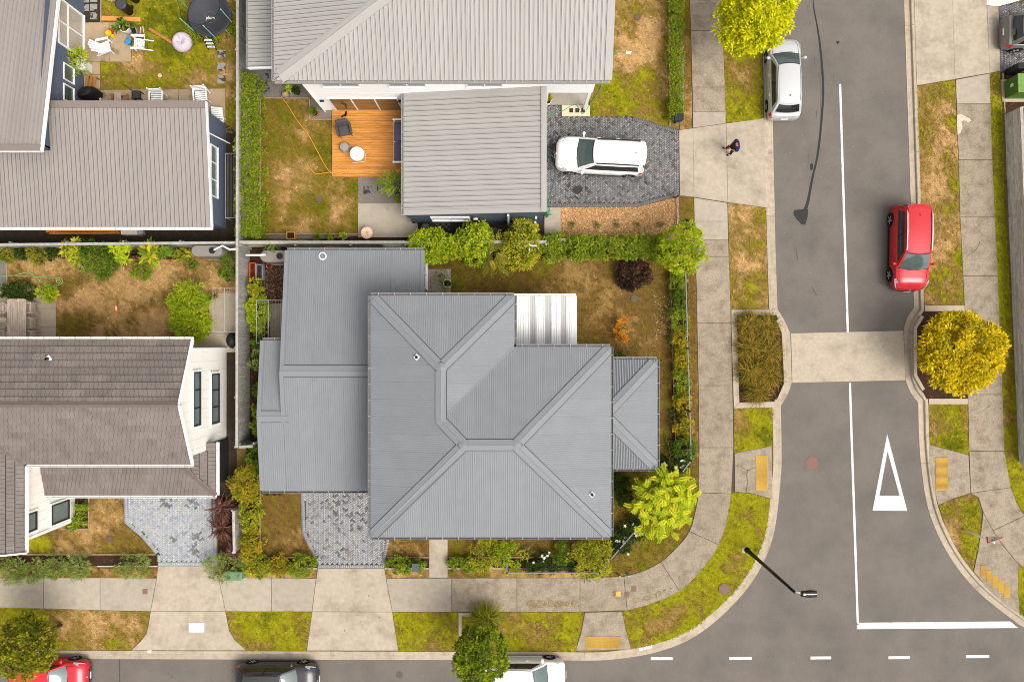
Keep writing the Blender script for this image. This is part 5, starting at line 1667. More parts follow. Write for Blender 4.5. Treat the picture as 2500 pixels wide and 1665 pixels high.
def foliage(parent, c, r, n, ll=.14, lw=.07, pal='mid', seed=1, clump=.2, per=26, shape='ball', name='foliage', low=-.35, tilt=.5, jit=.25, droop=0, lob=.22):
    """leaves in clumps through an ellipsoid or a box"""
    rng = np.random.default_rng(seed)
    r = np.array(r, float)
    nc = max(8, int(n / (per * 1.7)))
    if shape == 'ball':
        d = unit(rng.normal(size=(nc * 3, 3)))
        d = d[d[:, 2] > low][:nc]
        lobes = unit(rng.normal(size=(9, 3)))
        bump_ = 1 + lob * (np.max(d @ lobes.T, 1) - .72) * 2.2 + rng.normal(0, .035, len(d))
        rad = np.where(rng.random(len(d)) < .72, rng.uniform(.82, 1.0, len(d)), rng.uniform(.3, .8, len(d)))
        K = d * (rad * bump_)[:, None] * r
        out = d
    else:
        K = rng.uniform(-1, 1, (nc, 3))
        f = rng.random(nc)
        top = f < .6
        K[top, 2] = rng.uniform(.75, 1.05, top.sum())
        s = (f >= .6) & (f < .9)
        ax = rng.integers(0, 2, nc)
        for a in (0, 1):
            q = s & (ax == a)
            K[q, a] = np.sign(K[q, a]) * rng.uniform(.82, 1.02, q.sum())
        out = K * np.array([.5, .5, 1.0])
        out = unit(out + np.array([0, 0, .3]))
        wob = 1 + .10 * np.sin(K[:, :1] * 17 + seed) + .06 * np.sin(K[:, :1] * 41 + seed * 2)
        K = K * r * np.concatenate([np.ones((nc, 1)), np.ones((nc, 1)), wob], 1)
    nc = len(K)
    pal_ = np.array(LC[pal])
    kc = pal_[rng.choice(len(pal_), nc, p=None)]
    idx = rng.integers(0, nc, n)
    U = unit(rng.normal(size=(n, 3)) + out[idx] * .7 + np.array([0, 0, .35]))
    ks = rng.uniform(.55, 1.5, nc)
    pos = K[idx] + U * (clump * .8 * ks[idx] * rng.random(n) ** .45)[:, None]
    D = unit(U * 1.0 + rng.normal(0, .4, (n, 3)) * np.array([1, 1, .6]) + np.array([0, 0, (tilt - droop) * .2]))
    N_ = unit(np.array([0, 0, 1.0]) * 1.3 + U * .5 + rng.normal(0, .35, (n, 3)))
    N_ = unit(N_ - D * np.sum(N_ * D, 1)[:, None])
    alt = pal_[rng.integers(0, len(pal_), n)]
    col = (kc[idx] * .62 + alt * .38) * rng.uniform(1 - jit, 1 + jit, n)[:, None]
    V, cc = leaf_quads(pos + np.array(c), D, N_, rng.uniform(.7, 1.25, n) * ll, rng.uniform(.75, 1.2, n) * lw, col, rng)
    V[:, 2] = np.maximum(V[:, 2], .02)
    return np_mesh(name, V, np.arange(len(V)).reshape(-1, 4), M_leaf, parent, cc)
def trunk(parent, base, top, r, seed=1, limbs=6, spread=1.0, name='trunk'):
    rn = random.Random(seed)
    base, top = Vector(base), Vector(top)
    mb = MB()
    mid = base.lerp(top, .5) + Vector((rn.uniform(-.08, .08), rn.uniform(-.08, .08), 0))
    mb.tube([base, base.lerp(mid, .5), mid, top], [r * 1.25, r, r * .85, r * .5], 8)
    for i in range(limbs):
        a = 2 * math.pi * i / limbs + rn.uniform(-.3, .3)
        s = base.lerp(top, rn.uniform(.45, .8))
        e = s + Vector((math.cos(a) * spread, math.sin(a) * spread, spread * rn.uniform(.4, .8)))
        mb.tube([s, s.lerp(e, .5) + Vector((0, 0, .08)), e], [r * .5, r * .35, r * .12], 6)
    return mb.build(name, M_barkT, parent, smooth=True)
SEED = [200]
def tree(px, py, hc, rx, ry, rz, n, pal, label, name='tree', ll=.16, lw=.08, clump=.32, group=None, th=.09, **k):
    SEED[0] += 1
    c = P(px, py, hc)
    root = empty(name, (c.x, c.y, 0), label, 'tree', group)
    trunk(root, (c.x, c.y, 0), (c.x, c.y, hc + rz * .35), th, SEED[0], 7, min(rx, ry) * .7)
    foliage(root, c, (rx, ry, rz), n, ll, lw, pal, SEED[0], clump, name='crown', **k)
    return root
def shrub(px, py, r, pal, label, n=None, h=None, ll=.11, lw=.06, name='shrub', cat='shrub', group=None, ry=None, clump=None, per=20, **k):
    SEED[0] += 1
    rx = r / 46.3; ryy = (ry or r) / 46.3
    h = h or max(rx, ryy) * 1.3
    c = P(px, py, h * .55)
    root = empty(name, (c.x, c.y, 0), label, cat, group)
    mb = MB()
    rn = random.Random(SEED[0])
    for i in range(4):
        a = rn.uniform(0, 6.28)
        mb.tube([(c.x, c.y, 0), (c.x + math.cos(a) * rx * .3, c.y + math.sin(a) * rx * .3, h * .4), (c.x + math.cos(a) * rx * .6, c.y + math.sin(a) * ryy * .6, h * .7)], [.03, .02, .008], 5)
    mb.build('stem', M_barkT, root)
    n = int((n or int(1700 * rx * ryy + 420)) * 1.6)
    foliage(root, (c.x, c.y, h * .52), (rx, ryy, h * .5), n, ll, lw, pal, SEED[0], clump or min(rx, ryy) * .34, per=per, low=-.6, **k)
    return root
def hedge(x0, y0, x1, y1, h, pal, label, ll=.1, lw=.055, dens=420, name='hedge', **k):
    """pixel box of the hedge top"""
    SEED[0] += 1
    a, b = P(x0, y0, h * .8), P(x1, y1, h * .8)
    c = ((a.x + b.x) / 2, (a.y + b.y) / 2, h * .5)
    r = (abs(b.x - a.x) / 2, abs(a.y - b.y) / 2, h * .5)
    root = empty(name, (c[0], c[1], 0), label, 'hedge')
    mb = MB()
    L_ = max(r[0], r[1]); ax = 0 if r[0] > r[1] else 1
    for i in range(int(L_ * 2 / .5) + 1):
        q = [c[0], c[1], 0]; q[ax] += -L_ + .2 + i * .5
        if q[ax] > c[ax] + L_: break
        mb.tube([q, (q[0] + .05, q[1] + .04, h * .6)], [.03, .012], 5)
    mb.build('stems', M_barkT, root)
    n = int((4 * r[0] * r[1] + 2 * h * (r[0] + r[1]) * 1.2) * dens * 2)
    foliage(root, c, r, n, ll, lw, pal, SEED[0], .14, shape='box', per=16, **k)
    return root

# street trees
tree(1846, 52, 3.6, 1.54, 1.62, 1.5, 14000, 'lime', 'large lime-yellow street tree overhanging the silver hatchback', 'street_tree', .17, .075, .30, lob=.3)
tree(2343, 856, 2.6, 1.68, 1.70, 1.6, 16000, 'gold', 'large golden round tree in the planter on the right of the crossing', 'street_tree', .17, .065, .30, lob=.25)
tree(64, 1578, 3.0, 1.22, 1.28, 1.2, 6500, 'tree1', 'dark olive street tree beside the red hatchback at the bottom left', 'street_tree', .15, .075, .26, per=22)
tree(1174, 1596, 3.0, 1.14, 1.26, 1.2, 6800, 'tree2', 'mid green street tree over the white hatchback on the bottom street', 'street_tree', .17, .075, .24, per=20)
# compound-leaf tree at the corner
def frond_tree(px, py, hc, R_, nf, pal, label, ll=.9, seed=9, sx=1, sy=1, name='tree', lf=.13, cat='tree'):
    rng = np.random.default_rng(seed)
    c = P(px, py, hc)
    root = empty(name, (c.x, c.y, 0), label, cat)
    trunk(root, (c.x, c.y, 0), (c.x, c.y, hc), .06, seed, 8, R_ * .55)
    Vs, Cs = [], []
    pal_ = np.array(LC[pal])
    for f in range(nf):
        a = rng.uniform(0, 6.28)
        rr = R_ * math.sqrt(rng.uniform(.0, .8)) * (.72 + .3 * math.sin(3 * a + seed) * math.sin(5 * a))
        o = np.array([c.x + math.cos(a) * rr * sx, c.y + math.sin(a) * rr * sy, hc + rng.uniform(-.35, .5) * R_ * (1.1 - rr / R_)])
        b = a + rng.normal(0, 1.1) if name == 'feathery_shrub' or name == 'palm' else rng.uniform(0, 6.28)
        D = np.array([math.cos(b), math.sin(b), rng.uniform(-.3, .35)])
        D /= np.linalg.norm(D)
        L_ = ll * rng.uniform(.6, 1.15)
        m = 9
        base = pal_[rng.integers(0, len(pal_))] * rng.uniform(.8, 1.2)
        S_ = np.array([-D[1], D[0], 0]); S_ /= np.linalg.norm(S_)
        for i in range(m):
            t = (i + 1) / m
            q = o + D * L_ * t - np.array([0, 0, .25 * L_ * t * t])
            for s in (-1, 1):
                d = S_ * s * .85 + D * .55 + np.array([0, 0, rng.uniform(-.2, .1)])
                d /= np.linalg.norm(d)
                w = lf * (1 - .55 * abs(t - .45)) * rng.uniform(.85, 1.15)
                nrm = np.array([0, 0, 1.]) + rng.normal(0, .2, 3)
                sd_ = np.cross(d, nrm); sd_ /= np.linalg.norm(sd_)
                Vs += [q, q + d * w * .5 + sd_ * w * .2, q + d * w, q + d * w * .5 - sd_ * w * .2]
                Cs += [base * rng.uniform(.85, 1.15)] * 4
    V = np.array(Vs); V[:, 2] = np.maximum(V[:, 2], .03)
    np_mesh('crown', V, np.arange(len(V)).reshape(-1, 4), M_leaf, root, np.array(Cs))
    return root
LC['robinia'] = [(.30, .36, .012), (.36, .38, .014), (.22, .28, .012), (.44, .42, .02)]
frond_tree(1618, 1228, 2.6, 2.25, 620, 'robinia', 'bright yellow-green feathery tree at the corner behind the curved footpath', .48, 21, .98, .92, 'corner_tree', .15)
frond_tree(1206, 620, 1.6, .95, 60, 'olive', 'drooping olive feathery shrub between the lime green shrubs by the fence', .8, 22, .8, 1.1, 'feathery_shrub', .15, 'shrub')

# shrubs between grey house and its north neighbour
shrub(1052, 600, 46, 'bright', 'lime green shrub nearest the grey garage roof in the boundary row', 2600, 2.2, .15, .07, ry=34)
shrub(1099, 604, 24, 'bright', 'small lime green shrub second in the boundary row beside the slate wall', 1200, 1.9, .15, .07)
shrub(1157, 594, 37, 'bright', 'tall lime green shrub with upright lobes third in the boundary row', 2300, 2.5, .15, .07, ry=45)
shrub(1275, 598, 38, 'yellow', 'tall yellow-flecked shrub beside the white pipe in the boundary row', 2500, 2.6, .14, .06, ry=50)
shrub(1350, 604, 34, 'mid', 'glossy green round shrub left of the clipped boundary hedge', 1500, 1.4, .14, .065, ry=30)
hedge(1392, 580, 1618, 630, 1.3, 'mid', 'long glossy green hedge along the north edge of the corner lawn', .14, .065, 330)
tree(1668, 606, 2.3, 1.12, 1.15, 1.1, 5200, 'bright', 'round bright green tree beside the footpath at the end of the boundary hedge', 'garden_tree', .13, .05, .2, lob=.15)
shrub(1547, 672, 37, 'wine', 'dark burgundy round shrub on the corner lawn', 1500, .9, .13, .085, ry=31)
shrub(1519, 805, 19, 'orange', 'small orange autumn sapling on the brown lawn', 380, .9, .11, .055, name='sapling', cat='sapling', ry=25)
# east hedge, built as a row of plants
for i, (y, w, pal, r) in enumerate(((690, 18, 'mid', 26), (735, 17, 'green', 26), (780, 22, 'mid', 28), (830, 17, 'autumn', 26), (880, 17, 'autumn', 26), (930, 19, 'mid', 28), (985, 18, 'autumn', 28), (1040, 20, 'autumn', 30), (1095, 24, 'green', 26))):
    lab = ['nearest the round bright green tree', 'second from the round bright green tree', 'bulging over the lawn edge', 'beside the golden-leaved middle stretch', 'in line with the verandah roof top edge',
           'in line with the middle of the verandah roof', 'with yellowing leaves by the verandah', 'with yellowing leaves below the verandah middle', 'at the bend of the metal fence'][i]
    shrub(1656 + i * 1.5, y, w, pal, 'hedge plant along the east fence, ' + lab, 900, 1.0, .1, .055, 'hedge_plant', 'hedge', 'hedge plants along the east fence', r)
# grey house: front beds
shrub(1190, 1350, 34, 'yellow', 'yellow-green spreading shrub in the front bed of the grey house, left of the rose fence', 1300, 1.0, .1, .045, ry=42)
shrub(1245, 1358, 27, 'bright', 'lime shrub at the left end of the rose fence', 900, .9, .1, .045, ry=38)
shrub(1376, 1352, 24, 'green', 'ferny green shrub in the middle of the rose bed', 700, .9, .12, .04, ry=28)
shrub(1446, 1360, 44, 'yellow', 'large yellow variegated bush at the right end of the rose bed', 2000, 1.3, .11, .055, ry=42)
hedge(1285, 1374, 1410, 1396, .6, 'dark', 'low clipped dark hedge behind the white metal fence', .07, .04, 420)
for x, y, r, l in ((1325, 1366, 16, 'small dark rose bush left in the rose bed'), (1520, 1318, 24, 'dark green rose bush below the roof corner'), (1545, 1290, 26, 'white-flowered rose bush by the diagonal metal fence'),
                (1505, 1332, 16, 'small rose bush near the roof corner'), (1512, 1180, 22, 'dark leafy shrub against the east wall under the verandah'), (1524, 1215, 18, 'dark shrub with a white bloom beside the east wall'),
                (1655, 1140, 22, 'white-flowered rose bush at the bend of the east fence'), (1617, 1130, 14, 'small white rose bush by the verandah corner')):
    shrub(x, y, r, 'dark' if r < 30 else 'green', l, None, .8, .09, .05, 'rose_bush')
def blossoms(parent, c, r, n, col, size, seed, z0=.5, z1=.9, name='blossom'):
    rng = np.random.default_rng(seed)
    mb = MB()
    for i in range(n):
        x, y = c[0] + rng.normal(0, r * .5), c[1] + rng.normal(0, r * .5)
        z = rng.uniform(z0, z1)
        for k in range(5):
            a = k * 1.257 + i
            s = size * rng.uniform(.7, 1.2)
            mb.cc = tuple(v * rng.uniform(.85, 1.0) for v in col)
            mb.add([(x, y, z), (x + math.cos(a - .5) * s * .6, y + math.sin(a - .5) * s * .6, z + .02), (x + math.cos(a) * s, y + math.sin(a) * s, z + .03), (x + math.cos(a + .5) * s * .6, y + math.sin(a + .5) * s * .6, z + .02)], [(0, 1, 2, 3)])
    return tag(mb.build(name, M_pet, parent), kind='stuff')
rb = [o for o in COL.objects if o.name.startswith('rose_bush')]
for i, o in enumerate(rb):
    if i in (1, 2, 6, 0, 7): blossoms(o, o.location, .45, 7, (.78, .74, .6), .085, i, .7, 1.0)
for y, h, r in ((876, 872, 0),): pass
# side-yard shrubs of the grey house
for x, y, r, ry, pal, n, l in ((612, 703, 15, 20, 'yellow', 500, 'small yellow shrub by the paling fence below the orange trough'), (617, 770, 32, 40, 'bright', 1600, 'feathery lime shrub by the paling fence beside the drying rack'),
                        (612, 832, 13, 16, 'green', 400, 'small dark green shrub below the drying rack'), (613, 875, 18, 22, 'wisp', 420, 'sparse grey-green shrub between paling fence and grey roof'),
                        (618, 950, 14, 20, 'green', 420, 'dark green shrub in line with the upper garage ridge'), (616, 1000, 12, 14, 'mid', 300, 'small green shrub just above the lower garage ridge'),
                        (617, 1038, 18, 24, 'mid', 700, 'leafy green shrub by the timber cross fence'), (612, 1120, 22, 30, 'green', 900, 'dense green shrub below the timber cross fence')):
    shrub(x + 14, y, r * .8, pal, l, n, 1.2, .13, .05, ry=ry)
shrub(604, 1180, 34, 'autumn', 'upper orange-green hedge bush beside the grey garage', 1700, 1.3, .1, .06, 'hedge_plant', 'hedge', None, 42)
shrub(614, 1255, 24, 'yellow', 'middle yellow-orange hedge bush beside the brown patch of lawn', 1300, 1.2, .1, .06, 'hedge_plant', 'hedge', None, 42)
shrub(612, 1325, 26, 'autumn', 'lower orange-green hedge bush beside the dark red flax', 1200, 1.1, .1, .06, 'hedge_plant', 'hedge', None, 36)
for x, w, pal, l in ((632, 34, 'yellow', 'yellow-green hedge bush at the inner corner of the front hedge'), (682, 26, 'autumn', 'middle bush of the front hedge left of the paver driveway'), (738, 30, 'mid', 'last bush of the front hedge beside the paver driveway')):
    shrub(x, 1380, w, pal, l, 1000, .8, .1, .055, 'hedge_plant', 'hedge', None, 24)
for x, r, l in ((962, 18, 'small leafy plant right beside the paver driveway'), (992, 18, 'small leafy plant in the middle of the front bed'), (1020, 15, 'small leafy plant next to the dark letterbox'),
                (1112, 18, 'small leafy plant right of the front path'), (1150, 16, 'low leafy plant left of the yellow-green spreading shrub')):
    shrub(x, 1378, r, 'mid', l, 420, .6, .11, .055, 'bed_plant', 'plant')
shrub(1510, 872, 20, 'green', 'low green plants against the verandah top edge', 350, .5, .1, .05, ry=8)
# white house: hedges
hedge(583, 187, 633, 580, 1.5, 'mid', 'long clipped hedge along the paling fence of the lawn with the deck', .1, .05, 340)
hedge(1636, -60, 1664, 283, 1.0, 'mid', 'narrow clipped green hedge beside the footpath at the top', .1, .05, 340)
# brown-lawn garden
for i, (x, y, r, ry, pal, n, h, l) in enumerate(((20, 620, 20, 18, 'olive', 600, 1.0, 'olive bush furthest left along the paling fence'), (58, 618, 17, 15, 'dark', 500, 1.0, 'second dark bush along the paling fence'),
        (92, 620, 20, 19, 'olive', 650, 1.1, 'third olive bush along the paling fence'), (128, 617, 16, 14, 'dark', 450, 1.0, 'fourth small dark bush along the paling fence'),
        (242, 630, 40, 40, 'green', 1800, 1.7, 'big dark green rounded shrub by the paling fence'), (345, 662, 20, 17, 'mid', 500, .6, 'small bright shrub below the broad-leaved plants'))):
    shrub(x, y, r, pal, l, n, h, .12, .06, ry=ry)
def rosette_plant(px, py, r, n, pal, label, hh=1.2, heads=4, seed=3, ll=.38, lw=.1, name='broad_leaf_plant'):
    rng = np.random.default_rng(seed)
    c = P(px, py, hh)
    root = empty(name, (c.x, c.y, 0), label, 'plant')
    rr = r / 46.3
    pal_ = np.array(LC[pal])
    mb = MB(); Vs, Cs = [], []
    for h_ in range(heads):
        a = 2 * math.pi * h_ / heads + rng.uniform(-.4, .4)
        d = rr * rng.uniform(.15, .75)
        o = np.array([c.x + math.cos(a) * d, c.y + math.sin(a) * d, hh * rng.uniform(.7, 1.1)])
        mb.tube([(c.x, c.y, 0), tuple((np.array([c.x, c.y, 0]) + o) / 2 + np.array([0, 0, .1])), tuple(o)], [.04, .03, .02], 6)
        m = n // heads
        for i in range(m):
            b = 2 * math.pi * i / m * 2.4 + rng.uniform(-.2, .2)
            el_ = rng.uniform(-.15, .8)
            D = np.array([math.cos(b) * math.cos(el_), math.sin(b) * math.cos(el_), math.sin(el_)])
            L_ = ll * rng.uniform(.7, 1.15); w = lw * rng.uniform(.8, 1.2)
            S_ = np.array([-math.sin(b), math.cos(b), 0])
            col = pal_[rng.integers(0, len(pal_))] * rng.uniform(.8, 1.2)
            q1 = o + D * L_ * .5; q2 = o + D * L_ - np.array([0, 0, L_ * .25])
            Vs += [o, q1 + S_ * w / 2, q2, q1 - S_ * w / 2]; Cs += [col] * 4
    mb.build('stem', M_barkT, root, smooth=True)
    V = np.array(Vs); V[:, 2] = np.maximum(V[:, 2], .02)
    np_mesh('foliage', V, np.arange(len(V)).reshape(-1, 4), M_leaf, root, np.array(Cs))
    return root
rosette_plant(172, 613, 34, 170, 'yellow', 'frangipani-like plant with yellow-green leaf rosettes by the paling fence', 1.5, 8, 3)
rosette_plant(178, 632, 22, 80, 'bright', 'smaller rosette plant below the yellow-green one', 1.0, 4, 13)
rosette_plant(300, 614, 34, 150, 'bright', 'broad-leaved rosette plant right of the big dark shrub', 1.5, 7, 4)
rosette_plant(399, 617, 20, 80, 'green', 'dark broad-leaved plant nearest the rainwater tank', 1.4, 4, 5)
rosette_plant(367, 620, 30, 60, 'yellow', 'golden banana-like plant with large leaves by the paling fence', 1.5, 4, 6, .75, .2)
shrub(560, 652, 20, 'green', 'dark red-tipped shrub in the corner below the rainwater tank', 800, 1.3, .12, .06, ry=34)
shrub(462, 733, 40, 'bright', 'upper of two feathery lime shrubs on the brown lawn', 2200, 1.1, .14, .045, ry=40)
shrub(468, 789, 40, 'bright', 'lower of two feathery lime shrubs on the brown lawn', 2100, 1.1, .14, .045, ry=36)
shrub(42, 711, 37, 'dark', 'dark citrus bush beside the outdoor dining table', 1500, 1.0, .1, .055, ry=20)
# cream house front
for i, (x, r, l) in enumerate(((20, 34, 'wispy grey-green bush at the bottom left corner of the cream house bed'), (75, 36, 'second wispy bush along the front bed of the cream house'), (130, 30, 'third wispy bush along the front bed of the cream house'),
                (190, 24, 'fourth, smaller wispy bush along the front bed of the cream house'), (320, 36, 'wispy bush at the driveway end of the cream house bed'))):
    shrub(x, 1388 + (6 if i < 2 else -6), r, 'wisp', l, 900, .9, .17, .025, 'wispy_bush', 'shrub', None, 26)
shrub(545, 1383, 46, 'wisp', 'wispy grey-green bush spilling over the green utility cabinet', 1300, 1.0, .18, .025, 'wispy_bush', 'shrub', None, 28)
# strap-leaved plants
def strap_plant(px, py, r, n, pal, label, hh=.9, seed=3, w=.03, name='tussock', cat='grass clump', droop=.7, cen=.12):
    rng = np.random.default_rng(seed)
    c = P(px, py, hh * .4)
    rr = r / 46.3
    root = empty(name, (c.x, c.y, 0), label, cat)
    pal_ = np.array(LC[pal])
    Vs, Cs, Fs = [], [], []
    for i in range(n):
        a = rng.uniform(0, 6.28)
        o = np.array([c.x + rng.normal(0, cen), c.y + rng.normal(0, cen), .02])
        reach = rr * rng.uniform(.45, 1.1)
        top = hh * rng.uniform(.6, 1.1)
        d = np.array([math.cos(a), math.sin(a), 0]); s = np.array([-d[1], d[0], 0])
        a2 = rng.normal(0, .25)
        col = pal_[rng.integers(0, len(pal_))] * rng.uniform(.75, 1.3)
        k = 5
        for j in range(k):
            t = j / (k - 1)
            z = top * (math.sin(min(t * 1.25, 1) * math.pi / 2) - droop * max(t - .45, 0) ** 1.5 * 2)
            p = o + d * reach * t ** 1.25 + s * reach * a2 * t * t + np.array([0, 0, max(z, .01)])
            ww = w * (1 - .85 * t) * .5 + .003
            Vs += [p - s * ww, p + s * ww]; Cs += [col, col]
        b = len(Vs) - 2 * k
        Fs += [(b + 2 * j, b + 2 * j + 1, b + 2 * j + 3, b + 2 * j + 2) for j in range(k - 1)]
    np_mesh('leaves', Vs, Fs, M_leaf, root, np.array(Cs))
    crown_ = MB().lathe([(cen * 1.3, 0), (cen * 1.0, .08), (cen * .4, .14), (0, .15)], (c.x, c.y, 0), 9)
    crown_.build('crown', M_barkT, root)
    return root
for i, (x, y, r, l) in enumerate(((1826, 792, 34, 'top left tussock in the planter left of the crossing'), (1868, 800, 36, 'top right tussock in the planter left of the crossing'), (1828, 845, 36, 'middle left tussock in the planter left of the crossing'),
                    (1874, 858, 38, 'middle right tussock in the planter left of the crossing'), (1830, 905, 36, 'lower left tussock in the planter left of the crossing'), (1876, 918, 36, 'lower right tussock in the planter left of the crossing'), (1848, 955, 34, 'bottom tussock in the planter left of the crossing'))):
    strap_plant(x, y, r * 1.05, 700, 'tuss', l, .7, 40 + i, .015, droop=.9, cen=.14)
    COL.objects[-1]
LC['lim2'] = [(.16, .17, .012), (.22, .22, .015), (.10, .11, .01), (.28, .26, .02)]
strap_plant(1187, 1505, 46, 420, 'lim2', 'yellow-green spiky grass clump on the verge behind the street tree', 1.0, 60, .025)
for i, (x, y, r, n, l) in enumerate(((548, 1235, 34, 150, 'upper dark red flax between the paver drive and pale fence'), (546, 1285, 38, 170, 'lower dark red flax between the paver drive and pale fence'), (575, 1340, 26, 70, 'small dark red flax beside the wispy bush'))):
    strap_plant(x, y, r, n, 'flax', l, 1.0, 70 + i, .06, 'flax', 'flax', .5)
strap_plant(1286, 1352, 18, 26, 'yellow', 'small striped flax beside the round drain cover', .5, 80, .06, 'flax', 'flax')
LC['dflax'] = [(.05, .08, .02), (.09, .13, .03), (.14, .17, .05)]
for i, (x, y, l) in enumerate(((1640, 833, 'small spiky plant at the lawn edge above the verandah'), (1642, 1010, 'small spiky plant at the lawn edge right of the verandah'), (1640, 1080, 'small spiky plant at the lawn edge below the verandah middle'))):
    strap_plant(x, y, 16, 30, 'dflax', l, .5, 90 + i, .035, 'spiky_plant', 'plant')
for i, (x, y, r, l) in enumerate(((200, 1240, 17, 'upper dark green strap plant in the bed against the cream house'), (195, 1270, 18, 'middle dark green strap plant in the bed against the cream house'), (178, 1283, 15, 'lowest dark green strap plant in the bed against the cream house'))):
    strap_plant(x, y, r, 70, 'mid', l, .7, 100 + i, .05, 'strap_plant', 'plant')
ground_piece('planting_bed', [(160, 1215), (217, 1215), (217, 1289), (160, 1289)], M_soil, .02)
for i, (x, y, r, n, l) in enumerate(((465, 72, 20, 60, 'wild grass clump left of the trampoline'), (480, 88, 20, 60, 'wild grass clump below the trampoline rim'), (525, 100, 16, 40, 'wild grass clump beside the trampoline ladder'), (572, 75, 20, 60, 'wild grass clump between the trampoline and paling fence'))):
    strap_plant(x, y, r, n, 'mid', l, .5, 110 + i, .03)
# small plants in the bark bed
for i, x in enumerate((1398, 1458, 1506, 1556, 1615)):
    shrub(x, 548 + (i % 2), 7, 'wisp', ['first', 'second', 'third', 'fourth', 'fifth'][i] + ' from the left of five tiny plants in the orange bark', 110, .3, .07, .025, 'bark_bed_plant', 'plant', 'tiny plants in the bark bed')
# loose leaves and petals
def litter(poly, n, cols, size, z, seed, name='fallen_leaves', parent=None):
    rng = np.random.default_rng(seed)
    pg = [P2(*p) for p in poly]
    xs = [p[0] for p in pg]; ys = [p[1] for p in pg]
    x = rng.uniform(min(xs), max(xs), n); y = rng.uniform(min(ys), max(ys), n)
    k = pip(x, y, pg); x, y = x[k], y[k]; m = len(x)
    a = rng.uniform(0, 6.28, m); s = rng.uniform(.6, 1.3, m) * size
    V = np.zeros((m, 4, 3))
    for i in range(4):
        r_ = s * (1 if i % 2 == 0 else .45)
        V[:, i] = np.stack([x + np.cos(a + i * 1.571) * r_, y + np.sin(a + i * 1.571) * r_, z + rng.uniform(0, .025, m)], 1)
    c = np.array(cols)[rng.integers(0, len(cols), m)] * rng.uniform(.7, 1.2, m)[:, None]
    return tag(np_mesh(name, V.reshape(-1, 3), np.arange(m * 4).reshape(-1, 4), M_leaf, parent, np.repeat(c, 4, 0)), name.replace('_', ' ') + ' scattered on the ground', None, None, 'stuff')
DL = [(.30, .11, .03), (.40, .18, .05), (.22, .08, .03)]
litter([(1590, 720), (1636, 720), (1640, 830), (1600, 830)], 130, [(.7, .62, .48), (.6, .5, .36)], .03, .06, 1, 'fallen_petals')
litter([(1500, 600), (1640, 600), (1640, 660), (1500, 660)], 40, [(.7, .5, .4), (.5, .2, .15), (.55, .45, .2)], .035, .06, 2, 'fallen_petals')
litter([(0, 1588), (1400, 1588), (1400, 1660), (0, 1660)], 40, DL, .05, ROADZ + .02, 3)
litter([(740, 1200), (940, 1200), (930, 1590), (760, 1590)], 22, DL, .05, .035, 4)
litter([(2380, 960), (2490, 960), (2500, 1300), (2380, 1250)], 70, DL, .045, .05, 5)
litter([(1630, 650), (1690, 650), (1700, 1180), (1640, 1180)], 160, DL, .04, .05, 6)
litter([(1500, 1130), (1640, 1130), (1600, 1300), (1500, 1300)], 60, [(.6, .5, .35), (.4, .25, .1)], .035, .06, 7, 'fallen_petals')
litter([(2418, 180), (2450, 180), (2460, 600), (2430, 600)], 50, [(.65, .5, .02)], .025, .06, 8, 'dandelions')
litter([(0, 1490), (740, 1490), (740, 1585), (0, 1585)], 110, [(.6, .45, .02)], .02, .06, 9, 'dandelions')
litter([(1240, 1390), (1700, 1390), (1700, 1410), (1240, 1410)], 30, DL, .045, .05, 10)

MS = [(.30, .20, .05), (.22, .16, .03), (.36, .26, .07)]
litter([(1284, 1464), (1412, 1465), (1413, 1478), (1360, 1481), (1300, 1482), (1284, 1478)], 420, MS, .035, .03, 21, 'path_moss')
litter([(1540, 1462), (1590, 1450), (1640, 1428), (1640, 1440), (1600, 1460), (1542, 1474)], 360, MS, .035, .03, 22, 'path_moss')
litter([(1905, 1000), (1925, 1000), (1915, 1240), (1880, 1340), (1870, 1330), (1900, 1200)], 160, [(.05, .045, .04), (.12, .10, .08)], .02, ROADZ + .006, 23, 'road_grit')
litter([(1900, 200), (2200, 200), (2225, 750), (1910, 750)], 160, [(.03, .03, .03), (.3, .28, .25)], .022, ROADZ + .006, 24, 'road_grit')
litter([(1950, 1000), (2240, 1000), (2400, 1660), (1500, 1660)], 260, [(.03, .03, .03), (.3, .28, .25), (.4, .16, .06)], .022, ROADZ + .006, 25, 'road_grit')
# ------------------------------------------------------------------ vehicles
M_tyre = mat('tyre_rubber', S(30, 30, 31), .9, var=.1)
M_rim = mat('alloy_rim', (.62, .62, .63), .3, .6, var=.02)
M_carblk = mat('car_black_trim', (.012, .012, .013), .4, var=0)
M_cglass = mat('windscreen_glass', (.06, .085, .08), .04, var=.15, scale=2.5, spec=.9)
M_sglass = mat('side_glass', (.012, .013, .014), .05, var=.1, spec=.8)
M_lens = mat('headlamp_lens', (.30, .32, .33), .12, var=.25, scale=14, spec=.9)
M_red = mat('tail_lamp', (.5, .012, .01), .2, var=.1, spec=.8)
M_plate = mat('number_plate', (.75, .75, .73), .5, var=.05)
M_chrome = mat('chrome', (.75, .75, .76), .15, .8, var=0)
def interp(tab, x):
    for (a, va), (b, vb) in zip(tab, tab[1:]):
        if x <= b:
            t = (x - a) / (b - a)
            return va + (vb - va) * t
    return tab[-1][1]
def finish(me, ang=32):
    me.polygons.foreach_set('use_smooth', [True] * len(me.polygons))
    me.set_sharp_from_angle(angle=R(ang))
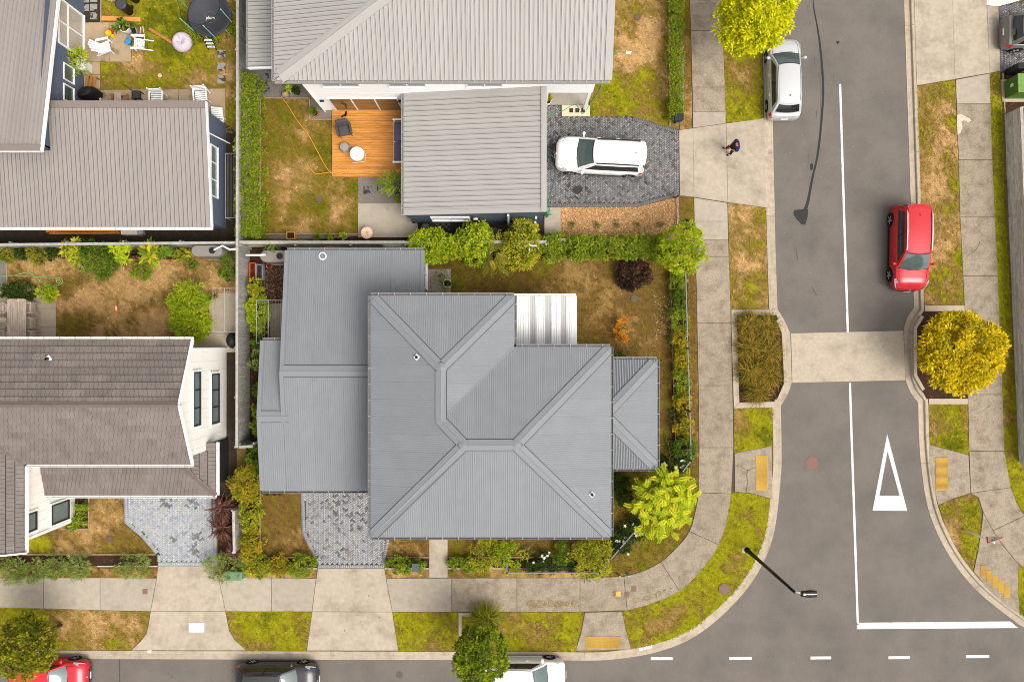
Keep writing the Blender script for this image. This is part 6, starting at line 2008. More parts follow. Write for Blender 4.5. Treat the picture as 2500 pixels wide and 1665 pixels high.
def car(label, paint, L_, W, Hh, cowl, roof_f, roof_r, tail, hood_z=(.98, .80), belt=.98, rails=None, wheel_r=.33, cat='car', suv=False, px=0, py=0, rot=0, z=ROADZ, name='parked_car', rim=None, wb=None, roofk=.70, boot=None):
    root = empty(name, (0, 0, 0), label, cat, 'parked cars')
    h2 = L_ / 2
    zb = .22 if suv else .17
    wtab = [(-1, .72), (-.985, .84), (-.95, .915), (-.88, .96), (-.7, .99), (-.4, 1), (.4, 1), (.7, .985), (.82, .95), (.90, .885), (.95, .80), (.985, .68), (1, .52)]
    ttab = [(-1, .62), (-.985, .78), (-.95, belt - .06), (tail / h2, belt), (cowl / h2, hood_z[0]), (.80, (hood_z[0] + hood_z[1]) / 2 + .05), (.93, hood_z[1]), (.975, hood_z[1] - .10), (1, hood_z[1] - .24)]
    ttab.sort()
    us = sorted(set([-1, -.985, -.95, -.9, -.82, -.7, -.55, -.4, -.2, 0, .2, .4, .5, .6, .7, .78, .84, .89, .93, .955, .975, .99, 1]))
    vs, fs = [], []
    ring = None
    for u in us:
        x = u * h2
        w = interp(wtab, u) * W / 2
        zt = interp(ttab, u)
        b = zb + (.08 if abs(u) > .95 else 0)
        hh = zt - b
        half = [(0, b), (.80 * w, b), (.955 * w, b + .07), (w, b + .30 * hh), (.995 * w, b + .58 * hh), (.965 * w, zt - .13 * min(1, hh)), (.93 * w, zt - .05), (.84 * w, zt - .008), (.5 * w, zt + .022), (0, zt + .032)]
        pts = half + [(-y, zz) for y, zz in half[-2:0:-1]]
        ring = len(pts)
        vs += [(x, y, zz) for y, zz in pts]
    for i in range(len(us) - 1):
        for j in range(ring):
            k = (j + 1) % ring
            fs.append((i * ring + j, i * ring + k, (i + 1) * ring + k, (i + 1) * ring + j))
    fs.append(tuple(range(ring))[::-1]); fs.append(tuple(range((len(us) - 1) * ring, len(us) * ring)))
    me = bpy.data.meshes.new('body'); me.from_pydata(vs, [], fs)
    bm = bmesh.new(); bm.from_mesh(me); bmesh.ops.recalc_face_normals(bm, faces=bm.faces); bm.to_mesh(me); bm.free()
    body = bpy.data.objects.new('body', me); COL.objects.link(body)
    wbs = wb or (h2 - .82, -h2 + .78)
    cut = MB()
    for wx in wbs:
        for sy in (-1, 1):
            cut.lathe([(wheel_r + .055, -.16), (wheel_r + .055, .16)], (wx, sy * (W / 2 - .06), wheel_r), 24, Matrix.Rotation(R(90), 3, 'X'))
    cm = cut.mesh('cut')
    bm = bmesh.new(); bm.from_mesh(cm); bmesh.ops.recalc_face_normals(bm, faces=bm.faces); bm.to_mesh(cm); bm.free()
    co = bpy.data.objects.new('cut', cm); COL.objects.link(co)
    md = body.modifiers.new('b', 'BOOLEAN'); md.operation = 'DIFFERENCE'; md.object = co; md.solver = 'EXACT'
    dg_ = bpy.context.evaluated_depsgraph_get()
    nm = bpy.data.meshes.new_from_object(body.evaluated_get(dg_))
    body.modifiers.clear(); body.data = nm
    nm.materials.clear(); nm.materials.append(paint)
    finish(nm)
    bpy.data.objects.remove(co); body.parent = root
    # greenhouse
    wbt, wr = W / 2 * .90, W / 2 * roofk
    zr = Hh - .05
    zc = belt - .03
    bow_f, bow_r = .14, .10
    xb1, xb0, xr1, xr0 = cowl, tail, roof_f, roof_r
    zf0 = hood_z[0] - .03
    def lerp(a, b, t): return a + (b - a) * t
    def front(s, t, o=0):
        return Vector((lerp(xb1, xr1, t) + bow_f * (1 - s * s) * (1 - .3 * t) + o * .6, s * lerp(wbt, wr, t), lerp(zf0, zr, t) + .03 * math.sin(math.pi * t) + o * .7 + .02 * t * (1 - s * s)))
    def rear(s, t, o=0):
        return Vector((lerp(xb0, xr0, t) - bow_r * (1 - s * s) - .03 * math.sin(math.pi * t) - o * .8, s * lerp(wbt, wr, t), lerp(zc, zr, t) + o * .5 + .02 * t * (1 - s * s)))
    def side(sg, u, t, o=0):
        x = lerp(lerp(xb0, xb1, u), lerp(xr0, xr1, u), t)
        y = lerp(wbt, wr, t ** 1.15) + .025 * math.sin(math.pi * t) * math.sin(math.pi * u) + o * .9
        return Vector((x, sg * y, lerp(lerp(zc, zf0, u), zr, t) + o * .35))
    def roof(u, s):
        a = rear(s, 1); b = front(s, 1)
        p = a.lerp(b, u)
        p.z += .045 * math.sin(math.pi * u) * 1.0 + .022 * (1 - s * s)
        return p
    mb = MB()
    mb.grid(lambda a, t: front(2 * a - 1, t), 10, 5); mb.grid(lambda a, t: rear(1 - 2 * a, t), 10, 5)
    mb.grid(lambda a, t: side(1, 1 - a, t), 10, 5); mb.grid(lambda a, t: side(-1, a, t), 10, 5)
    mb.grid(lambda u, a: roof(u, 2 * a - 1), 10, 10)
    me = mb.mesh('cabin')
    bm = bmesh.new(); bm.from_mesh(me); bmesh.ops.remove_doubles(bm, verts=bm.verts, dist=.001); bmesh.ops.recalc_face_normals(bm, faces=bm.faces); bm.to_mesh(me); bm.free()
    finish(me, 40)
    link('cabin', me, paint, root)
    def patch(nm_, fn, nu, nv, m, parent=root):
        b = MB(); b.grid(fn, nu, nv)
        mm = b.mesh(nm_)
        finish(mm, 60)
        return link(nm_, mm, m, parent)
    patch('windscreen', lambda a, t: front((2 * a - 1) * .90, .07 + .88 * t, .012), 10, 5, M_cglass)
    patch('cowl_panel', lambda a, t: front((2 * a - 1) * .93, -.10 + .17 * t, .010), 10, 2, M_carblk)
    patch('windscreen_band', lambda a, t: front((2 * a - 1) * .92, .93 + .045 * t, .013), 10, 1, M_carblk)
    patch('rear_window', lambda a, t: rear((2 * a - 1) * .84, .18 + .68 * t, .012), 8, 4, M_sglass)
    for sg in (-1, 1):
        sw = patch('side_window', lambda a, t: side(sg, .07 + a * (.86 - .10 * t * 0), .12 + .70 * t, .010), 10, 4, M_sglass)
        for uu in (.50,):
            patch('door_pillar', lambda a, t: side(sg, uu + a * .035, .12 + .70 * t, .014), 1, 3, M_carblk, sw)
    # seams of bonnet and tailgate
    sm = MB()
    for sg in (-1, 1):
        pts = []
        for k in range(6):
            x = cowl + .02 + (h2 * .93 - cowl) * k / 5
            u = x / h2
            pts.append((x, sg * interp(wtab, u) * W / 2 * (.80 - .06 * k / 5), interp(ttab, u) + .006))
        sm.tube(pts, .006, 4)
        sm.tube([(xr0 + .05, sg * wr * .93, zr + .03), ((xr0 + xr1) / 2, sg * wr * .93, zr + .055), (xr1 - .02, sg * wr * .93, zr + .03)], .009, 4)
    sm.build('panel_seams', M_carblk, root)
    # lamps, plates, grille
    def ztop(x): return interp(ttab, x / h2)
    def wid(x): return interp(wtab, x / h2) * W / 2
    for sg in (-1, 1):
        xs = [h2 - .60, h2 - .40, h2 - .22, h2 - .10]
        pts = []
        top_o = [(x, sg * (wid(x) * .985), ztop(x) - .10) for x in xs]
        top_i = [(x, sg * (wid(x) * (.93 - .10 * i)), ztop(x) - .012 - .012 * i) for i, x in enumerate(xs)]
        vv = top_o + top_i
        b = MB()
        n = len(xs)
        b.add([Vector(p) + Vector((.012, sg * .012, .014)) for p in vv], [(i, i + 1, n + i + 1, n + i) for i in range(n - 1)])
        b.build('headlamp', M_lens, root, smooth=True)
        xt = [-h2 + .30, -h2 + .14, -h2 + .05]
        b = MB()
        zt_ = belt - .04
        vv = [(x, sg * (wid(x) * 1.0 + .012), zt_ - .30 + .02 * i) for i, x in enumerate(xt)] + [(x, sg * (wid(x) * .965), min(zt_, ztop(x) - .03)) for x in xt]
        b.add(vv, [(0, 1, 4, 3), (1, 2, 5, 4)])
        b.add([(-h2 + .05, sg * wid(-h2 + .05), zt_ - .27), (-h2 + .05, sg * wid(-h2 + .05) * .93, ztop(-h2 + .05) - .02), (-h2 + .03, sg * W / 2 * .58, ztop(-h2 + .03) - .03), (-h2 + .0, sg * W / 2 * .60, zt_ - .30)], [(0, 1, 2, 3)])
        b.build('tail_lamp', M_red, root)
        mr = MB()
        mx = cowl - .22
        mr.lathe([(0, -.09), (.07, -.08), (.10, -.02), (.10, .05), (.06, .09), (0, .1)], (mx, sg * (W / 2 + .10), belt + .10), 12, Matrix.Rotation(R(90), 3, 'X') @ Matrix.Diagonal((.8, .7, 1)))
        mr.bar((mx, sg * (W / 2 * .92), belt + .03), (mx, sg * (W / 2 + .08), belt + .07), .07, .04)
        mr.build('door_mirror', paint, root, smooth=True)
        for hx in (.15, -.85):
            MB().box((hx, sg * (W / 2 * .985), belt - .14), (.19, .05, .035)).build('door_handle', paint, root, bevel=.01)
        MB().bar((-h2 + 1.15, sg * (W / 2 - .005), zb + .05), (h2 - 1.2, sg * (W / 2 - .005), zb + .05), .03, .10).build('sill', M_carblk if suv else paint, root)
    MB().box((h2 - .025, 0, .50), (.09, W * .42, .12)).build('grille', M_carblk, root, bevel=.02)
    MB().box((h2 + .005, 0, .36), (.07, W * .50, .09)).build('lower_grille', M_carblk, root, bevel=.02)
    MB().box((h2 + .045, 0, .43), (.012, .36, .11)).build('number_plate', M_plate, root)
    MB().box((-h2 - .012, 0, .62), (.02, .36, .11)).build('number_plate', M_plate, root)
    MB().lathe([(0, 0), (.045, 0), (.04, .02), (0, .02)], (h2 - .01, 0, hood_z[1] - .12), 12, Matrix.Rotation(R(60), 3, 'Y')).build('badge', M_chrome, root)
    MB().tube([(xr0 + .35, 0, zr + .06), (xr0 + .22, 0, zr + .16)], [.022, .008], 6).build('aerial', M_carblk, root)
    for k in (-1, 1):
        MB().bar(front(-.45 * k, .03, .03), front(.35 * k - .25, .10, .03), .02, .012).build('wiper', M_carblk, root)
    if suv:
        sp_ = MB(); sp_.grid(lambda a, t: rear((2 * a - 1) * .92, 1.0 - .001, 0) + Vector((-.17 * t, 0, .03 - .03 * t)), 8, 3)
        sp_.build('rear_spoiler', paint, root, smooth=True)
    if rails:
        for sg in (-1, 1):
            MB().tube([(xr0 + .1, sg * wr * .98, zr + .03), (xr0 + .22, sg * wr * .98, zr + .085), ((xr0 + xr1) / 2, sg * wr * .98, zr + .11), (xr1 - .18, sg * wr * .98, zr + .085), (xr1 - .08, sg * wr * .98, zr + .03)], .03, 6).build('roof_rail', rails, root)
    for wx in wbs:
        for sg in (-1, 1):
            wy = sg * (W / 2 - .105)
            Mx = Matrix.Rotation(R(-90 * sg), 3, 'X')
            r = wheel_r
            wt = MB().lathe([(r * .66, -.10), (r * .93, -.10), (r, -.07), (r, .07), (r * .93, .10), (r * .66, .10)], (wx, wy, r), 28, Mx).build('wheel', M_tyre, root, smooth=True)
            rb_ = MB()
            rb_.lathe([(r * .67, .085), (r * .64, .10), (r * .58, .085), (r * .56, .03), (0, .03)], (wx, wy, r), 24, Mx)
            for k in range(5):
                a = 2 * math.pi * k / 5
                e1 = Mx @ Vector((math.cos(a) * r * .08, math.sin(a) * r * .08, .085)); e2 = Mx @ Vector((math.cos(a) * r * .62, math.sin(a) * r * .62, .09))
                rb_.bar(Vector((wx, wy, r)) + e1, Vector((wx, wy, r)) + e2, r * .17, .03, Mx @ Vector((0, 0, 1)))
            rb_.build('rim', rim or M_rim, wt)
    MB().box((0, 0, zb + .10), (L_ * .8, W * .7, .1)).build('underbody', M_carblk, root)
    c = P(px, py, .75 + z)
    root.location = (c.x, c.y, z)
    root.rotation_euler = (0, 0, R(rot))
    return root
def paint(n, c, metal=0, rough=.3):
    return mat(n, c, rough, metal, var=.02, scale=.6, spec=.3, coat=.35)
PW, PR, PS = paint('white_car_paint', (.78, .76, .73)), paint('red_car_paint', (.42, .012, .018)), paint('silver_car_paint', (.47, .47, .465), .25)
PK, PG = paint('black_car_paint', (.035, .034, .038)), paint('grey_car_paint', (.17, .16, .15), .2)
PR2 = paint('crimson_car_paint', (.48, .018, .03))
car('white station wagon with black roof rails on the dark paver driveway', PW, 4.62, 1.82, 1.70, 1.16, .35, -1.98, -2.20, (1.06, .90), 1.04, M_carblk, .35, 'car', True, 1466, 381, 177, .02)
car('bright red sport utility vehicle with silver roof rails parked against the right kerb', PR, 4.48, 1.86, 1.66, 1.12, .32, -1.82, -2.10, (1.06, .88), 1.06, M_chrome, .36, 'car', True, 2223, 604, -91)
car('silver hatchback parked under the lime-yellow street tree', PS, 4.18, 1.70, 1.52, 1.18, .42, -1.42, -1.82, (.98, .80), .98, None, .31, 'car', False, 1915.5, 192, 90.8)
car('crimson hatchback parked at the kerb under the olive street tree', PR2, 4.05, 1.70, 1.52, 1.10, .35, -1.45, -1.75, (.98, .80), .98, None, .30, 'car', False, 116, 1653, 0)
car('black hatchback parked on the bottom street in front of the driveways', PK, 4.28, 1.74, 1.48, 1.10, .30, -1.45, -1.90, (.96, .78), .96, None, .31, 'car', False, 674, 1663, 0)
car('white hatchback parked on the bottom street beneath the mid green tree', PW, 4.25, 1.72, 1.50, 1.12, .32, -1.48, -1.88, (.97, .78), .97, None, .31, 'car', False, 1281, 1651, 0)
car('dark grey hatchback with its rear toward the street on the top right pavers', PG, 4.2, 1.76, 1.55, 1.10, .32, -1.45, -1.86, (.98, .80), .98, None, .32, 'car', False, 2553, 76, 0, .02)

# ------------------------------------------------------------------ person with a remote controller
M_skin = mat('skin', S(224, 150, 108), .55, var=.06)
M_navy = mat('navy_cotton', S(38, 46, 92), .85, var=.15, scale=20)
M_trous = mat('black_trousers', S(40, 36, 36), .9, var=.15, scale=20)
M_hair = mat('short_brown_hair', S(70, 50, 38), .8, var=.2, scale=60)
def skin(name, verts, edges, m, parent, sub=1):
    me = bpy.data.meshes.new(name)
    me.from_pydata([v[:3] for v in verts], edges, [])
    o = bpy.data.objects.new(name, me); COL.objects.link(o)
    o.modifiers.new('s', 'SKIN')
    for i, v in enumerate(verts):
        me.skin_vertices[0].data[i].radius = (v[3], v[4] if len(v) > 4 else v[3])
    me.skin_vertices[0].data[0].use_root = True
    sb = o.modifiers.new('u', 'SUBSURF'); sb.levels = sub; sb.render_levels = sub
    dgx = bpy.context.evaluated_depsgraph_get()
    nm = bpy.data.meshes.new_from_object(o.evaluated_get(dgx))
    o.modifiers.clear(); o.data = nm
    nm.materials.clear(); nm.materials.append(m)
    nm.polygons.foreach_set('use_smooth', [True] * len(nm.polygons))
    o.parent = parent
    return o
def person():
    root = empty('person', (0, 0, 0), 'person in navy t-shirt and black trousers holding a controller on the concrete driveway', 'person')
    # local frame: facing +X, left +Y
    V = [(0, 0, .95, .13, .16), (.0, 0, 1.12, .12, .15), (.0, 0, 1.30, .11, .14), (-.0, 0, 1.42, .06, .08), (.02, 0, 1.53, .055), (.05, 0, 1.60, .085, .075), (.05, 0, 1.69, .095, .08), (.04, 0, 1.75, .05)]
    E = [(0, 1), (1, 2), (2, 3), (3, 4), (4, 5), (5, 6), (6, 7)]
    def addv(*v):
        V.append(v); return len(V) - 1
    n = addv(.145, 0, 1.645, .016); E.append((5, n))
    for s in (-1, 1):
        sh = addv(0, s * .20, 1.39, .055); E.append((3, sh))
        el_ = addv(-.02, s * .30, 1.14, .045); E.append((sh, el_))
        wr_ = addv(.22, s * .13, 1.07, .03); E.append((el_, wr_))
        pm_ = addv(.29, s * .10, 1.08, .034, .02); E.append((wr_, pm_))
        for k in range(4):
            a = addv(.335, s * (.125 - .021 * k), 1.085, .0095); b = addv(.36, s * (.11 - .02 * k), 1.06 - .004 * k, .008)
            E += [(pm_, a), (a, b)]
        t1 = addv(.29, s * .055, 1.11, .011); t2 = addv(.325, s * .045, 1.115, .009); E += [(pm_, t1), (t1, t2)]
        hp = addv(0, s * .10, .88, .095); E.append((0, hp))
        fx = .17 if s < 0 else -.02
        kn = addv(fx * .6 + .05, s * .13, .48, .062); E.append((hp, kn))
        an = addv(fx, s * .17, .10, .042); E.append((kn, an))
        to = addv(fx + .17, s * .20, .04, .036); E.append((an, to))
    body = skin('body', V, E, M_skin, root)
    skin('shirt', [(0, 0, .96, .17, .20), (0, 0, 1.14, .17, .19), (0, 0, 1.34, .18, .21), (0, 0, 1.455, .14, .15)] + [v for s in (-1, 1) for v in ((0, s * .20, 1.42, .115), (-.015, s * .285, 1.22, .085))],
         [(0, 1), (1, 2), (2, 3), (2, 4), (4, 5), (2, 6), (6, 7)], M_navy, root)
    tv = [(0, 0, .94, .145, .165)]; te = []
    for s in (-1, 1):
        fx = .17 if s < 0 else -.02
        b = len(tv)
        tv += [(0, s * .10, .86, .11), (fx * .6 + .05, s * .13, .48, .08), (fx, s * .17, .10, .065)]
        te += [(0, b), (b, b + 1), (b + 1, b + 2)]
    skin('trousers', tv, te, M_trous, root)
    for s in (-1, 1):
        fx = .17 if s < 0 else -.02
        skin('shoe', [(fx - .06, s * .16, .05, .05), (fx + .06, s * .18, .055, .052), (fx + .2, s * .21, .04, .042)], [(0, 1), (1, 2)], mat('black_shoe', S(26, 24, 24), .5), root)
    skin('hair', [(-.0, 0, 1.65, .095, .085), (.015, 0, 1.72, .10, .085), (.05, 0, 1.765, .06, .06)], [(0, 1), (1, 2)], M_hair, root)
    return root
pz = P(1786, 366.5, .5)
pe = person()
pe.location = (11.46, 9.98, .027); pe.rotation_euler = (0, 0, R(186))
ctl = empty('remote_controller', (0, 0, 0), 'small dark remote controller held by the person', 'controller')
MB().box((0, 0, 0), (.10, .17, .035)).build('case', M_blk, ctl, bevel=.012)
for s in (-1, 1): MB().tube([(0, s * .05, .015), (0, s * .05, .045)], .008, 6).build('stick', M_carblk, ctl)
MB().bar((.04, -.05, 0.01), (.12, -.05, .03), .02, .008).build('aerial', M_blk, ctl)
MB().bar((.04, .05, 0.01), (.12, .05, .03), .02, .008).build('aerial', M_blk, ctl)
ctl.location = (11.46 - .33, 9.98 - .033, .027 + 1.075); ctl.rotation_euler = (0, 0, R(186))
# ------------------------------------------------------------------ street furniture
M_polek = mat('black_pole', S(30, 28, 27), .45, var=.05)
b0 = P(1824, 1342)
lp = empty('street_lamp', b0, 'tall black street lamp leaning over the road corner', 'street lamp')
MB().lathe([(.16, 0), (.16, .05), (.11, .1), (.105, 1.2), (.09, 1.25), (.085, 3.5), (.06, 7.05), (0, 7.1)], b0, 14).build('pole', M_polek, lp, smooth=True)
MB().tube([b0 + Vector((0, 0, 7.0)), b0 + Vector((.15, 0, 7.12)), b0 + Vector((.3, -.01, 7.15))], .035, 8).build('arm', M_metal, lp)
ld = MB()
hd = b0 + Vector((.58, -.04, 7.17))
ld.grid(lambda u, w: hd + Vector(((u - .5) * .72, (w - .5) * (.34 - .14 * abs(u - .6)), .07 * math.sin(math.pi * u) ** .5 * math.sin(math.pi * w) ** .5)), 10, 8)
ld.grid(lambda u, w: hd + Vector(((u - .5) * .72, (.5 - w) * (.34 - .14 * abs(u - .6)), -.03 * math.sin(math.pi * u) ** .5 * math.sin(math.pi * w) ** .5)), 10, 8)
lh = ld.build('lantern', M_polek, lp, smooth=True)
MB().bar(hd + Vector((-.25, 0, .07)), hd + Vector((.32, 0, .06)), .025, .02).build('trim_strip', M_metal, lh)
MB().lathe([(0, 0), (.06, 0), (.055, .05), (0, .06)], hd + Vector((-.22, 0, .06)), 10).build('light_sensor', mat('sensor', S(220, 205, 150), .5), lh)
MB().lathe([(.2, 0), (.18, .03), (0, .03)], (b0.x - .12, b0.y + .02, 0), 9).build('footing', M_pale, lp)
# give way sign
sb0 = Vector((23.80, -9.93, 0))
sg_ = empty('give_way_sign', sb0, 'triangular red and white give way sign on a white post', 'road sign')
MB().lathe([(.048, 0), (.048, 2.7), (0, 2.71)], sb0, 10).build('post', M_white, sg_, smooth=True)
dx = Vector((.94, .34, 0)).normalized(); nz = Vector((-dx.y, dx.x, 0))
ctr = sb0 + nz * .05 + Vector((.12, .04, 2.62))
def tri_plate(sc, off, m, nm, par, th=.012):
    g = Vector((0, 0, -.26))
    pts = [Vector((0, 0, 0)) + dx * -.45, dx * .45, Vector((0, 0, -.78))]
    pts = [g + (p - g) * sc for p in pts]
    f = [ctr + p + nz * off for p in pts]; b = [ctr + p + nz * (off - th) for p in pts]
    return MB().add(f + b, [(2, 1, 0), (3, 4, 5), (0, 1, 4, 3), (1, 2, 5, 4), (2, 0, 3, 5)]).build(nm, m, par)
pl_ = tri_plate(1, .0, mat('sign_red', (.55, .02, .03), .4), 'sign_plate', sg_)
tri_plate(.74, .006, M_white, 'sign_face', pl_, .005)
def text(body, size, m, mtx, parent, name='lettering', ext=.002):
    cu = bpy.data.curves.new(name, 'FONT'); cu.body = body; cu.size = size; cu.extrude = ext; cu.align_x = 'CENTER'; cu.align_y = 'CENTER'
    o = bpy.data.objects.new(name, cu); COL.objects.link(o)
    dgx = bpy.context.evaluated_depsgraph_get()
    me = bpy.data.meshes.new_from_object(o.evaluated_get(dgx))
    bpy.data.objects.remove(o)
    me.transform(mtx)
    return link(name, me, m, parent)
Mt = Matrix((-dx, Vector((0, 0, 1)), nz)).transposed().to_4x4()
for i, w in enumerate(('GIVE', 'WAY')):
    Mt.translation = ctr + nz * .010 + Vector((0, 0, -.10 - .13 * i)) - worg(pl_)
    text(w, .13, mat('sign_black', (.02, .02, .02), .5), Mt, pl_)
MB().bar(sb0 + Vector((0, 0, 2.4)), ctr + Vector((0, 0, -.2)) - nz * .02, .04, .03).build('bracket', M_metal, sg_)
# green utility cabinets
ub = empty('utility_cabinet', P(2485, 222), 'large green utility cabinet on a concrete pad at the right edge', 'utility box')
MB().prism([P2(2443, 196), P2(2530, 196), P2(2530, 250), P2(2446, 250)], -.02, .07).build('pad', M_pale, ub)
M_ugreen = mat('cabinet_green', S(80, 118, 44), .5, var=.05)
MB().prism([P2(2449.5, 200), P2(2525, 200), P2(2525, 243), P2(2451, 243)], .07, 1.2).build('cabinet', M_ugreen, ub, bevel=.02)
MB().prism([P2(2448, 199), P2(2527, 199), P2(2527, 244), P2(2449.5, 244)], 1.2, 1.26).build('lid', mat('cabinet_lid', S(112, 150, 74), .5), ub, bevel=.01)
c = P(2450, 220); MB().box((c.x - .03, c.y, .75), (.05, .16, .22)).build('handle_plate', M_metal, ub)
o = MB().box((0, 0, .45), (.45, .5, .9)).box((.0, 0, .93), (.5, .54, .06)).build('orange_bin', mat('orange_plastic', S(236, 90, 30), .5), None, bevel=.02, label='orange bin behind the green utility cabinet', cat='bin', loc=P(2512, 268)); o.location = P(2497, 268)
o = MB().box((0, 0, .55), (.55, .3, 1.1)).build('letterbox', M_blk, None, bevel=.02, label='black letterbox beside the paver driveway at the top right', cat='letterbox'); o.location = P(2466, 178)
ub2 = empty('utility_cabinet', P(582, 1395), 'small green utility pillar at the footpath under the wispy bush', 'utility box')
MB().prism([P2(562, 1386), P2(602, 1386), P2(602, 1405), P2(562, 1405)], 0, .75).build('cabinet', mat('pillar_green', S(104, 140, 104), .5), ub2, bevel=.02)
MB().prism([P2(561, 1385), P2(603, 1385), P2(603, 1406), P2(561, 1406)], .75, .8).build('lid', mat('pillar_lid', S(112, 146, 112), .5), ub2, bevel=.02)
def letterbox(px, py, label, m, w=.3, d=.4, h=1.05):
    r = empty('letterbox', P(px, py), label, 'letterbox')
    c = P(px, py)
    MB().box((c.x, c.y, h * .35), (.1, .1, h * .7)).build('post', M_blk, r)
    b = MB().box((c.x, c.y, h * .82), (w, d, h * .32)).build('box', m, r, bevel=.02)
    MB().box((c.x, c.y - d / 2 - .005, h * .86), (w * .7, .012, .04)).build('slot', M_carblk, b)
    MB().box((c.x, c.y, h + .0), (w + .04, d + .04, .03)).build('lid', m, r, bevel=.008)
letterbox(1020, 1372, 'dark grey letterbox on a post beside the front path', mat('letterbox_grey', S(86, 90, 96), .5))
letterbox(1648, 300, 'black letterbox at the end of the narrow hedge', mat('letterbox_black', S(40, 44, 54), .5), .42, .32)
for px, py, l, m in ((1530, 1399, 'small pale blue marker post by the curved footpath', mat('blue_marker', S(150, 180, 200), .5)), (1508, 1400, 'small wooden marker stake by the curved footpath', M_timber)):
    c = P(px, py)
    o = MB().box((0, 0, .2), (.1, .06, .4)).box((0, 0, .41), (.11, .07, .03)).build('marker_post', m, None, label=l, cat='post'); o.location = c; o.rotation_euler = (R(6), R(8), R(10))

# ------------------------------------------------------------------ deck and outdoor furniture of the white house
M_deck = mat('oiled_deck_timber', S(216, 146, 68), .55, var=.4, scale=5, objvar=.13, stretch=(.25, 3, 1))
dk0 = sroot('deck', 900, 350)
x_a, x_b = P(814, 0).x, P(992, 0).x
yt, yb = P(0, 262).y, P(0, 432).y
nb = 29
for i in range(nb):
    y = yb + (yt - yb) * (i + .5) / nb
    MB().box(((x_a + x_b) / 2, y, .13), (x_b - x_a, (yt - yb) / nb - .012, .03)).build('deck_board', M_deck, dk0)
MB().box(((x_a + x_b) / 2, (yt + yb) / 2, .05), (x_b - x_a - .02, yt - yb - .02, .1)).build('deck_frame', M_under, dk0)
MB().box((x_a - .015, (yt + yb) / 2, .08), (.03, yt - yb, .15)).build('deck_fascia', M_deck, dk0)
MB().box(((x_a + x_b) / 2, yb - .018, .08), (x_b - x_a, .03, .15)).build('deck_fascia', M_deck, dk0)
DZ = .147
def put(root, px, py, h=0, z=0, rot=0):
    c = P(px, py, h)
    root.location = (c.x, c.y, z); root.rotation_euler = (0, 0, R(rot))
    return root
M_charc = mat('charcoal_fabric', S(84, 80, 80), .9, var=.12, scale=30)
M_wire = mat('dark_wire', S(70, 66, 62), .5)
def cushion(c, size, m, nm, par, rot=None):
    mb = MB().box(c, size) if rot is None else MB().box(c, size, M=rot)
    return mb.build(nm, m, par, bevel=min(size) * .35, seg=3, smooth=True)
ac = empty('lounge_chair', (0, 0, 0), 'charcoal upholstered lounge chair on the timber deck', 'chair')
cushion((0, 0, .38), (.62, .60, .16), M_charc, 'seat', ac)
cushion((-.30, 0, .68), (.16, .62, .55), M_charc, 'backrest', ac, Matrix.Rotation(R(-14), 3, 'Y'))
for s in (-1, 1):
    cushion((.0, s * .34, .52), (.62, .10, .26), M_charc, 'armrest', ac)
    for x in (-.3, .3): MB().tube([(x, s * .3, 0), (x * .9, s * .28, .32)], .014, 6).build('leg', M_wire, ac)
put(ac, 842, 319, .4, DZ, -78)
pf = empty('pouffe', (0, 0, 0), 'grey faceted pouffe between the lounge chair and the round white chair', 'pouffe')
MB().lathe([(.20, 0), (.31, .20), (.24, .40), (0, .41)], (0, 0, 0), 6).build('seat', mat('grey_knit', S(158, 150, 140), .9, var=.1, scale=20), pf, bevel=.02)
MB().lathe([(.19, -.0), (.19, .02), (0, .02)], (0, 0, 0), 6).build('base', M_blk, pf)
put(pf, 842.5, 361, .3, DZ, 12)
rc = empty('round_chair', (0, 0, 0), 'round white shell chair on a wire frame on the deck', 'chair')
MB().lathe([(0, .30), (.18, .33), (.34, .46), (.37, .55), (.355, .56), (.32, .49), (.16, .36), (0, .34)], (0, 0, 0), 24, Matrix.Rotation(R(12), 3, 'Y')).build('shell', M_white, rc, smooth=True)
cushion((.02, 0, .42), (.42, .40, .1), mat('white_cushion', (.72, .68, .66), .9, var=.06), 'cushion', rc)
MB().tube([(-.3, -.3, 0), (.42, -.32, 0), (.46, 0, .0), (.42, .32, 0), (-.3, .3, 0)], .014, 6).build('frame', M_metal, rc)
for s in (-1, 1): MB().tube([(.2, s * .31, 0), (.12, s * .28, .42)], .014, 6).build('leg', M_metal, rc)
put(rc, 869, 380, .4, DZ, 10)
sf = empty('outdoor_sofa', (0, 0, 0), 'white framed sofa with violet-grey cushions at the garage edge of the deck', 'sofa')
M_viol = mat('violet_grey_fabric', S(104, 98, 116), .9, var=.1, scale=20)
for i in range(2):
    cushion((0, -.52 + i * 1.04, .38), (.72, 1.0, .16), M_viol, 'seat_cushion', sf)
    cushion((-.30, -.52 + i * 1.04, .62), (.18, .96, .42), M_viol, 'back_cushion', sf)
cushion((.05, -.45, .50), (.34, .9, .14), mat('violet_pillow', S(112, 106, 132), .9, var=.06), 'pillow', sf)
for s in (-1, 1):
    MB().box((0, s * 1.1, .58), (.82, .09, .05)).build('armrest', M_white, sf)
    for x in (-.36, .36): MB().box((x, s * 1.1, .28), (.06, .07, .56)).build('leg', M_white, sf)
MB().box((0, 0, .25), (.8, 2.15, .06)).build('base_frame', M_white, sf); MB().box((-.4, 0, .6), (.05, 2.15, .4)).build('back_frame', M_white, sf)
put(sf, 980, 348, .4, DZ, 180)
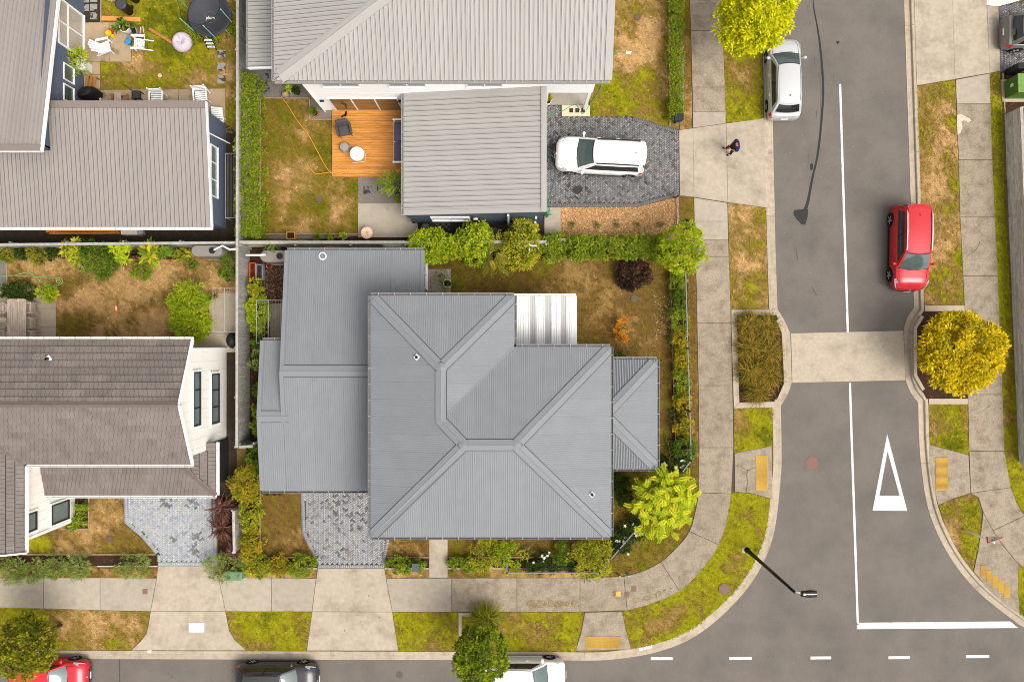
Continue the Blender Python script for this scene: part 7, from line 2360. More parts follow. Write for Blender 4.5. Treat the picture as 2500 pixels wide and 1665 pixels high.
for px, py, rot, l in ((845, 279, 80, 'black sandal nearest the sliding door on the deck'), (840, 284, 20, 'black sandal lying next to the lounge chair')):
    sn = empty('sandal', (0, 0, 0), l, 'sandal')
    MB().prism([(-.14, -.045), (.05, -.05), (.14, -.03), (.14, .03), (.05, .05), (-.14, .045)], 0, .025).build('sole', M_blk, sn)
    MB().tube([(.02, -.05, .02), (.05, 0, .06), (.02, .05, .02)], .012, 5).build('strap', M_blk, sn)
    put(sn, px, py, .1, DZ, rot)
def pot(px, py, r, h, m, label, pal=None, n=60, pr=None, name='plant_pot', ph=None, ll=.16, lw=.06, z=0, soil=True, cat='plant pot'):
    c = P(px, py, h)
    rt = empty(name, (c.x, c.y, z), label, cat)
    MB().lathe([(r * .72, z), (r * .95, z + h * .8), (r, z + h), (r * .88, z + h), (r * .86, z + h - .06), (0, z + h - .06)], (c.x, c.y, 0), 20).build('pot', m, rt, smooth=False)
    if soil: MB().lathe([(r * .85, z + h - .05), (0, z + h - .045)], (c.x, c.y, 0), 14).build('soil', M_soil, rt)
    if pal:
        SEED[0] += 1
        foliage(rt, (c.x, c.y, z + h + (ph or .2) * .6), ((pr or r) * 1.0, (pr or r) * 1.0, ph or .2), n * 3, ll, lw, pal, SEED[0], (pr or r) * .4, per=10, low=-.5)
    return rt
M_terra = mat('terracotta', S(214, 104, 44), .8, var=.1); M_potw = mat('white_pot', (.72, .71, .69), .6); M_potk = mat('black_pot', S(44, 44, 46), .6); M_potg = mat('grey_pot', S(150, 146, 140), .8)
pot(768, 276, .19, .3, M_terra, 'orange pot with a small green plant beside the deck', 'green', 40, .15)
pot(724, 223, .18, .3, M_potk, 'black pot in the gravel beside the slate wall', 'dark', 30, .12)
pot(773, 578, .14, .2, M_potg, 'small grey pot in the gravel strip, left of two', 'mid', 30, .12)
pot(809.5, 578, .14, .2, M_potg, 'small grey pot in the gravel strip, right of two', 'mid', 30, .12)
pot(840, 576, .16, .25, M_potw, 'white pot with a round green plant by the paling fence', 'bright', 40, .14)
pot(1337, 246, .2, .4, M_potw, 'white pot with an orange-green plant on the porch', 'autumn', 40, .18)
rosette_plant(702, 216, 14, 34, 'bright', 'small yucca in the gravel next to the yellow cord', .5, 1, 31, .3, .06, 'yucca')
vac = empty('vacuum_cleaner', (0, 0, 0), 'small grey and yellow machine at the end of the yellow cord', 'machine')
MB().box((0, 0, .16), (.34, .28, .26)).build('body', mat('grey_plastic', S(140, 140, 140), .5), vac, bevel=.05); MB().box((0.02, 0, .31), (.16, .12, .05)).build('handle', mat('yellow_plastic', S(240, 170, 30), .5), vac, bevel=.01)
for x in (-.12, .12):
    for y in (-.13, .13): MB().lathe([(0, -.02), (.06, -.02), (.06, .02), (0, .02)], (x, y, .06), 10, Matrix.Rotation(R(90), 3, 'X')).build('wheel', M_blk, vac)
put(vac, 697, 231, .2, 0, 5)
def hose(pts, r, m, label, name='garden_hose', z=.05, cat='hose'):
    q = catmull([P(x, y, z) for x, y in pts], 6)
    return MB().tube(q, r, 6).build(name, m, None, smooth=True, label=label, cat=cat)
Zp = lambda l, x0, y0: [(x0 + a / 2.614, y0 + b / 2.614) for a, b in l]
hose(Zp([(275, 610), (330, 690), (380, 770), (450, 860), (500, 950), (560, 1060), (605, 1108), (650, 1060), (690, 1058), (697, 1088), (650, 1112), (600, 1100), (520, 1110), (490, 1105), (445, 1055)], 580, 0), .02, mat('yellow_cord', S(240, 170, 40), .6), 'yellow power cord lying across the lawn to the deck', 'power_cord', .16, 'cord')
M_ghose = mat('green_hose', S(60, 160, 100), .5)
hose(Zp([(348, 738), (400, 718), (450, 710), (520, 672), (550, 682), (575, 726), (600, 712), (620, 680), (650, 640), (690, 580), (712, 505), (745, 460), (766, 400), (775, 360), (810, 335), (850, 335)], 1200, 0), .018, M_ghose, 'green garden hose running from the doorstep up to the sprinkler')
hose(Zp([(350, 955), (375, 1010), (405, 1080), (395, 1180), (365, 1290), (370, 1340)], 1200, 0), .018, mat('teal_hose', S(50, 140, 120), .5), 'green hose trailing down beside the white garage')
spk = empty('sprinkler', (0, 0, 0), 'white metal lawn sprinkler at the hose end', 'sprinkler')
for y in (-.06, 0, .06): MB().tube([(-.12, y, .03), (.18, y, .03)], .014, 6).build('pipe', M_white, spk)
for x in (-.1, .15): MB().bar((x, -.09, .02), (x, .09, .02), .03, .03).build('crossbar', M_metal, spk)
put(spk, 1533, 130, 0, .03, -8)
hr = empty('hose_reel', (0, 0, 0), 'green hose reel at the corner of the slate garage', 'hose reel')
MB().lathe([(.18, -.12), (.18, -.1), (.1, -.1), (.1, .1), (.18, .1), (.18, .12)], (0, 0, .3), 16, Matrix.Rotation(R(90), 3, 'X')).build('drum', M_ghose, hr)
for y in (-.14, .14): MB().bar((-.15, y, 0), (0, y, .5), .03, .03).bar((.15, y, 0), (0, y, .5), .03, .03).build('frame', M_metal, hr)
put(hr, 1338, 521, .4, 0, 20)
tb = empty('mosaic_table', (0, 0, 0), 'small round mosaic table on the concrete pad', 'table')
tp = MB().lathe([(.30, .60), (.31, .63), (0, .632)], (0, 0, 0), 28).build('table_top', mat('peach_tile', S(232, 190, 160), .5, var=.08), tb)
for k in range(12):
    a = k * math.pi / 6
    MB().prism([(math.cos(a) * .10, math.sin(a) * .10), (math.cos(a - .12) * .2, math.sin(a - .12) * .2), (math.cos(a) * .27, math.sin(a) * .27), (math.cos(a + .12) * .2, math.sin(a + .12) * .2)], .633, .637).build('mosaic_tile', mat('mosaic', S(214, 120, 80) if k % 2 else S(236, 226, 214), .5), tp)
MB().lathe([(.07, .633), (.06, .645), (0, .645)], (0, 0, 0), 12).build('mosaic_centre', mat('mosaic_c', S(226, 170, 40), .5), tp)
for k in range(3):
    a = k * 2.094; MB().tube([(math.cos(a) * .26, math.sin(a) * .26, 0), (math.cos(a) * .12, math.sin(a) * .12, .3), (math.cos(a) * .22, math.sin(a) * .22, .6)], .012, 6).build('leg', M_blk, tb)
put(tb, 896, 569, .6, .025)
bxp = empty('planter_box', (0, 0, 0), 'small square wooden planter box by the paling fence', 'planter box')
for a, b, s in (((0, .17, .15), (.46, .04, .3), 0), ((0, -.17, .15), (.46, .04, .3), 0), ((.21, 0, .15), (.04, .3, .3), 0), ((-.21, 0, .15), (.04, .3, .3), 0)):
    MB().box(a, b).build('side', mat('planter_timber', S(224, 158, 76), .7, var=.15), bxp)
MB().box((0, 0, .12), (.38, .3, .2)).build('soil', M_soil, bxp)
put(bxp, 709.5, 575, .3)
palm = frond_tree(968, 452, 1.3, .35, 16, 'mid', 'small palm in the gravel at the garage edge', .95, 41, 1, 1, 'palm', .22, 'palm')
shrub(972, 484, 9, 'bright', 'small round bright shrub below the palm', 200, .4, .08, .05)
pot(1011, 541, .13, .3, M_potg, 'grey bucket beside the slate garage corner', None)
def bin_(px, py, label, m, s=1.0, rot=0):
    r = empty('wheelie_bin', (0, 0, 0), label, 'bin')
    MB().lathe([(.20 * s, 0), (.27 * s, .9 * s), (.28 * s, .95 * s)], (0, 0, 0), 14).build('body', m, r, smooth=True)
    ld_ = MB().lathe([(.30 * s, .95 * s), (.30 * s, .99 * s), (.22 * s, 1.04 * s), (.14 * s, 1.02 * s), (0, 1.02 * s)], (0, 0, 0), 18).build('lid', mat('bin_lid', S(70, 70, 72), .5), r, smooth=True)
    MB().bar((-.1 * s, -.3 * s, .93 * s), (.1 * s, -.3 * s, .93 * s), .03, .03).build('handle', m, r)
    for x in (-.16, .16): MB().lathe([(0, -.03), (.09 * s, -.03), (.09 * s, .03), (0, .03)], (x * s, -.22 * s, .09 * s), 12, Matrix.Rotation(R(90), 3, 'Y')).build('wheel', M_blk, r)
    return put(r, px, py, .5, 0, rot)
bin_(1040, 558, 'round black bin under the lime shrubs by the slate wall', M_blk, .8)
bin_(1206, 566, 'dark bin with a pale blue lid by the slate wall', M_blk, .7)
M_mat = mat('chequer_mat', S(40, 40, 44), .8, var=.3, scale=12)
cm = empty('chequer_mat', P(1082, 560), 'dark chequered mat under the slate garage window', 'mat')
c0 = P(1082, 558)
for i in range(5):
    for j in range(4):
        MB().box((c0.x - .3 + i * .15, c0.y - .2 + j * .14, .018), (.14, .13, .015)).build('mat_tile', mat('mat_light', S(84, 82, 80), .8) if (i + j) % 2 else M_mat, cm)
# pole clothes-line post in the boundary row
pp = empty('white_pipe_post', P(1290, 612), 'white pipe with a cross arm standing among the boundary shrubs', 'pipe')
c0 = P(1290, 612)
MB().tube([c0, c0 + Vector((0, 0, 2.5))], .04, 8).build('pipe', M_white, pp); MB().tube([c0 + Vector((-.03, 0, 2.45)), c0 + Vector((.36, -.05, 2.45))], .035, 8).build('cross_arm', M_white, pp)
MB().tube([c0 + Vector((0, .2, 2.4)), c0 + Vector((0, -.32, 2.4))], .025, 8).build('cross_arm', M_metal, pp)
rp_ = pot(1092, 692, .22, .35, M_potw, 'white pot with a red geranium at the grey garage door', 'green', 70, .45, ph=.25, ll=.1, lw=.06)
blossoms(rp_, P(1092, 690), .7, 9, (.6, .02, .03), .045, 5, .5, .7)

# ------------------------------------------------------------------ navy house garden
bin_(306, 20, 'black wheelie bin standing on the grass by the stepping stones', M_blk, 1.0, 180)
bin_(322, -8, 'dark bin behind the black wheelie bin', mat('dark_bin', S(52, 54, 60), .5), .9, 180)
lt = empty('timber_beam', (0, 0, 0), 'bright new timber beam lying on the grass below the bins', 'timber')
MB().box((0, 0, .06), (2.05, .23, .1)).build('beam', mat('new_pine', S(232, 160, 84), .7, var=.12, scale=6), lt, bevel=.008)
for x in (-.72, .7): MB().box((x, 0, .113), (.02, .235, .01)).build('strap', mat('strap', S(190, 120, 60), .7), lt)
put(lt, 295, 46.5, .1, 0, -2)
o = MB().box((0, 0, .05), (2.5, .15, .09)).build('old_plank', mat('old_pine', S(176, 120, 74), .8, var=.25, scale=8), None, bevel=.01, label='old plank lying diagonally behind the bean bag', cat='timber'); put(o, 413, 100.5, .1, 0, -31.5)
wl2 = empty('firewood', P(290, 3), 'split firewood pieces beside the bins at the top edge', 'firewood')
rn = random.Random(4)
for i in range(6):
    c = P(275 + i * 6, 2 + rn.uniform(-5, 5)); a = rn.uniform(.6, 1.3)
    MB().bar((c.x - math.cos(a) * .2, c.y - math.sin(a) * .2, .08), (c.x + math.cos(a) * .2, c.y + math.sin(a) * .2, .12), .1, .09).build('log', M_timber, wl2)
# trampoline
tr = empty('trampoline', (0, 0, 0), 'round black trampoline with mint poles and dark net beside the paling fence', 'trampoline')
M_tmat = mat('trampoline_mat', S(20, 19, 21), .8, var=.08); M_tpad = mat('trampoline_pad', S(72, 72, 77), .7, var=.15, scale=6)
RT, ZT = 1.13, .75
MB().lathe([(.90, ZT), (.88, ZT + .005), (0, ZT + .005)], (0, 0, 0), 40).build('jumping_mat', M_tmat, tr)
MB().lathe([(RT, ZT - .02), (RT + .01, ZT + .03), (RT - .05, ZT + .05), (.91, ZT + .035), (.89, ZT + .01)], (0, 0, 0), 40).build('safety_pad', M_tpad, tr, smooth=True)
for k in range(6):
    a = k * math.pi / 3 + .3
    MB().tube([(math.cos(a) * RT * .98, math.sin(a) * RT * .98, 0), (math.cos(a) * RT * .98, math.sin(a) * RT * .98, ZT)], .025, 6).build('leg', M_metal, tr)
M_mint = mat('mint_pole', S(140, 214, 190), .5)
for k in range(6):
    a = k * math.pi / 3 + .75
    MB().tube([(math.cos(a) * (RT + .04), math.sin(a) * (RT + .04), ZT - .1), (math.cos(a) * (RT + .07), math.sin(a) * (RT + .07), ZT + 1.55)], .028, 8).build('net_pole', M_mint, tr)
M_net = mat('safety_net', (.012, .012, .013), .9, var=0, alpha=.2)
nt_ = MB()
def nf(u, w):
    a = u * 2 * math.pi + .75
    sag = abs(math.sin(3 * (u * 2 * math.pi)))
    r = RT + .0 - .12 * sag * (.4 + .6 * w)
    return (math.cos(a) * r, math.sin(a) * r, ZT + .05 + w * (1.5 - .22 * sag))
nt_.grid(nf, 48, 6); nt_.build('net', M_net, tr)
tw = nt_ = MB()
tw.tube([nf(i / 48, 1) for i in range(49)], .012, 5, False); tw.build('net_rope', M_blk, tr)
for i in range(3):
    z = .2 + i * .2
    MB().box((-.12 + i * .0, -RT - .32 + i * .1, z), (.42, .1, .03)).build('ladder_rung', M_metal, tr)
for s in (-1, 1): MB().bar((-.12 + s * .21, -RT - .42, 0), (-.12 + s * .21, -RT - .02, .78), .03, .04).build('ladder_rail', M_blk, tr)
Mtx = Matrix.Translation((.05, -.16, ZT + .012))
text('plum', .24, M_white, Mtx, tr, 'lettering', .001)
rg = MB()
ring_pts = [(.05 + math.cos(a) * .3, -.12 + math.sin(a) * .3, ZT + .013) for a in [i * math.pi / 16 for i in range(33)]]
rg.tube(ring_pts, .006, 4, False); rg.build('logo_ring', mat('logo_grey', S(120, 120, 122), .7), tr)
put(tr, 511.5, 37, ZT, 0, 0)
bb = empty('bean_bag', (0, 0, 0), 'pale lilac bean bag on the grass', 'bean bag')
MB().lathe([(.38, 0), (.52, .10), (.53, .26), (.44, .42), (.30, .50), (.22, .45), (.10, .40), (0, .39)], (0, 0, 0), 22).build('cover', mat('lilac_fabric', S(210, 196, 206), .9, var=.06, scale=6), bb, smooth=True)
for k in range(4):
    a = k * 1.7 + .3
    MB().tube([(math.cos(a) * .08, math.sin(a) * .08, .41), (math.cos(a) * .22, math.sin(a) * .22, .48), (math.cos(a) * .38, math.sin(a) * .38, .47)], [.02, .03, .012], 6).build('fold', MATS['lilac_fabric'], bb, smooth=True)
put(bb, 443, 102, .3, 0)
M_pwh = mat('white_plastic', (.76, .76, .75), .45, var=.03)
def adirondack(px, py, rot, label):
    r = empty('garden_armchair', (0, 0, 0), label, 'chair')
    for i in range(6): MB().box((.22 - i * .085, 0, .36 - i * .022), (.07, .5, .022)).build('seat_slat', M_pwh, r)
    for i in range(5):
        y = (i - 2) * .108
        l = .78 - abs(i - 2) * .06
        MB().bar((-.24, y * .85, .28), (-.24 - l * .42, y * 1.25, .28 + l * .9), .095, .022, (1, 0, .4)).build('back_slat', M_pwh, r)
    for s in (-1, 1):
        MB().box((.0, s * .33, .56), (.68, .12, .028)).build('armrest', M_pwh, r, bevel=.01)
        MB().box((.26, s * .30, .28), (.07, .04, .56)).build('front_leg', M_pwh, r)
        MB().bar((.28, s * .25, .34), (-.62, s * .25, .03), .04, .1).build('back_leg', M_pwh, r)
    return put(r, px, py, .35, .025, rot)
adirondack(257, 115, 12, 'white slatted garden armchair standing on the patio')
adirondack(340, 107, 178, 'white slatted garden armchair half on the grass')
rt = empty('toy_bucket_set', (0, 0, 0), 'red toy tray with a round yellow bucket on the patio', 'toy')
MB().box((0, 0, .06), (.3, .24, .12)).build('tray', mat('red_plastic', S(220, 40, 30), .5), rt, bevel=.02)
MB().lathe([(.13, .12), (.16, .3), (.14, .3), (0, .28)], (0, -.16, 0), 16).build('bucket', mat('yellow_toy', S(246, 190, 20), .5), rt, smooth=True)
MB().lathe([(.08, 0), (.09, .15), (0, .15)], (.16, -.28, 0), 12).build('cup', MATS['yellow_toy'], rt)
put(rt, 269, 77, .1, .025, 0)
wc_ = empty('watering_can', (0, 0, 0), 'bright blue toy watering can at the patio edge', 'watering can')
MB().lathe([(.13, 0), (.15, .2), (.1, .24), (.06, .22), (0, .2)], (0, 0, 0), 16).build('can', mat('blue_plastic', S(50, 150, 230), .5), wc_, smooth=True)
MB().tube([(0, .1, .08), (.02, .3, .26)], [.04, .02], 8).build('spout', MATS['blue_plastic'], wc_); MB().tube([(0, -.13, .08), (0, -.2, .18), (0, -.06, .26)], .018, 6).build('handle', MATS['blue_plastic'], wc_)
put(wc_, 314.5, 104, .1, .025)
tbx = empty('tool_box', (0, 0, 0), 'open tool box with orange tools at the patio edge', 'tool box')
MB().box((0, 0, .1), (.3, .38, .2)).build('case', M_potg, tbx, bevel=.02); MB().box((.0, 0, .205), (.22, .3, .01)).build('inside', M_blk, tbx)
for i in range(3): MB().bar((.22 + i * .1, -.15, .03), (.34 + i * .06, .18, .04), .035, .03).build('tool', MATS['orange_plastic'] if i % 2 else M_metal, tbx)
put(tbx, 329, 78, .1, .0, 15)
rosette = pot(303, 67, .26, .45, M_potw, 'white round pot with a dark leafy plant on the patio corner', 'green', 40, .3, ph=.3, ll=.22, lw=.09, z=.025)
tp_ = empty('tall_planter', P(213, 168), 'tall white tapered planter with a palm against the navy wall', 'planter')
c0 = P(216, 170)
MB().add([(c0.x + a * .2, c0.y + b * .2, .0) for a, b in ((-1, -1), (1, -1), (1, 1), (-1, 1))] + [(c0.x + a * .27, c0.y + b * .27, .75) for a, b in ((-1, -1), (1, -1), (1, 1), (-1, 1))], [(0, 1, 5, 4), (1, 2, 6, 5), (2, 3, 7, 6), (3, 0, 4, 7), (4, 5, 6, 7)]).build('pot', M_potw, tp_)
SEED[0] += 1
foliage(tp_, (c0.x - .1, c0.y + .05, 1.15), (.45, .5, .35), 260, .36, .05, 'bright', SEED[0], .2, per=12)
bq = empty('covered_barbecue', (0, 0, 0), 'barbecue under a black cover beside the navy wall', 'barbecue')
mbq = MB(); mbq.lathe([(.5, .0), (.48, .4), (.5, .75), (.36, .98), (.12, 1.04), (0, 1.03)], (0, 0, 0), 10, Matrix.Diagonal((1, .62, 1)))
mbq.build('cover', mat('black_cover', S(30, 29, 30), .6, var=.3, scale=4, bump=.8, bscale=6), bq)
MB().box((.38, -.36, .3), (.1, .1, .1)).build('foot', M_metal, bq)
put(bq, 216, 229, .6, .025, 20)
ws = empty('wooden_cart', (0, 0, 0), 'low orange-brown wooden stand above the covered barbecue', 'stand')
for y in (-.2, 0, .2): MB().box((0, y, .4), (.6, .12, .03)).build('shelf_board', mat('stand_timber', S(170, 110, 50), .7, var=.2), ws)
for x in (-.26, .26):
    for y in (-.22, .22): MB().box((x, y, .2), (.05, .05, .4)).build('leg', MATS['stand_timber'], ws)
put(ws, 222, 200, .4, .025, 80)
pbn = empty('picnic_bench', (0, 0, 0), 'small weathered picnic bench at the edge of the lower taupe roof', 'bench')
for y in (-.12, 0, .12): MB().box((y, 0, .5), (.11, .9, .03)).build('table_board', mat('weathered_bench', S(196, 170, 150), .8, var=.25, scale=10), pbn)
for s in (-1, 1): MB().box((s * .38, 0, .3), (.14, .9, .03)).build('seat_board', mat('bench_seat', S(150, 100, 70), .8, var=.2), pbn)
for y in (-.35, .35): MB().bar((-.4, y, .25), (.4, y, .25), .05, .05).build('cross_leg', MATS['bench_seat'], pbn); MB().box((0, y, .25), (.06, .05, .5)).build('upright', MATS['bench_seat'], pbn)
put(pbn, 288, 248, .5, .025, 0)
fpit = empty('fire_pit', (0, 0, 0), 'square black fire pit with a handle on the concrete path', 'fire pit')
MB().box((0, 0, .4), (.46, .46, .10)).build('bowl', M_blk, fpit, bevel=.04)
MB().box((0, 0, .455), (.36, .36, .01)).build('grate', mat('grate', S(64, 60, 58), .6), fpit)
for x in (-.18, .18):
    for y in (-.18, .18): MB().box((x, y, .18), (.04, .04, .36)).build('leg', M_blk, fpit)
MB().bar((-.22, .22, .45), (-.62, .5, .6), .03, .03).build('handle', M_blk, fpit)
put(fpit, 334, 233, .4, .025, 0)
def white_bench(px, py, rot, label):
    r = empty('slatted_chair', (0, 0, 0), label, 'chair')
    for i in range(5): MB().box((0, -.22 + i * .11, .42), (.62, .075, .03)).build('seat_slat', M_pwh, r)
    for i in range(4): MB().box((0, -.30 - i * .035, .52 + i * .1), (.62, .03, .07)).build('back_slat', M_pwh, r)
    for s in (-1, 1):
        MB().box((s * .33, -.02, .62), (.07, .66, .03)).build('armrest', M_pwh, r)
        MB().box((s * .33, .25, .31), (.06, .06, .62)).build('front_leg', M_pwh, r); MB().bar((s * .33, -.26, 0), (s * .33, -.42, .92), .06, .06).build('back_leg', M_pwh, r)
    return put(r, px, py, .4, .025, rot)
white_bench(385, 243, 180, 'white slatted garden chair on the path, left of two')
white_bench(492, 236, 185, 'white slatted garden chair on the path, right of two')
sl = empty('sun_lounger', (0, 0, 0), 'white folded sun lounger beside the navy wall', 'sun lounger')
for i in range(6): MB().box((0, -.5 + i * .09, .33), (.6, .075, .03)).build('slat', M_pwh, sl)
for i in range(6): MB().box((0, .08 + i * .085, .37 + i * .05), (.6, .075, .03), 0, Matrix.Rotation(R(30), 3, 'X')).build('back_slat', M_pwh, sl)
for s in (-1, 1):
    MB().bar((s * .28, -.55, .3), (s * .28, .1, .3), .04, .06).build('side_rail', M_pwh, sl)
    for y in (-.5, .1): MB().box((s * .28, y, .14), (.05, .05, .28)).build('leg', M_pwh, sl)
put(sl, 531, 291, .4, .025, -6)
dn = MB().lathe([(.04, .05), (.07, .09), (.11, .07), (.12, .04), (.09, .01), (.05, .02)], (0, 0, 0), 16).build('ring_toy', mat('donut', S(236, 200, 170), .6, col2=S(220, 110, 60), c2scale=9), None, smooth=True, label='small pink and white ring toy on the lawn', cat='toy'); put(dn, 390, 185, .05)
# rack beside the navy house and things along its south side
def line_rack(x0, y0, x1, y1, h, label, n=7, along='y', name='clothes_line', mid=True):
    a, b = P(x0, y0, h), P(x1, y1, h)
    r = empty(name, ((a.x + b.x) / 2, (a.y + b.y) / 2, 0), label, 'clothes line')
    X0, X1, Y0, Y1 = a.x, b.x, b.y, a.y
    for p, q in (((X0, Y0), (X1, Y0)), ((X0, Y1), (X1, Y1)), ((X0, Y0), (X0, Y1)), ((X1, Y0), (X1, Y1))) + ((((X0 + X1) / 2, Y0), ((X0 + X1) / 2, Y1)),) * bool(mid):
        MB().tube([(*p, h), (*q, h)], .014, 6).build('frame_tube', mat('dull_metal', (.34, .34, .33), .4), r)
    lw_ = MB()
    for i in range(1, n):
        if along == 'y':
            x = X0 + (X1 - X0) * i / n; lw_.tube([(x, Y0, h), (x, Y1, h)], .006, 4)
        else:
            y = Y0 + (Y1 - Y0) * i / n; lw_.tube([(X0, y, h), (X1, y, h)], .006, 4)
    lw_.build('lines', mat('line_wire', S(150, 146, 140), .5), r)
    for x in (X0, X1):
        MB().tube([(X1 if along == 'x' else x, Y0 if x == X0 else Y1, 0), (X1 if along == 'x' else x, Y0 if x == X0 else Y1, h)], .022, 6).build('post', M_metal, r)
    return r
line_rack(520, 704, 577, 810, 1.5, 'folding clothes line over the concrete path by the paling fence', 10)
line_rack(626, 733, 686, 838, 1.5, 'folding clothes line beside the grey garage', 9)
rk = line_rack(551, 375, 577, 532, .8, 'narrow slatted clothes line beside the navy house wall', 7, 'y', 'clothes_line', False)
M_tor = mat('orange_timber', S(206, 130, 44), .75, var=.2, scale=6)
ts = empty('timber_stack', P(210, 570), 'stack of orange timber boards behind the navy house', 'timber')
for i in range(4):
    a, b = P(115 + i * 9, 566 + (i % 2) * 4), P(300 - i * 4, 565 + (i % 2) * 4)
    MB().bar((a.x, a.y, .1 + .06 * (i // 2)), (b.x, b.y, .1 + .06 * (i // 2)), .12, .05).build('board', M_tor, ts)
hp = empty('heat_pump', P(333, 566), 'beige heat pump unit behind the navy house', 'heat pump')
c0 = P(335, 572)
MB().box((c0.x - .1, c0.y + .05, .38), (.85, .34, .66)).build('case', mat('beige_metal', S(190, 180, 168), .5), hp, bevel=.02)
MB().lathe([(.24, 0), (.24, .02), (.06, .02), (0, .03)], (c0.x - .2, c0.y - .12, .4), 20, Matrix.Rotation(R(90), 3, 'X')).build('fan_grille', M_potg, hp); MB().box((c0.x + .42, c0.y + .02, .35), (.2, .2, .3)).build('valve_cover', M_potg, hp)

# ------------------------------------------------------------------ brown-lawn garden and side yard
def stadium(x0, y0, x1, y1, h):
    a, b = P(x0, y0, h), P(x1, y1, h)
    r = abs(a.y - b.y) / 2; cy = (a.y + b.y) / 2
    pts = []
    for k in range(9): t = math.pi / 2 + math.pi * k / 8; pts.append((a.x + r + math.cos(t) * r, cy + math.sin(t) * r))
    for k in range(9): t = -math.pi / 2 + math.pi * k / 8; pts.append((b.x - r + math.cos(t) * r, cy + math.sin(t) * r))
    return pts
M_tank = mat('grey_water_tank', S(140, 132, 126), .6, var=.05)
def tank(x0, y0, x1, y1, h, label, pipe):
    pts = stadium(x0, y0, x1, y1, h)
    cx_ = sum(p[0] for p in pts) / len(pts); cy_ = sum(p[1] for p in pts) / len(pts)
    r = empty('rainwater_tank', (cx_, cy_, 0), label, 'water tank')
    MB().prism(pts, .08, h).build('tank', M_tank, r, bevel=.06, seg=3)
    MB().prism([(cx_ + (x - cx_) * 1.03, cy_ + (y - cy_) * 1.06) for x, y in pts], 0, .09).build('base', M_pale, r)
    MB().tube([P(*p) for p in pipe], .05, 8).build('pipe', M_white, r, smooth=True)
    MB().lathe([(.16, h), (.16, h + .05), (0, h + .06)], (cx_ + .3, cy_, 0), 14).build('lid', M_blk, r)
tank(466, 598, 542, 626, 1.7, 'long grey rainwater tank by the paling fence above the brown lawn', [(523, 610, 1.72), (523, 610, 1.95), (543, 600, 1.95), (562, 610, 1.9), (575, 608, 1.9)])
tank(634, 611, 703, 640, 1.5, 'grey rainwater tank beside the corner of the grey garage roof', [(600, 623, 1.9), (632, 623, 1.85), (648, 622, 1.8), (648, 622, 1.5)])
shrub(664, 612, 17, 'wisp', 'trailing green plant hanging over the grey rainwater tank', 260, 1.7, .14, .04, ry=12)
def trough(x0, y0, x1, y1, m, label):
    r = empty('planter_trough', P((x0 + x1) / 2, (y0 + y1) / 2), label, 'planter')
    a, b = P(x0, y0, .4), P(x1, y1, .4)
    X0, X1, Y0, Y1 = a.x, b.x, b.y, a.y
    for p, q in (((X0, Y0), (X1, Y0)), ((X1, Y0), (X1, Y1)), ((X1, Y1), (X0, Y1)), ((X0, Y1), (X0, Y0))):
        MB().bar((*p, .2), (*q, .2), .035, .4).build('side', m, r)
    MB().box(((X0 + X1) / 2, (Y0 + Y1) / 2, .15), (X1 - X0 - .05, Y1 - Y0 - .05, .25)).build('soil', M_soil, r)
trough(609, 642, 623, 683, MATS['orange_plastic'], 'orange rectangular planter trough against the paling fence')
trough(625, 646, 640, 682, mat('pale_blue_plastic', S(150, 166, 190), .5), 'pale blue rectangular planter trough next to the orange one')
pot(657, 649, .15, .3, M_terra, 'empty orange pot in the bark beside the grey garage', None)
pot(118, 716, .28, .4, M_terra, 'terracotta pot with a bright leafy plant on the patio', 'bright', 90, .36, ph=.3, ll=.25, lw=.08)
pot(452, 622, .2, .35, M_potk, 'black pot with a variegated yellow plant left of the rainwater tank', 'yellow', 60, .28, ph=.35, ll=.2, lw=.07)
pot(470, 647, .17, .3, M_potk, 'small black pot with a fern below the rainwater tank', 'green', 30, .16)
pot(523, 722, .17, .3, M_terra, 'terracotta pot under the clothes line', 'olive', 30, .14)
bs = empty('black_kettle_barbecue', (0, 0, 0), 'large black rounded barbecue against the paling fence', 'barbecue')
MB().lathe([(.1, .3), (.38, .45), (.44, .7), (.42, .8), (.3, .98), (.1, 1.05), (0, 1.05)], (0, 0, 0), 20, Matrix.Diagonal((.7, .95, 1))).build('bowl', M_blk, bs, smooth=True)
for k in range(3): a = k * 2.1; MB().tube([(math.cos(a) * .22, math.sin(a) * .28, 0), (math.cos(a) * .12, math.sin(a) * .15, .5)], .02, 6).build('leg', M_metal, bs)
put(bs, 566, 831, .8, .025)
hose([(-20, 672), (30, 673), (60, 666), (75, 667), (90, 680), (105, 690), (135, 696), (150, 692), (151, 682), (142, 678), (110, 677), (60, 674), (20, 672)], .02, mat('pale_green_hose', S(150, 200, 120), .5), 'pale green hose looped on the brown lawn')
hose([(137, 688), (140, 683), (146, 684), (147, 689), (142, 692), (137, 688)], .02, MATS['pale_green_hose'], 'small coil of pale green hose on the brown lawn', 'hose_coil')
tyb = empty('toy_boat', (0, 0, 0), 'orange and white toy boat on the brown lawn', 'toy')
MB().prism([(-.08, -.22), (.08, -.22), (.09, .1), (0, .26), (-.09, .1)], .02, .1).build('hull', mat('toy_orange', S(244, 130, 20), .5), tyb, bevel=.02); MB().box((.02, .02, .11), (.06, .22, .03)).build('deck', M_white, tyb)
put(tyb, 284.5, 754, .05, .02, 3)
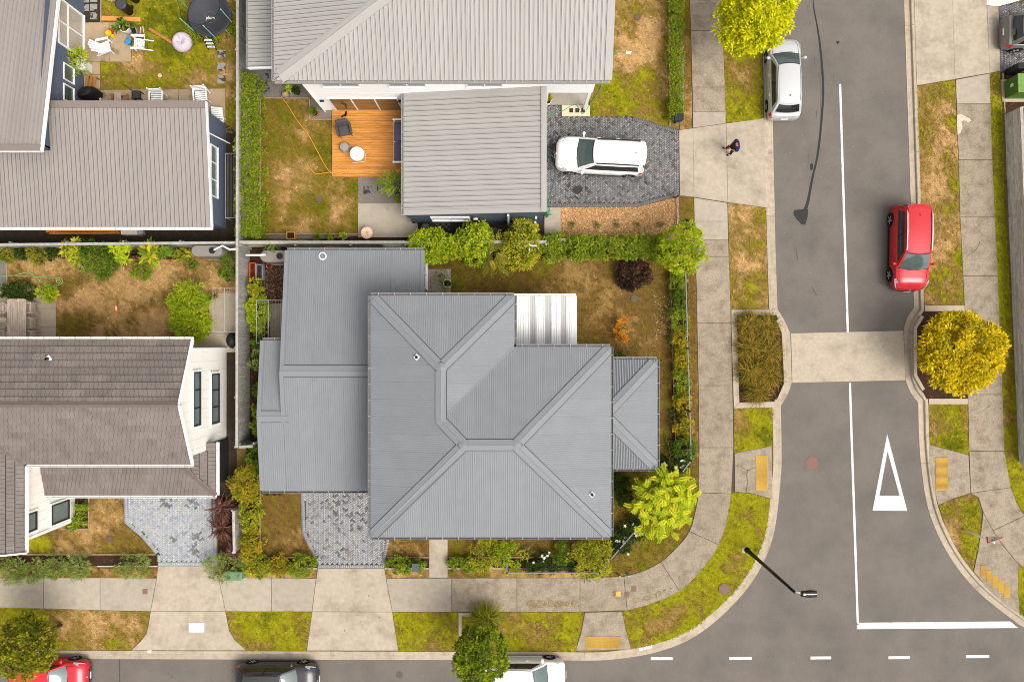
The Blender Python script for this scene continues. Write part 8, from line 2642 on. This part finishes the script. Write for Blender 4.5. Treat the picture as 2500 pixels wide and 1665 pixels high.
# dining set
M_teak = mat('weathered_teak', S(206, 186, 168), .85, var=.35, scale=9, objvar=.08, stretch=(1, .3, 1))
dt = empty('dining_table', P(41, 780), 'weathered slatted dining table on the patio', 'table')
a, b = P(18, 731, .75), P(64, 830, .75)
X0, X1, Y0, Y1 = a.x, b.x, b.y, a.y
for s in range(3):
    ya = Y0 + (Y1 - Y0) * s / 3 + .03; yb_ = Y0 + (Y1 - Y0) * (s + 1) / 3 - .03
    for i in range(9):
        x = X0 + .08 + (X1 - X0 - .16) * (i + .5) / 9
        MB().box((x, (ya + yb_) / 2, .75), ((X1 - X0 - .16) / 9 - .012, yb_ - ya, .025)).build('slat', M_teak, dt)
for x in (X0 + .04, X1 - .04): MB().box((x, (Y0 + Y1) / 2, .75), (.08, Y1 - Y0, .03)).build('side_rail', M_teak, dt)
for k in range(4): MB().box(((X0 + X1) / 2, Y0 + (Y1 - Y0) * k / 3, .746), (X1 - X0 - .165, .055, .03)).build('cross_rail', M_teak, dt)
for x in (X0 + .07, X1 - .07):
    for y in (Y0 + .1, Y1 - .1): MB().box((x, y, .36), (.07, .07, .72)).build('leg', M_teak, dt)
def dchair(px, py, rot, label):
    r = empty('dining_chair', (0, 0, 0), label, 'chair', 'dining chairs')
    for i in range(6): MB().box((-.2 + i * .08, 0, .44), (.065, .46, .02)).build('seat_slat', M_teak, r)
    for i in range(5): MB().box((-.26 - .06, -.18 + i * .09, .68), (.02, .05, .42)).build('back_slat', M_teak, r)
    MB().box((-.33, 0, .91), (.035, .5, .06)).build('top_rail', M_teak, r)
    for s in (-1, 1):
        MB().box((-.04, s * .26, .65), (.52, .05, .03)).build('armrest', M_teak, r)
        MB().box((.2, s * .25, .32), (.045, .045, .64)).build('front_leg', M_teak, r); MB().box((-.29, s * .25, .46), (.045, .045, .92)).build('back_leg', M_teak, r)
    return put(r, px, py, .45, .025, rot)
for y, l in ((752, 'top'), (788, 'middle'), (820, 'bottom')):
    dchair(74, y, 180, 'weathered dining chair on the right of the table, ' + l + ' one')
    dchair(8, y, 0, 'weathered dining chair on the left of the table, ' + l + ' one')
um = empty('closed_umbrella', P(41, 780), 'closed cream sun umbrella standing through the dining table', 'umbrella')
c0 = P(43, 783)
MB().tube([c0, c0 + Vector((0, 0, 2.35))], .022, 8).build('pole', M_white, um)
MB().lathe([(.03, 1.0), (.13, 1.05), (.17, 1.25), (.13, 1.7), (.07, 2.1), (.03, 2.3), (0, 2.32)], c0, 9).build('canopy', mat('cream_canvas', S(232, 218, 190), .9, var=.1, scale=5), um, smooth=True)
# hose ring and cable on the grey garage roof edge
c0 = P(785, 624, 2.95)
o = MB().tube([(math.cos(k * math.pi / 12) * .17, math.sin(k * math.pi / 12) * .17, 0) for k in range(25)], .03, 6, False).build('white_ring', M_white, None, smooth=True, label='white ring lying on the grey garage roof edge', cat='ring'); o.location = (c0.x, c0.y, zG(c0.x, c0.y) + .08)
c0 = P(795, 608, 2)
MB().tube([(c0.x + math.sin(k * .5) * .25 * (1 + .03 * k), c0.y + math.cos(k * .7) * .1, 1.6 + .02 * k) for k in range(30)], .014, 5).build('cable_coil', mat('pink_cable', S(186, 110, 96), .6), None, smooth=True, label='tangled reddish cable on the fence behind the grey garage', cat='cable')
# shed lid style board leaning on the boundary fence
o = MB().box((0, 0, 0), (1.25, .3, .04)).build('leaning_board', mat('pale_board', S(186, 182, 176), .7, var=.1), None, label='pale board leaning on the paling fence beside the lime shrubs', cat='board'); put(o, 964, 597, 1.2, 1.2, -2)
o.rotation_euler = (R(35), 0, R(-2))
dgc = MB().lathe([(0, 0), (.3, 0), (.28, .12), (.12, .2), (0, .2)], (0, 0, 0), 12).build('covered_pot', M_blk, None, smooth=True, label='dark round cover behind the round green tree', cat='cover'); put(dgc, 1679, 549, .1)
